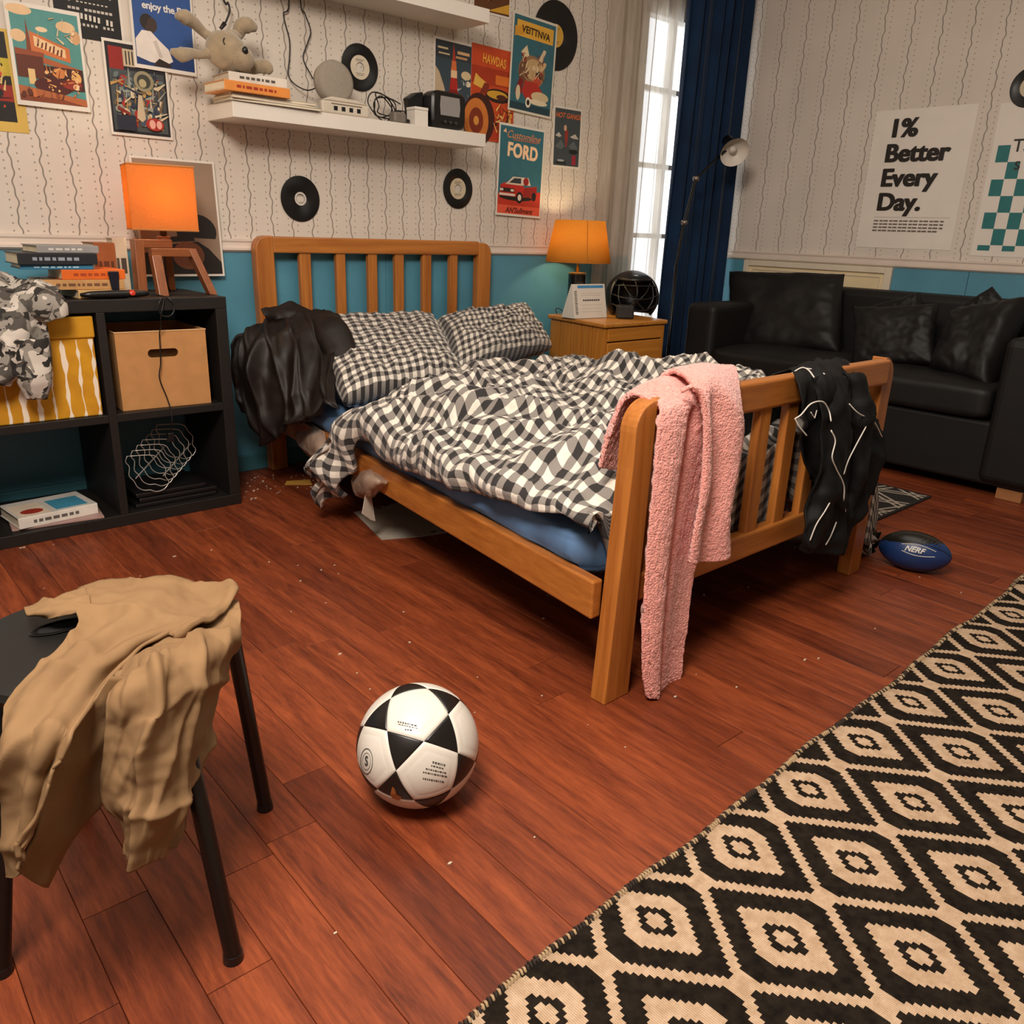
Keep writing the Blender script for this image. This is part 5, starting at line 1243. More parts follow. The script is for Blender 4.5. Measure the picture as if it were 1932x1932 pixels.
# crumpled plastic wrapping at the mattress edge
gp = G('clear_plastic'); n1 = gp.noise(gp.coord('Object'), 30, 3)
pb = gp.n('BsdfPrincipled', {'Base Color': lin('c4ab98'), 'Roughness': 0.16, 'Normal': gp.bump(gp.noise(gp.coord('Object'), 16, 2, 0.4, 1.0), 0.25, 0.02)}); tr = gp.n('BsdfTransparent', {0: (0.95, 0.88, 0.82, 1)})
mx = gp.n('MixShader', {0: 0.5, 1: pb.outputs[0], 2: tr.outputs[0]}); gp.t.links.new(mx.outputs[0], gp.out.inputs[0])
pw = drape('plastic_wrap', [
    [(1.5235, 2.9337, 0.2501), (1.4883, 2.7486, 0.2898), (1.4452, 2.5786, 0.2985)],
    [(1.4869, 2.8857, 0.2174), (1.4211, 2.6220, 0.2637), (1.4174, 2.5217, 0.2656)],
    [(1.4618, 2.7747, 0.1894), (1.4030, 2.5628, 0.2240), (1.4028, 2.4875, 0.2367)],
    [(1.4595, 2.6842, 0.1642), (1.4246, 2.5746, 0.1786), (1.4149, 2.5035, 0.2081)]], gp.m, bed, 40, 40, 0.004, 9, 111, 0.001, None, (-1, -0.3, 0))
pw.parent = None; pw.matrix_parent_inverse = Matrix(); pw['label'] = 'crinkled clear plastic wrap hanging from the mattress corner at the head'; pw['category'] = 'plastic wrap'; pw['group'] = 'plastic wrapping on the bed'
pw2 = drape('plastic_wrap', [
    [(1.4500, 2.3933, 0.1837), (1.4367, 2.2956, 0.2370), (1.4228, 2.1937, 0.2539), (1.4109, 2.1062, 0.2412)],
    [(1.4010, 2.3277, 0.1796), (1.3475, 2.1549, 0.2456), (1.3360, 2.0699, 0.2631), (1.3648, 2.0610, 0.2483)],
    [(1.3966, 2.2952, 0.1511), (1.3468, 2.1496, 0.1978), (1.3510, 2.1066, 0.2116), (1.3689, 2.0916, 0.2225)],
    [(1.4282, 2.3070, 0.1271), (1.3964, 2.2197, 0.1522), (1.3902, 2.1746, 0.1725), (1.3964, 2.1462, 0.1930)]], gp.m, bed, 40, 40, 0.004, 9, 117, 0.001, None, (-1, -0.3, 0))
pw2.parent = None; pw2.matrix_parent_inverse = Matrix(); pw2['label'] = 'crinkled clear plastic bulging over the wooden side rail'; pw2['category'] = 'plastic wrap'; pw2['group'] = 'plastic wrapping on the bed'
# card and hanging tag under the bed
kd = thing('paper_sheet', 'grey paper sheet lying on the floor under the bed rail', 'paper', (1.57, 2.33, 0.0))
add('sheet', prism(nb(), [(1.512, 2.504), (1.435, 2.205), (1.560, 2.150), (1.660, 2.125), (1.80, 2.36), (1.70, 2.50)], Matrix.Translation((0, 0, 0.0005)), 0.002), mk('grey_paper', '9a9084', 0.8, var=0.1), kd, True)
b = nb()
for x, y in ((1.535, 2.47), (1.60, 2.482), (1.64, 2.492), (1.61, 2.155), (1.65, 2.150)):
    bx(b, (x, y, 0.0026), (x + 0.022, y + 0.012, 0.0029))
add('print_marks', b, mk('ink_dark', '2a2622', 0.7), kd, True)
tg = tag(add('hanging_tag', prism(nb(), [(-0.012, 0.11), (0.012, 0.115), (0.034, 0.0), (0.012, 0.01), (-0.032, 0.045)], Matrix.Translation((1.376, 2.19, 0.075)) @ Matrix.Rotation(PI/2, 4, 'X') @ Matrix.Rotation(0.3, 4, 'Y'), 0.0012), mk('tag_card', 'cdbfae', 0.7)), 'pale pointed care tag dangling below the bed rail', 'tag')
nt = tag(add('yellow_note', prism(nb(), [(1.47, 2.96), (1.56, 2.90), (1.585, 2.965), (1.50, 3.0)], Matrix.Translation((0, 0, 0.0005)), 0.002), mk('note_yellow', 'a97c2c', 0.8)), 'crumpled yellow note on the floor beside the bed leg', 'note')
# dust and crumbs
random.seed(21); b = nb()
for _ in range(150):
    if random.random() < 0.35: x, y = random.uniform(1.25, 1.75), random.uniform(2.85, 3.15)
    else: x, y = random.uniform(0.3, 2.7), random.uniform(0.72, 2.9)
    s = random.uniform(0.001, 0.0028); e = random.uniform(1, 2.5); a = random.uniform(0, PI)
    prism(b, [(s * e * math.cos(a + t) , s * math.sin(a + t)) for t in (0, 1.4, 3.0, 4.6)], Matrix.Translation((x, y, 0.0003)), s * 0.8)
tag(add('floor_crumbs', b, mk('crumb', 'c9b8a2', 0.9)), 'scattered pale crumbs and dust on the wooden floor', 'crumbs', None, 'stuff')

# =================================================================== POSTERS
def ink(h, rough=0.45): return mk('ink_' + h, h, rough, var=0.06, vs=25)
def R2(x0, y0, x1, y1): return [(x0, y0), (x1, y0), (x1, y1), (x0, y1)]
def E2(cx, cy, rx, ry, rot=0.0, n=22, a0=0.0, a1=2*PI):
    full = a1 - a0 > 6.2; m = n if full else n + 1
    o = []
    for k in range(m):
        a = a0 + (a1 - a0) * k / n; x, y = rx * math.cos(a), ry * math.sin(a)
        o.append((cx + x * math.cos(rot) - y * math.sin(rot), cy + x * math.sin(rot) + y * math.cos(rot)))
    return o
def poster(label, c, w, h, ang, right, art, texts=(), paper='d8d0c4', lift=0.0, group=None, cat='poster'):
    """art: (colour, outline) in the unit square of the sheet, later entries printed over earlier ones"""
    if right: M = Matrix(((0, 0, -1, WX - 0.0012 - lift), (-1, 0, 0, -c[0]), (0, 1, 0, c[1]), (0, 0, 0, 1)))
    else: M = Matrix(((1, 0, 0, c[0]), (0, 0, -1, WY - 0.0012 - lift), (0, 1, 0, c[1]), (0, 0, 0, 1)))
    M = M @ Matrix.Rotation(math.radians(ang), 4, 'Z')
    t = thing('poster', label, cat, M @ Vector((0, -h/2, 0)), 0, group)
    # a sheet with a slight curl at its edges
    rows = []
    nx, ny = 13, 17
    def curl(u, v): return 0.0010
    def at(u, v, k): return M @ Vector((u * w / 2, v * h / 2, curl(u, v) + 0.00005 * k))
    for j in range(ny): rows.append([at(i / (nx-1) * 2 - 1, j / (ny-1) * 2 - 1, 0) for i in range(nx)])
    add('sheet', prism(nb(), [(-w/2, -h/2), (w/2, -h/2), (w/2, h/2), (-w/2, h/2)], M @ Matrix.Translation((0, 0, 0.0002)), 0.0008), mk('paper_' + paper, paper, 0.55, var=0.04, vs=6), t, True)
    bm = nb(); mats = []; 
    for k, (col, pts) in enumerate(art):
        m = ink(col)
        if m not in mats: mats.append(m)
        # cut wide outlines into strips so that they follow the sheet
        vs = [bm.verts.new((x, y, 0)) for x, y in pts]
        try: f = bm.faces.new(vs)
        except ValueError: continue
        f.material_index = mats.index(m)
        for v in vs: v.co.z = k + 1
    bmesh.ops.triangulate(bm, faces=bm.faces[:])
    for cuts in range(2):
        es = [e for e in bm.edges if e.calc_length() > 0.22]
        if es: bmesh.ops.subdivide_edges(bm, edges=es, cuts=1); bmesh.ops.triangulate(bm, faces=[f for f in bm.faces if len(f.verts) > 3])
    for v in bm.verts:
        v.co = at(v.co.x * 2 - 1, v.co.y * 2 - 1, v.co.z)
    n = len(art)
    if len(bm.faces): add('artwork', bm, mats, t, True)
    else: bm.free()
    for q, (key, col, x, y, size, *rest) in enumerate(texts):
        rot = rest[0] if rest else 0.0; sx = rest[1] if len(rest) > 1 else 1.0; fat = rest[2] if len(rest) > 2 else 0.0
        vs, fs = TXT[key]; bm = nb()
        for s_, (fx, fy) in enumerate(((0, 0), (1, 0.3), (-1, -0.3), (0.5, -0.4), (-0.5, 0.4)) if fat else ((0, 0),)):
            V = []
            for v in vs:
                px, py = (v.x + fx * fat) * size * h * sx, (v.y + fy * fat) * size * h
                px, py = px * math.cos(rot) - py * math.sin(rot), px * math.sin(rot) + py * math.cos(rot)
                V.append(bm.verts.new(at((x - 0.5) * 2 + px / (w/2), (y - 0.5) * 2 + py / (h/2), n + 3 + q + 0.2 * s_)))
            for f in fs:
                try: bm.faces.new([V[i] for i in f])
                except ValueError: pass
        add('lettering', bm, ink(col), t, True)
    return t
def scatter(seed, n, cols, x0=0.06, x1=0.94, y0=0.06, y1=0.94, s=0.09):
    random.seed(seed); o = []
    for _ in range(n):
        x, y = random.uniform(x0 + s, x1 - s), random.uniform(y0 + s, y1 - s); r = random.uniform(0.25, 1) * s
        if random.random() < 0.5: o.append((random.choice(cols), E2(x, y, r, r * random.uniform(0.3, 0.9), random.uniform(0, PI), 12)))
        else:
            a = random.uniform(0, PI); l = s * random.uniform(0.8, 1.6); wv = s * random.uniform(0.1, 0.3); dx, dy = math.cos(a), math.sin(a)
            q = [(x - dx*l - dy*wv, y - dy*l + dx*wv), (x + dx*l - dy*wv*0.3, y + dy*l + dx*wv*0.3), (x + dx*l + dy*wv*0.3, y + dy*l - dx*wv*0.3), (x - dx*l + dy*wv, y - dy*l - dx*wv)]
            o.append((random.choice(cols), [(min(x1, max(x0, a_)), min(y1, max(y0, b_))) for a_, b_ in q]))
    return o
GP = 'posters pinned to the back wall'
# cropped comic sheet at the far left
poster('yellow bordered comic poster at the far left edge of the wall', (0.680, 1.398), 0.215, 0.297, 0.5, False,
       [('17120e', R2(0.06, 0.10, 0.86, 0.97))] + [('b5a02c', R2(0.5, 0.55, 0.86, 0.72)), ('8c1f12', R2(0.1, 0.3, 0.86, 0.46))] + scatter(4, 36, ['a51f14', 'c2a33a', 'd0b070', '17120e', 'b8401c'], 0.08, 0.84, 0.12, 0.95, 0.06), paper='cba84e', group=GP)
# roadside diner scene
poster('retro poster of a roadside diner under a cloudy teal sky', (0.873, 1.481), 0.219, 0.295, -0.1, False, [
    ('4f8a86', R2(0.05, 0.05, 0.96, 0.96)), ('d8b48a', E2(0.18, 0.93, 0.17, 0.05)), ('d8b48a', E2(0.78, 0.83, 0.13, 0.055)), ('c89a6e', E2(0.90, 0.74, 0.07, 0.07)), ('d8b48a', E2(0.13, 0.68, 0.10, 0.06)), ('e0c49c', E2(0.45, 0.77, 0.08, 0.025)),
    ('7a3a20', [(0.22, 0.55), (0.25, 0.86), (0.29, 0.55)]), ('c06a38', [(0.28, 0.74), (0.80, 0.62), (0.80, 0.48), (0.28, 0.55)]), ('e2bd8e', [(0.33, 0.70), (0.74, 0.605), (0.74, 0.52), (0.33, 0.60)]), *[('6a2c18', [(0.36 + 0.05*k, 0.60 - 0.012*k), (0.385 + 0.05*k, 0.60 - 0.012*k), (0.405 + 0.05*k, 0.672 - 0.012*k - 0.02*(k % 2)), (0.385 + 0.05*k, 0.675 - 0.012*k - 0.02*(k % 2))]) for k in range(7)],
    ('5a2816', R2(0.06, 0.28, 0.42, 0.52)), ('8b4526', [(0.06, 0.50), (0.44, 0.50), (0.44, 0.54), (0.06, 0.56)]), ('a35630', [(0.42, 0.50), (0.95, 0.42), (0.95, 0.38), (0.42, 0.44)]), ('3e1a12', R2(0.42, 0.20, 0.95, 0.42)),
    ('c7793e', E2(0.62, 0.36, 0.10, 0.05)), ('d9a35e', E2(0.85, 0.33, 0.07, 0.06)), ('d6b67c', R2(0.20, 0.22, 0.29, 0.37)), ('4a1814', E2(0.52, 0.22, 0.26, 0.085)), ('8a2a1a', E2(0.78, 0.26, 0.14, 0.05)), ('e3c79c', E2(0.84, 0.24, 0.05, 0.03)),
    ('a85f34', [(0.05, 0.05), (0.96, 0.05), (0.96, 0.12), (0.05, 0.20)]), ('7a3a20', [(0.05, 0.05), (0.96, 0.05), (0.6, 0.10), (0.05, 0.11)])] + scatter(9, 46, ['c7793e', 'e0b27a', '5a2016', 'd9a35e', '3a1610'], 0.40, 0.95, 0.14, 0.44, 0.035) + scatter(10, 16, ['8b4526', '5a2816', 'c06a38'], 0.06, 0.95, 0.06, 0.22, 0.04) + scatter(19, 12, ['e0c49c', 'c89a6e', '6f9a92'], 0.3, 0.95, 0.62, 0.94, 0.04),
    [], lift=0.01, group=GP)
# black lettering sheet
poster('black poster with white hand lettering above the gear poster', (1.016, 1.705), 0.212, 0.297, 0.0, False,
       [('100d0c', R2(0.0, 0.0, 0.96, 0.98))] + [('b9b2a8', R2(0.2 + 0.06 * k + 0.01 * (j % 3), 0.05 + j * 0.075, 0.2 + 0.06 * k + 0.045, 0.05 + j * 0.075 + 0.014 + 0.012 * (j % 2))) for j in range(1, 12) for k in range(11) if (k * 7 + j * 5) % 9 and not j == 2] + [('8c3a2a', E2(0.5, 0.72, 0.16, 0.02))] + [('c9c2b6', [(0.36 + 0.062*k, 0.19 - 0.004*k), (0.395 + 0.062*k, 0.19 - 0.004*k), (0.40 + 0.062*k, 0.245 - 0.004*k), (0.365 + 0.062*k, 0.248 - 0.004*k)]) for k in range(8) if k != 5],
       [], group=GP)
# blue seated figure
poster('blue poster of a seated person in white with the words enjoy the', (1.252, 1.640), 0.216, 0.297, -0.6, False, [
    ('264a86', R2(0.04, 0.04, 0.97, 0.99)), ('1c3566', R2(0.04, 0.04, 0.97, 0.2)), ('241a16', E2(0.25, 0.49, 0.11, 0.085)), ('3a2a22', E2(0.33, 0.47, 0.075, 0.075)), ('3a2a22', R2(0.22, 0.38, 0.34, 0.46)),
    ('d9cfc6', [(0.05, 0.12), (0.05, 0.30), (0.16, 0.40), (0.30, 0.40), (0.42, 0.32), (0.56, 0.24), (0.62, 0.12), (0.50, 0.07), (0.25, 0.08)]), ('bfb3aa', [(0.32, 0.30), (0.40, 0.14), (0.46, 0.14), (0.38, 0.32)]), ('2a1e1a', [(0.30, 0.06), (0.40, 0.13), (0.60, 0.08), (0.56, 0.045), (0.34, 0.045)]),
    ('c8c0b8', R2(0.06, 0.885, 0.34, 0.89))], [('enjoy', 'd9d3ca', 0.50, 0.66, 0.105)], lift=0.012, group=GP)
# chaotic gears comic
poster('busy comic poster full of gears and tangled shapes below the blue poster', (1.149, 1.420), 0.211, 0.297, -0.2, False,
       [('1a1a20', R2(0.035, 0.03, 0.965, 0.97)), ('444a4c', R2(0.07, 0.06, 0.93, 0.70)), ('b9a68a', R2(0.3, 0.74, 0.62, 0.92)), ('8a2018', R2(0.08, 0.70, 0.3, 0.93))] + [('2a2622', R2(0.34 + 0.05 * k, 0.76, 0.36 + 0.05 * k, 0.90)) for k in range(6)] +
       scatter(13, 190, ['8a8f86', '5f6a6a', 'b08a52', '9a2a1c', '2b3040', 'c8b89a', '6f5a40', '3b4d5c'], 0.06, 0.94, 0.06, 0.72, 0.075) + [('8d8468', E2(0.58, 0.60, 0.16, 0.11)), ('3a3a34', E2(0.58, 0.60, 0.11, 0.075)), ('a89a74', E2(0.56, 0.58, 0.06, 0.045)), ('9a2a20', E2(0.70, 0.15, 0.15, 0.07)), ('d8a090', E2(0.66, 0.15, 0.05, 0.05)), ('d8a090', E2(0.77, 0.15, 0.045, 0.045)), ('1e2230', R2(0.1, 0.06, 0.4, 0.22)), ('7a2016', [(0.12, 0.28), (0.3, 0.22), (0.32, 0.25), (0.14, 0.31)]), ('b9a68a', [(0.42, 0.20), (0.47, 0.45), (0.53, 0.45), (0.56, 0.20), (0.5, 0.16)])], lift=0.006, group=GP)
# rocket
poster('retro poster of a red rocket rising beside clouds', (2.536, 1.643), 0.217, 0.297, -1.0, False, [
    ('33414a', R2(0.04, 0.03, 0.97, 0.97)), ('b9a283', [(0.04, 0.03), (0.04, 0.62), (0.14, 0.55), (0.26, 0.38), (0.34, 0.22), (0.36, 0.03)]), ('2a3238', R2(0.04, 0.74, 0.97, 0.97)), ('c9b48c', R2(0.10, 0.86, 0.36, 0.885)), ('c9b48c', R2(0.12, 0.79, 0.40, 0.81)), ('c9a070', R2(0.60, 0.83, 0.92, 0.87)), ('b98a60', R2(0.56, 0.77, 0.86, 0.80)), ('c9b48c', E2(0.84, 0.56, 0.13, 0.06)), ('d8c8a8', E2(0.90, 0.45, 0.07, 0.04)),
    ('a83220', [(0.47, 0.72), (0.50, 0.97), (0.56, 0.72)]), ('cc6a3a', [(0.44, 0.58), (0.46, 0.73), (0.57, 0.73), (0.59, 0.58)]), ('d9b48a', [(0.44, 0.48), (0.44, 0.60), (0.60, 0.60), (0.60, 0.48)]), ('a3231a', [(0.40, 0.24), (0.44, 0.50), (0.60, 0.50), (0.66, 0.24)]), ('7d1812', [(0.26, 0.05), (0.42, 0.34), (0.62, 0.34), (0.74, 0.05)]), ('d8c4b0', [(0.46, 0.03), (0.50, 0.2), (0.56, 0.03)])] + scatter(17, 14, ['6f8088', 'c9c0a8', '8aa0a6'], 0.6, 0.95, 0.1, 0.55, 0.03), group=GP)
# orange motor poster
poster('burnt orange poster with a big tyre and yellow lettering', (2.770, 1.600), 0.268, 0.395, -1.0, False, [
    ('b8421a', R2(0.0, 0.0, 1.0, 1.0)), ('9c3010', R2(0.0, 0.60, 1.0, 0.78)), ('d06a24', R2(0.55, 0.62, 0.92, 0.72)), ('a83418', R2(0.05, 0.02, 0.95, 0.30)), ('3a160c', E2(0.20, 0.22, 0.36, 0.28)), ('c2702c', E2(0.14, 0.20, 0.28, 0.24)), ('7a2c12', E2(0.14, 0.20, 0.16, 0.14)), ('c98a3a', E2(0.14, 0.20, 0.06, 0.05)),
    ('2a1410', E2(0.62, 0.50, 0.30, 0.075)), ('c7962e', E2(0.60, 0.51, 0.24, 0.045)), ('4a2014', E2(0.70, 0.49, 0.12, 0.03)), ('d9a848', [(0.05, 0.58), (0.1, 0.70), (0.2, 0.66), (0.34, 0.62), (0.30, 0.54)]), ('7a2a14', [(0.2, 0.50), (0.3, 0.62), (0.42, 0.60), (0.36, 0.50)])] + scatter(23, 44, ['d08a34', '7a2a12', 'e0b060', '3a1a10'], 0.5, 0.97, 0.1, 0.44, 0.05),
    [('holiday', 'e0a040', 0.5, 0.855, 0.135, -0.06, 0.62)], lift=0.003, group=GP)
# monster hot rod
poster('teal hot rod poster with yellow masthead and a red car full of parts', (3.012, 1.752), 0.290, 0.418, -2.6, False, [
    ('2f5f6a', R2(0.035, 0.025, 0.965, 0.975)), ('d8a23a', R2(0.10, 0.77, 0.92, 0.93)), ('c98f2c', [(0.06, 0.76), (0.26, 0.80), (0.26, 0.88), (0.06, 0.86)]), ('1d3a44', R2(0.035, 0.025, 0.965, 0.10)),
    ('8d6a4a', E2(0.48, 0.44, 0.30, 0.17)), ('6a4430', E2(0.30, 0.42, 0.11, 0.12)), ('b9986a', E2(0.52, 0.47, 0.19, 0.11)), ('d8c09a', [(0.22, 0.62), (0.34, 0.70), (0.40, 0.60), (0.30, 0.56)]), ('cdb896', [(0.62, 0.58), (0.72, 0.70), (0.78, 0.69), (0.70, 0.56)]), ('17120f', E2(0.64, 0.42, 0.07, 0.05)), ('b5482c', E2(0.60, 0.36, 0.10, 0.05)), ('c9a87a', E2(0.72, 0.52, 0.09, 0.035, 0.5)),
    ('a82a1e', [(0.28, 0.22), (0.34, 0.34), (0.62, 0.34), (0.74, 0.26), (0.64, 0.16), (0.40, 0.14)]), ('7a1c16', [(0.12, 0.20), (0.22, 0.36), (0.30, 0.34), (0.28, 0.20)]), ('c9b48c', E2(0.70, 0.20, 0.20, 0.055)), ('d8c8a8', E2(0.66, 0.14, 0.22, 0.03)), ('e0d4bc', E2(0.44, 0.12, 0.06, 0.055)), ('2a1c18', E2(0.44, 0.12, 0.035, 0.03)), ('cdb896', E2(0.20, 0.20, 0.05, 0.08))] + scatter(31, 30, ['a98a60', 'd8c09a', '6a4430', '8a3a24'], 0.2, 0.78, 0.32, 0.66, 0.045),
    [('nova', '2a1a12', 0.52, 0.84, 0.10, -0.04, 0.95)], paper='cfc6b4', lift=0.010, group=GP)
# FORD pickup
poster('teal and red poster reading FORD above a red pickup truck', (2.956, 1.280), 0.304, 0.415, -1.6, False, [
    ('2f6470', R2(0.03, 0.025, 0.97, 0.975)), ('b8321e', [(0.03, 0.025), (0.97, 0.025), (0.97, 0.30), (0.6, 0.27), (0.03, 0.24)]), ('d8543a', R2(0.03, 0.025, 0.97, 0.12)), ('1c1412', E2(0.42, 0.21, 0.36, 0.035)),
    ('b3241a', [(0.06, 0.22), (0.08, 0.34), (0.18, 0.37), (0.52, 0.37), (0.60, 0.33), (0.88, 0.36), (0.88, 0.24), (0.56, 0.22)]), ('8e1c14', [(0.56, 0.22), (0.60, 0.33), (0.88, 0.35), (0.88, 0.25)]), ('d0bfae', [(0.20, 0.36), (0.34, 0.44), (0.68, 0.445), (0.74, 0.36)]), ('2a3236', [(0.26, 0.37), (0.37, 0.425), (0.52, 0.43), (0.52, 0.37)]), ('8e1c14', E2(0.63, 0.40, 0.06, 0.045)), ('c8a890', R2(0.18, 0.35, 0.56, 0.362)),
    ('e0cdbb', R2(0.06, 0.225, 0.40, 0.25)), ('2a1c18', R2(0.08, 0.265, 0.38, 0.31)), ('d9c8b6', R2(0.07, 0.275, 0.14, 0.30)), ('d9c8b6', R2(0.30, 0.275, 0.37, 0.30)), ('1a1412', E2(0.50, 0.215, 0.075, 0.065)), ('d8c8b8', E2(0.50, 0.215, 0.04, 0.036)), ('1a1412', E2(0.82, 0.24, 0.05, 0.05)),
    ('e0b48a', [(0.08, 0.91), (0.14, 0.95), (0.16, 0.90)]), ('c9683a', R2(0.30, 0.835, 0.84, 0.842))],
    [('custom', 'e08a50', 0.52, 0.885, 0.115, -0.02), ('ford', 'f0c8a0', 0.52, 0.715, 0.205, -0.04, 0.86, 0.02), ('f100', '4a0f0c', 0.50, 0.065, 0.085, 0.0)], lift=0.01, group=GP)
# small dark poster
poster('small dark grey poster with orange lettering near the corner', (3.279, 1.464), 0.204, 0.285, 0.3, False, [
    ('3a4246', R2(0.045, 0.035, 0.955, 0.965)), ('8a2c22', [(0.40, 0.56), (0.46, 0.66), (0.54, 0.60), (0.50, 0.36), (0.46, 0.34)]), ('c9a07a', E2(0.42, 0.66, 0.05, 0.05)), ('b9b2a8', [(0.08, 0.52), (0.20, 0.58), (0.30, 0.52), (0.22, 0.50)]), ('b9b2a8', [(0.60, 0.52), (0.78, 0.58), (0.92, 0.50), (0.74, 0.50)]), ('565e60', [(0.08, 0.34), (0.28, 0.46), (0.42, 0.36), (0.30, 0.30)]), ('565e60', [(0.56, 0.36), (0.74, 0.46), (0.9, 0.34), (0.7, 0.30)]), ('17181a', E2(0.74, 0.28, 0.16, 0.04)), ('8f2434', R2(0.70, 0.06, 0.84, 0.22)), ('1c1e20', R2(0.12, 0.06, 0.5, 0.1)), ('9aa0a0', E2(0.3, 0.12, 0.12, 0.018))],
    [('hot', 'd0662e', 0.5, 0.855, 0.115, 0.0, 0.95)], group=GP)
poster('brown and yellow poster cut off above the upper wall shelf', (2.755, 2.075), 0.222, 0.297, 0.0, False,
       [('5a3418', R2(0.03, 0.03, 0.97, 0.97)), ('b07c28', R2(0.1, 0.3, 0.95, 0.7)), ('c8962e', [(0.40, 0.05), (0.97, 0.2), (0.97, 0.06)])] + scatter(37, 40, ['c08a34', '7a4a1e', '3a2010', 'd8b060'], 0.05, 0.95, 0.15, 0.9, 0.08), group=GP)
GR = 'posters pinned to the right wall'
poster('white poster reading 1% Better Every Day above the sofa', (-2.026, 1.324), 0.505, 0.677, 0.0, True,
       [('8d8378', R2(0.155, 0.228, 0.935, 0.2305))] + [('6a6158', R2(x, y, min(x + l, 0.93), y + 0.011)) for y, x, l in [(yy, 0.16 + 0.052 * k + 0.01 * ((k * 3) % 2), 0.036 + 0.012 * ((k * 5 + int(yy * 1000)) % 2)) for yy in (0.197, 0.173, 0.149, 0.125) for k in range(14 if yy > 0.13 else 13)]],
       [('better', '17110e', 0.165, 0.600, 0.176, 0.0, 1.06, 0.034)], paper='e2dad0', group=GR)
sq = []
for r_, zt in enumerate((1.470, 1.395, 1.318, 1.243, 1.168, 1.093, 1.016)):
    for k in range(8):
        if (k + r_) % 2 == 0 and not (r_ == 0 and k > 0) and not (r_ == 1 and k > 2):
            y0 = 1.648 - 0.0565 * k; zb = zt - 0.0755 if r_ < 6 else zt - 0.025
            x0 = (1.674 - y0) / 0.505; sq.append(('1f6f70', R2(x0, (zb - 0.965) / 0.69, x0 + 0.0565 / 0.505, (zt - 0.965) / 0.69)))
poster('white poster with teal checkerboard squares at the right edge', (-1.4215, 1.310), 0.505, 0.69, 0.0, True, sq, [('ta', '2a2320', 0.18, 0.665, 0.115)], paper='e2dad0', group=GR)

# =================================================================== RECORDS
M_vin = mk('vinyl', '0b0a0a', 0.28, var=0.1)
def vinyl_material():
    g = G('vinyl_grooves'); v = g.coord('Object'); sp = g.n('SeparateXYZ', {0: v})
    r = g.ma('SQRT', g.ma('ADD', g.ma('MULTIPLY', sp.outputs[0], sp.outputs[0]), g.ma('MULTIPLY', sp.outputs[1], sp.outputs[1])))
    w_ = g.ma('SINE', g.ma('MULTIPLY', r, 2200.0)); g.pbr(lin('0c0b0b'), 0.3, 0, g.bump(w_, 0.25, 0.001)); return g.m
M_groove = vinyl_material()
def record(label, loc, r, lab_r, lab_col, tilt=0.0, right=False, group='vinyl records on the wall', rotx=None):
    t = thing('vinyl_record', label, 'record', loc, 0, group)
    M = Matrix.Rotation(PI/2 + tilt, 4, 'X')
    if right: M = Matrix.Rotation(-PI/2, 4, 'Z') @ M
    t.rotation_euler = M.to_euler()
    hole = 0.0036 if r > 0.1 else 0.019
    add('disc', lathe(nb(), [(lab_r, 0.0004), (lab_r + 0.003, 0.0017), (r - 0.004, 0.0017), (r, 0.001), (r - 0.004, 0.0003), (hole, 0.0003), (hole, 0.0012), (lab_r, 0.0012)], 64), M_groove, t, smooth=True, auto=0.5)
    add('centre_label', lathe(nb(), [(hole, 0.0020), (lab_r, 0.0020), (lab_r, 0.0012)], 48), mk('label_' + lab_col, lab_col, 0.5, var=0.06, vs=30), t)
    b = nb()
    for k in range(4): bx(b, (-lab_r * 0.45, lab_r * (0.62 - 0.12 * k if k < 2 else -0.34 - 0.14 * k + 0.1), 0.00202), (lab_r * (0.45 - 0.12 * (k % 2)), lab_r * (0.66 - 0.12 * k if k < 2 else -0.30 - 0.14 * k + 0.1), 0.0022))
    add('label_print', b, M_ink, t)
    return t
record('large black record with yellow label half behind the hot rod poster', (3.164, WY - 0.004, 1.908), 0.1505, 0.05, 'c99a3c')
record('small record with white label under the left half of the wall shelf', (1.753, WY - 0.004, 1.098), 0.0875, 0.026, 'c9c2b8')
record('small record with wide pale label under the right end of the wall shelf', (2.569, WY - 0.004, 1.182), 0.0875, 0.046, 'c8b89c')
record('small record on the wall just above the shelf behind the round speaker', (2.050, WY - 0.004, 1.617), 0.0875, 0.045, 'cdbfa8')
record('black record on the right wall cut off by the picture edge', (WX - 0.004, 1.56, 1.715), 0.0875, 0.045, 'c8b89c', right=True)

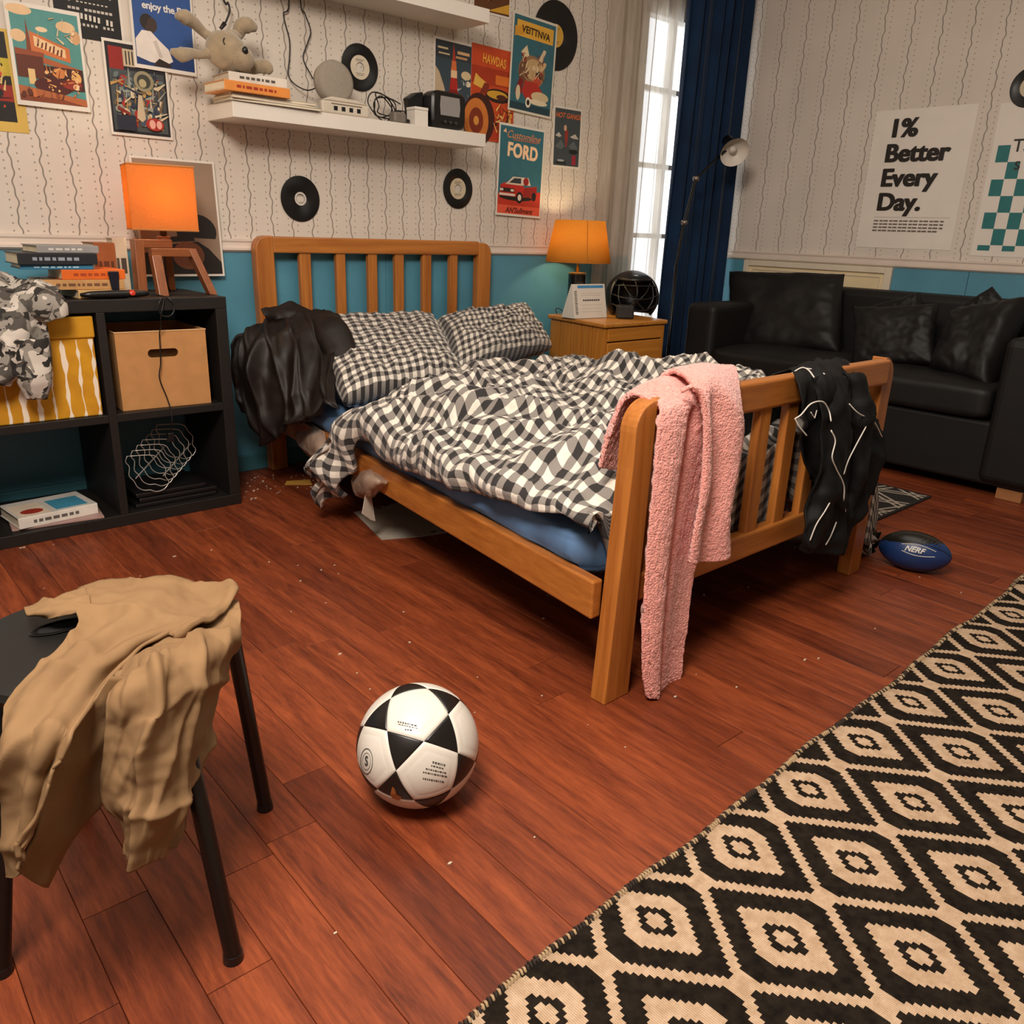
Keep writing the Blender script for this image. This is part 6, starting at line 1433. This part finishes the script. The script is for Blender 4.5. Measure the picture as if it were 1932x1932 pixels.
# =================================================================== WALL SHELVES AND WHAT STANDS ON THEM
M_ws = mk('white_lacquer', 'ddd5ca', 0.4, var=0.02)
s1_ = add('wall_shelf', box((1.392, 3.032, 1.350), (2.553, WY - 0.0005, 1.4025)), M_ws, bevel=0.0015); tag(s1_, 'white floating wall shelf holding electronics above the bed', 'shelf', 'white floating shelves')
s2_ = add('wall_shelf', box((1.392, 3.032, 1.832), (2.560, WY - 0.0005, 1.8845)), M_ws, bevel=0.0015); tag(s2_, 'upper white floating wall shelf at the top of the picture', 'shelf', 'white floating shelves')
ST = 1.4028
mags = [('grey', 1.560, 3.10, 0.35, 0.16, -0.03, '9a948c'), ('white', 1.548, 3.10, 0.33, 0.155, 0.05, 'cfc8bd'), ('ivory', 1.555, 3.105, 0.33, 0.15, -0.02, 'c8beb0')]
for k, (nm, x, y, w_, d_, rz, col) in enumerate(mags):
    t = thing('magazine', ['lowest grey magazine on the wall shelf', 'white magazine in the middle of the wall shelf pile', 'ivory magazine on top of the wall shelf pile'][k], 'magazine', (x, y, ST + k * 0.0085), rz, 'magazines on the wall shelf')
    add('pages', box((-w_/2 + 0.002, -d_/2 + 0.002, 0.0008), (w_/2 - 0.002, d_/2 - 0.002, 0.0074)), M_pages, t); add('cover', box((-w_/2, -d_/2, 0.0074), (w_/2, d_/2, 0.0084)), C_('mag' + nm, col), t); add('cover', box((-w_/2, -d_/2, 0), (w_/2, d_/2, 0.0008)), C_('mag' + nm, col), t)
zz = ST + 0.0262
book('orange book with red lettering lying on the magazines on the wall shelf', (1.475, 3.085, zz), 0.250, 0.165, 0.032, 0.03, C_('orangebk', 'd08a50'), C_('orangesp', 'd9883e'), 'books on the wall shelf', marks='9a2c16')
book('white book under the plush toy on the wall shelf', (1.490, 3.09, zz + 0.0325), 0.215, 0.15, 0.030, -0.04, C_('whitebk', 'd2c8ba'), None, 'books on the wall shelf', marks='4a443c')
# plush toy
M_pl = mk('plush_fur', '9c8a70', 0.95, var=0.15, vs=30, bump=0.6, bs=260, bd=0.004, **{'Sheen Weight': 0.5, 'Specular IOR Level': 0.1})
pz = zz + 0.063
pl = thing('plush_toy', 'floppy grey beige plush toy with long limbs on the wall shelf books', 'plush toy', (1.50, 3.09, pz))
def blob(c, r, M=None, n=26, seed=0, k=0.05):
    bm = nb(); bmesh.ops.create_uvsphere(bm, u_segments=n, v_segments=n // 2 + 4, radius=1.0)
    for v in bm.verts:
        d = 1 + k * fbm((v.co.x * 2 + seed, v.co.y * 2, v.co.z * 2), 2)
        p = Vector((v.co.x * r[0] * d, v.co.y * r[1] * d, v.co.z * r[2] * d)); v.co = (M @ p if M else p) + Vector(c)
    return bm
hc_ = Vector((1.3966, 3.0600, 1.5460)); hc_.z = pz + 0.066
add('head', blob(hc_, (0.072, 0.058, 0.064), Matrix.Rotation(0.35, 4, 'Y')), M_pl, pl, True, smooth=True)
add('muzzle', blob(hc_ + Vector((0.038, -0.030, -0.022)), (0.044, 0.042, 0.040)), M_pl, pl, True, smooth=True)
add('eye', blob(hc_ + Vector((0.036, -0.068, 0.000)), (0.0105, 0.008, 0.012)), M_dk, pl, True, smooth=True)
add('mouth_stitch', tube(nb(), spline([hc_ + Vector((-0.028, -0.052, 0.030)), hc_ + Vector((-0.033, -0.053, 0.020)), hc_ + Vector((-0.030, -0.055, 0.010))], 8), 0.002, 5), M_dk, pl, True)
def limb(pts, rads, name='limb'): 
    return add(name, tube(nb(), spline([Vector(p) for p in pts], 24), [rads[0] + 0 * k if False else (lambda t: rads[min(int(t * (len(rads)-1)), len(rads)-2)] + (rads[min(int(t * (len(rads)-1)), len(rads)-2)+1] - rads[min(int(t * (len(rads)-1)), len(rads)-2)]) * (t * (len(rads)-1) - min(int(t * (len(rads)-1)), len(rads)-2)))(k / 23) for k in range(24)], 14), M_pl, pl, True, smooth=True)
limb([hc_ + Vector((-0.040, 0.0, 0.030)), (1.3299, 3.0800, 1.6059), (1.2916, 3.0700, 1.6299), (1.2582, 3.0600, 1.6384), (1.2278, 3.0500, 1.6349)], [0.017, 0.015, 0.020, 0.024, 0.010], 'arm')
limb([hc_ + Vector((-0.055, 0.0, -0.010)), (1.3061, 3.0600, 1.5344), (1.2655, 3.0500, 1.5305), (1.2286, 3.0400, 1.5208), (1.1943, 3.0400, 1.5266)], [0.018, 0.013, 0.017, 0.024, 0.008], 'arm')
limb([hc_ + Vector((0.018, 0.01, 0.05)), (1.4572, 3.1000, 1.6222), (1.4703, 3.0900, 1.6493), (1.4954, 3.0800, 1.6554), (1.5207, 3.0800, 1.6497)], [0.020, 0.020, 0.026, 0.026, 0.012], 'ear')
limb([hc_ + Vector((0.045, 0.02, -0.045)), (1.4950, 3.1000, 1.5209), (1.5216, 3.0700, 1.5299), (1.5378, 3.0500, 1.5250), (1.5481, 3.0400, 1.5102)], [0.022, 0.020, 0.023, 0.025, 0.012], 'leg')
# round grey speaker
t = thing('round_speaker', 'round grey disc speaker standing on the wall shelf', 'speaker', (1.832, 3.09, ST))
add('grille', lathe(nb(), [(0.0005, -0.030), (0.060, -0.030), (0.072, -0.026), (0.0765, -0.016)], 44, Matrix.Translation((0, 0, 0.116)) @ Matrix.Rotation(-0.12, 4, 'X') @ Matrix.Rotation(PI/2, 4, 'X') @ Matrix.Rotation(PI, 4, 'X')), mk('speaker_cloth', '8f8577', 0.9, var=0.06, vs=90, bump=0.3, bs=700, bd=0.001), t, smooth=True)
add('body', lathe(nb(), [(0.0765, -0.016), (0.0775, 0.0), (0.074, 0.022), (0.0005, 0.024)], 44, Matrix.Translation((0, 0, 0.116)) @ Matrix.Rotation(-0.12, 4, 'X') @ Matrix.Rotation(PI/2, 4, 'X') @ Matrix.Rotation(PI, 4, 'X')), mk('speaker_shell', 'a79c8c', 0.5), t, smooth=True)
add('stand', box((-0.035, -0.02, 0.0), (0.035, 0.045, 0.046)), mk('speaker_shell', 'a79c8c', 0.5), t, bevel=0.008)
# router
t = thing('router', 'cream network router with four black ports on the wall shelf', 'router', (1.853, 3.066, ST), 0.0)
M_cr = mk('cream_plastic', 'c9beac', 0.45, var=0.04)
add('body', box((-0.105, -0.03, 0.0), (0.105, -0.002, 0.045)), M_cr, t, bevel=0.008, seg=3)
add('lid', prism(nb(), [(-0.104, 0.045), (-0.06, 0.060), (0.05, 0.058), (0.104, 0.045)], Matrix.Translation((0, -0.003, 0)) @ Matrix.Rotation(PI/2, 4, 'X'), 0.025), M_cr, t, bevel=0.004)
for k in range(4): add('port', box((-0.055 + k * 0.034, -0.0312, 0.013), (-0.039 + k * 0.034, -0.0298, 0.028)), mk('hole_black', '050404', 0.9), t)
add('slot', box((-0.065, -0.0312, 0.034), (0.07, -0.0298, 0.038)), mk('slot_brown', '7a6c58', 0.7), t)
# tangled cables
def tangle(label, c, rx, rz, n, seed, name='cable_tangle'):
    random.seed(seed); pts = []
    for k in range(n):
        a = k * 1.05 + random.uniform(-0.3, 0.3); q = random.uniform(0.45, 1.0)
        pts.append((c[0] + rx * q * math.cos(a), c[1] + random.uniform(-0.035, 0.035), c[2] + abs(rz * (0.5 + 0.5 * q * math.sin(a))) + 0.004))
    return tag(add(name, tube(nb(), spline(pts, n * 12), 0.0026, 6), M_dk, smooth=True), label, 'cable', 'cables on the wall shelf')
tangle('large tangle of black cable beside the router on the wall shelf', (2.075, 3.12, ST), 0.070, 0.115, 26, 2)
tangle('small loops of black cable beside the white box on the wall shelf', (2.165, 3.13, ST), 0.05, 0.055, 16, 6)
t = thing('power_adapter', 'grey power adapter among the cables on the wall shelf', 'adapter', (2.115, 3.07, ST))
add('body', box((-0.03, -0.02, 0.0), (0.03, 0.025, 0.042)), mk('adapter_grey', '6f675e', 0.5), t, bevel=0.01, seg=3); add('plug', cyl(nb(), (0.031, 0, 0.015), (0.055, 0, 0.015), 0.010, 0.006, 12), M_dk, t)
t = thing('white_box', 'small white box beside the mini television on the wall shelf', 'box', (2.215, 3.072, ST))
add('body', box((-0.035, -0.032, 0.0), (0.030, 0.03, 0.058)), M_ws, t, bevel=0.002); add('lid', box((-0.036, -0.033, 0.0585), (0.031, 0.031, 0.070)), M_ws, t, bevel=0.002)
# mini television
tv = thing('mini_television', 'small black portable television on the wall shelf', 'television', (2.362, 3.125, ST), math.radians(3))
M_tv = mk('tv_black', '100f0e', 0.35, var=0.1)
def tv_rows():
    rows = []
    for y, w_, z0, z1 in ((-0.075, 0.086, 0.010, 0.140), (-0.066, 0.094, 0.004, 0.147), (-0.02, 0.095, 0.003, 0.147), (0.03, 0.080, 0.010, 0.138), (0.075, 0.055, 0.025, 0.120), (0.10, 0.030, 0.040, 0.095)):
        r = []
        for k in range(24):
            a = 2 * PI * k / 24; c, s = math.cos(a), math.sin(a); e = 0.35
            r.append((w_ * math.copysign(abs(c) ** e, c), y, (z0 + z1)/2 + (z1 - z0)/2 * math.copysign(abs(s) ** e, s)))
        rows.append(r)
    return rows
bm = grid_mesh('tv', tv_rows(), None, True); bm.verts.ensure_lookup_table(); bm.faces.new([bm.verts[i] for i in range(24)]); bm.faces.new([bm.verts[len(bm.verts)-24+i] for i in range(24)][::-1])
add('case', bm, M_tv, tv, smooth=True, auto=0.6)
add('hood', prism(nb(), [(0.0, 0.0), (0.06, 0.0), (0.06, 0.130), (0.020, 0.122), (-0.020, 0.098)], Matrix.Translation((-0.150, 0.03, 0.010)) @ Matrix.Rotation(PI/2, 4, 'X'), 0.04), M_tv, tv, bevel=0.005)
add('screen', prism(nb(), [(-0.052, 0.052), (0.052, 0.052), (0.057, 0.085), (0.052, 0.126), (-0.052, 0.126), (-0.056, 0.09)], Matrix.Translation((0, -0.0755, 0)) @ Matrix.Rotation(PI/2, 4, 'X'), 0.003), mk('crt_glass', '8e8a86', 0.15, var=0.03), tv, bevel=0.002)
for k in range(3): add('knob', cyl(nb(), (-0.03 + 0.03 * k, -0.0755, 0.028), (-0.03 + 0.03 * k, -0.084, 0.028), 0.006, seg=14), mk('knob_grey', '3a3734', 0.4), tv)
add('foot', box((-0.05, -0.06, 0.0), (0.05, 0.05, 0.006)), M_tv, tv)
# hanging cables
cb_ = mk('cable_black', '1b1817', 0.5)
c1 = thing('hanging_cable', 'short looped cable with a silver plug hanging over the plush toy', 'cable', (1.4374, 3.2000, 1.6484), 0, 'cables hanging on the wall')
add('wire', tube(nb(), spline([(1.36, 3.2, 2.05), (1.4564, 3.2000, 1.7608), (1.4781, 3.2000, 1.7401), (1.4818, 3.2000, 1.7126), (1.4607, 3.2000, 1.6706), (1.4416, 3.2000, 1.6525)], 40), 0.0035, 6), cb_, c1, True, smooth=True)
add('plug', tube(nb(), [(1.4586, 3.1950, 1.6713), (1.4369, 3.1950, 1.6460)], [0.008, 0.005], 10), cb_, c1, True, smooth=True)
add('plug_tip', blob((1.4327, 3.1900, 1.6447), (0.007, 0.007, 0.007)), mk('silver_tip', 'e8e2d8', 0.2, 0.4), c1, True, smooth=True)
o = add('hanging_cable', tube(nb(), spline([(1.720, 3.235, 2.10), (1.7374, 3.2350, 1.8004), (1.7124, 3.2350, 1.7470), (1.7317, 3.2350, 1.6667), (1.7280, 3.2350, 1.6030), (1.7203, 3.2350, 1.5472), (1.7379, 3.2250, 1.5154), (1.7756, 3.2000, 1.4957), (1.7927, 3.1600, 1.5017), (1.7957, 3.1600, 1.5168), (1.7969, 3.2000, 1.5540), (1.7870, 3.2350, 1.6115), (1.8081, 3.2350, 1.6659), (1.8242, 3.2350, 1.7120), (1.8021, 3.2350, 1.7677), (1.7864, 3.2350, 1.8093), (1.80, 3.235, 2.10)], 160), 0.0026, 6), cb_, smooth=True)
tag(o, 'long thin cable loop hanging down behind the round speaker', 'cable', 'cables hanging on the wall')

# =================================================================== BALLS
Rb = 0.1105; bc = Vector((0.752, 1.048, Rb))
ball = thing('soccer_ball', 'white and black soccer ball on the wooden floor', 'ball', (bc.x, bc.y, 0))
g_ = (1 + 5 ** 0.5) / 2
ico = [Vector(v).normalized() for v in [(0, s1, s2 * g_) for s1 in (-1, 1) for s2 in (-1, 1)] + [(s1, s2 * g_, 0) for s1 in (-1, 1) for s2 in (-1, 1)] + [(s2 * g_, 0, s1) for s1 in (-1, 1) for s2 in (-1, 1)]]
nbrs = {i: [j for j in range(12) if j != i and ico[i].dot(ico[j]) > 0.4] for i in range(12)}
mid = lambda i, j: (ico[i] + ico[j]).normalized()
tri = [(i, j, k) for i in range(12) for j in nbrs[i] if j > i for k in nbrs[i] if k > j and k in nbrs[j]]
# turn the model so that one black panel faces the viewer as in the photograph
ti = tri[0]; n0 = (ico[ti[0]] + ico[ti[1]] + ico[ti[2]]).normalized(); m0 = mid(ti[0], ti[1]); e0 = (m0 - n0 * m0.dot(n0)).normalized(); f0 = n0.cross(e0)
n1_ = Vector((-0.6881, -0.5126, 0.5136)).normalized(); e1 = Vector((-0.4819, -0.2063, -0.8516)); e1 = (e1 - n1_ * e1.dot(n1_)).normalized(); f1 = n1_.cross(e1)
RB = Matrix((e1, f1, n1_)).transposed() @ Matrix((e0, f0, n0))
M_bw = mk('ball_white', 'dcd6cb', 0.38, var=0.04, vs=14, **{'Coat Weight': 0.2}); M_bb = mk('ball_black', '15110f', 0.35, var=0.1)
def panel(poly, n, white):
    bm = nb(); c = sum(poly, Vector()).normalized(); m = len(poly); cache = {}
    def vert(p, wc):
        key = (round(p.x, 5), round(p.y, 5), round(p.z, 5))
        if key not in cache:
            r = Rb - 0.0016 * max(0, 1 - wc / 0.07) ** 2
            if white: r -= 0.0009 * math.exp(-((wc - 0.27) / 0.022) ** 2)
            cache[key] = bm.verts.new(bc + (RB @ p) * r)
        return cache[key]
    for q in range(m):
        a, b_ = poly[q], poly[(q+1) % m]
        def pt(i, j):     # i steps from the edge to the centre, j along
            wc = i / n; k = n - i
            e = a.lerp(b_, j / k) if k else a
            # keep the rim on the great circle
            p = (e.normalized() * (1 - wc) + c * wc).normalized(); return vert(p, wc)
        for i in range(n):
            for j in range(n - i):
                try: bm.faces.new((pt(i, j), pt(i, j+1), pt(i+1, j)))
                except ValueError: pass
                if j < n - i - 1:
                    try: bm.faces.new((pt(i, j+1), pt(i+1, j+1), pt(i+1, j)))
                    except ValueError: pass
    return bm
def order(c, pts):
    u_, v_ = frame(c); return sorted(pts, key=lambda p: math.atan2(p.dot(v_), p.dot(u_)))
for i in range(12):
    add('white_panel', panel(order(ico[i], [mid(i, j) for j in nbrs[i]]), 20, True), M_bw, ball, True, smooth=True)
for i, j, k in tri:
    c = (ico[i] + ico[j] + ico[k]).normalized(); add('black_panel', panel(order(c, [mid(i, j), mid(j, k), mid(k, i)]), 12, False), M_bb, ball, True, smooth=True)
# printed marks on the ball
su_, sr_ = Vector((0.3596, 0.4414, 0.8221)), Vector((0.7999, -0.5995, -0.028)); sf_ = sr_.cross(su_)
def on_ball(x, y, k=0.0006):
    """x, y: offsets on the visible disc as fractions of the radius"""
    z = math.sqrt(max(0.0, 1 - x*x - y*y)); return bc + (sr_ * x + su_ * y + sf_ * z) * (Rb + k)
def mark(polys, mat, nm):
    bm = nb()
    for P in polys:
        try: bm.faces.new([bm.verts.new(on_ball(x, y)) for x, y in P])
        except ValueError: pass
    add(nm, bm, mat, ball, True)
ring = []
for k in range(28):
    a0, a1 = 2*PI*k/28, 2*PI*(k+1)/28; cx, cy = -0.79, -0.255
    for r0, r1 in ((0.92, 1.0), (0.62, 0.66)): ring.append([(cx + 0.105*r0*math.cos(a0), cy + 0.20*r0*math.sin(a0)), (cx + 0.105*r1*math.cos(a0), cy + 0.20*r1*math.sin(a0)), (cx + 0.105*r1*math.cos(a1), cy + 0.20*r1*math.sin(a1)), (cx + 0.105*r0*math.cos(a1), cy + 0.20*r0*math.sin(a1))])
mark(ring, M_ink, 'round_emblem')
vs, fs = TXT['ess']; mark([[(-0.79 + vs[i].x * 0.12, -0.255 + vs[i].y * 0.20) for i in f] for f in fs], M_ink, 'emblem_letter')
random.seed(12); L_ = []
for (x, y, w_, hgt, sl) in ((0.33, -0.30, 0.20, 0.03, -0.25), (0.31, -0.345, 0.20, 0.02, -0.25), (0.28, -0.40, 0.30, 0.022, -0.22), (0.28, -0.455, 0.38, 0.022, -0.2), (0.24, -0.54, 0.30, 0.025, -0.18), (-0.17, 0.295, 0.30, 0.022, -0.22), (-0.17, 0.265, 0.28, 0.012, -0.22), (-0.16, 0.205, 0.09, 0.02, -0.1)):
    q = -w_/2
    while q < w_/2: l = random.uniform(0.012, 0.04); L_.append([(x + q, y + sl*q), (x + q + l, y + sl*(q+l)), (x + q + l, y + sl*(q+l) + hgt), (x + q, y + sl*q + hgt)]); q += l + 0.012
mark(L_, M_ink, 'fine_print')
mark([[(-0.37, -0.62), (-0.33, -0.66), (-0.31, -0.74), (-0.22, -0.78), (-0.27, -0.84), (-0.38, -0.80), (-0.40, -0.74)]], mk('emblem_copper', 'a0602c', 0.5), 'copper_emblem')

# blue and black foam football
fc = Vector((2.6549, 0.9534, 0.0640)); fc.z = 0.0645; axis = Vector((0.25, -0.968, 0.0)).normalized()
fb = thing('football', 'blue and black foam football on the floor near the sofa', 'football', (fc.x, fc.y, 0))
prof = [(0.0645 * math.cos(math.asin(t)) ** 1.15 if abs(t) < 1 else 0.0006, 0.110 * t) for t in [math.sin(-PI/2 + PI * k / 40) for k in range(41)]]
prof = [(max(r, 0.0006), z) for r, z in prof]
u_, v_ = frame(axis); FM = Matrix(((u_.x, v_.x, axis.x, fc.x), (u_.y, v_.y, axis.y, fc.y), (u_.z, v_.z, axis.z, fc.z), (0, 0, 0, 1)))
M_fbl = mk('foam_blue', '14305f', 0.4, var=0.15, vs=20); M_fbk = mk('foam_black', '14130f', 0.3, var=0.2, vs=20)
bm = lathe(nb(), prof, 60, FM, True)
view_n = Vector((0.30, 0.25, 0.92))
for f in bm.faces:
    f.material_index = 1 if (f.calc_center_median() - fc).normalized().dot(view_n) > 0.30 + 0.0 else 0
add('body', bm, [M_fbl, M_fbk], fb, True, smooth=True)
cdir = (Vector((0, 0, 1)) - fc).normalized()
def fb_pt(a, h, k=0.0012):
    """a along the ball, h height angle above the horizon facing the viewer"""
    r = 0.0645 * math.cos(math.asin(max(-1, min(1, a / 0.110)))) ** 1.15 + k
    side_ = axis.cross(Vector((0, 0, 1))); side_ = -side_ if side_.dot(Vector((0, 0, 1)) * 0 - Vector((fc.x, fc.y, 0))) < 0 else side_
    return fc + axis * a + (side_.normalized() * math.cos(h) + Vector((0, 0, 1)) * math.sin(h)) * r
vs, fs = TXT['nerf']; bm = nb(); V = [bm.verts.new(fb_pt(0.004 + v.x * 0.024, 0.38 + v.y * 0.38)) for v in vs]
for f in fs:
    try: bm.faces.new([V[i] for i in f])
    except ValueError: pass
add('lettering', bm, M_pipe, fb, True)
def band(a0, a1, h0, bow): return [fb_pt(a0 + (a1 - a0) * k / 16, h0 + bow * math.sin(PI * k / 16), 0.001) for k in range(17)]
add('logo_line', tube(nb(), band(-0.035, 0.065, 0.56, 0.10), 0.0011, 5), M_pipe, fb, True); add('logo_line', tube(nb(), band(-0.030, 0.065, 0.22, -0.10), 0.0011, 5), M_pipe, fb, True)
add('seam', tube(nb(), [fb_pt(-0.108 + 0.216 * k / 40, 0.78, 0.0003) for k in range(41)], 0.0012, 5), M_fbk, fb, True)
for k in range(5): add('lace', tube(nb(), [fb_pt(0.02 + k * 0.012, 0.95), fb_pt(0.024 + k * 0.012, 1.15)], 0.0016, 5), mk('lace_grey', '3a3836', 0.5), fb, True)
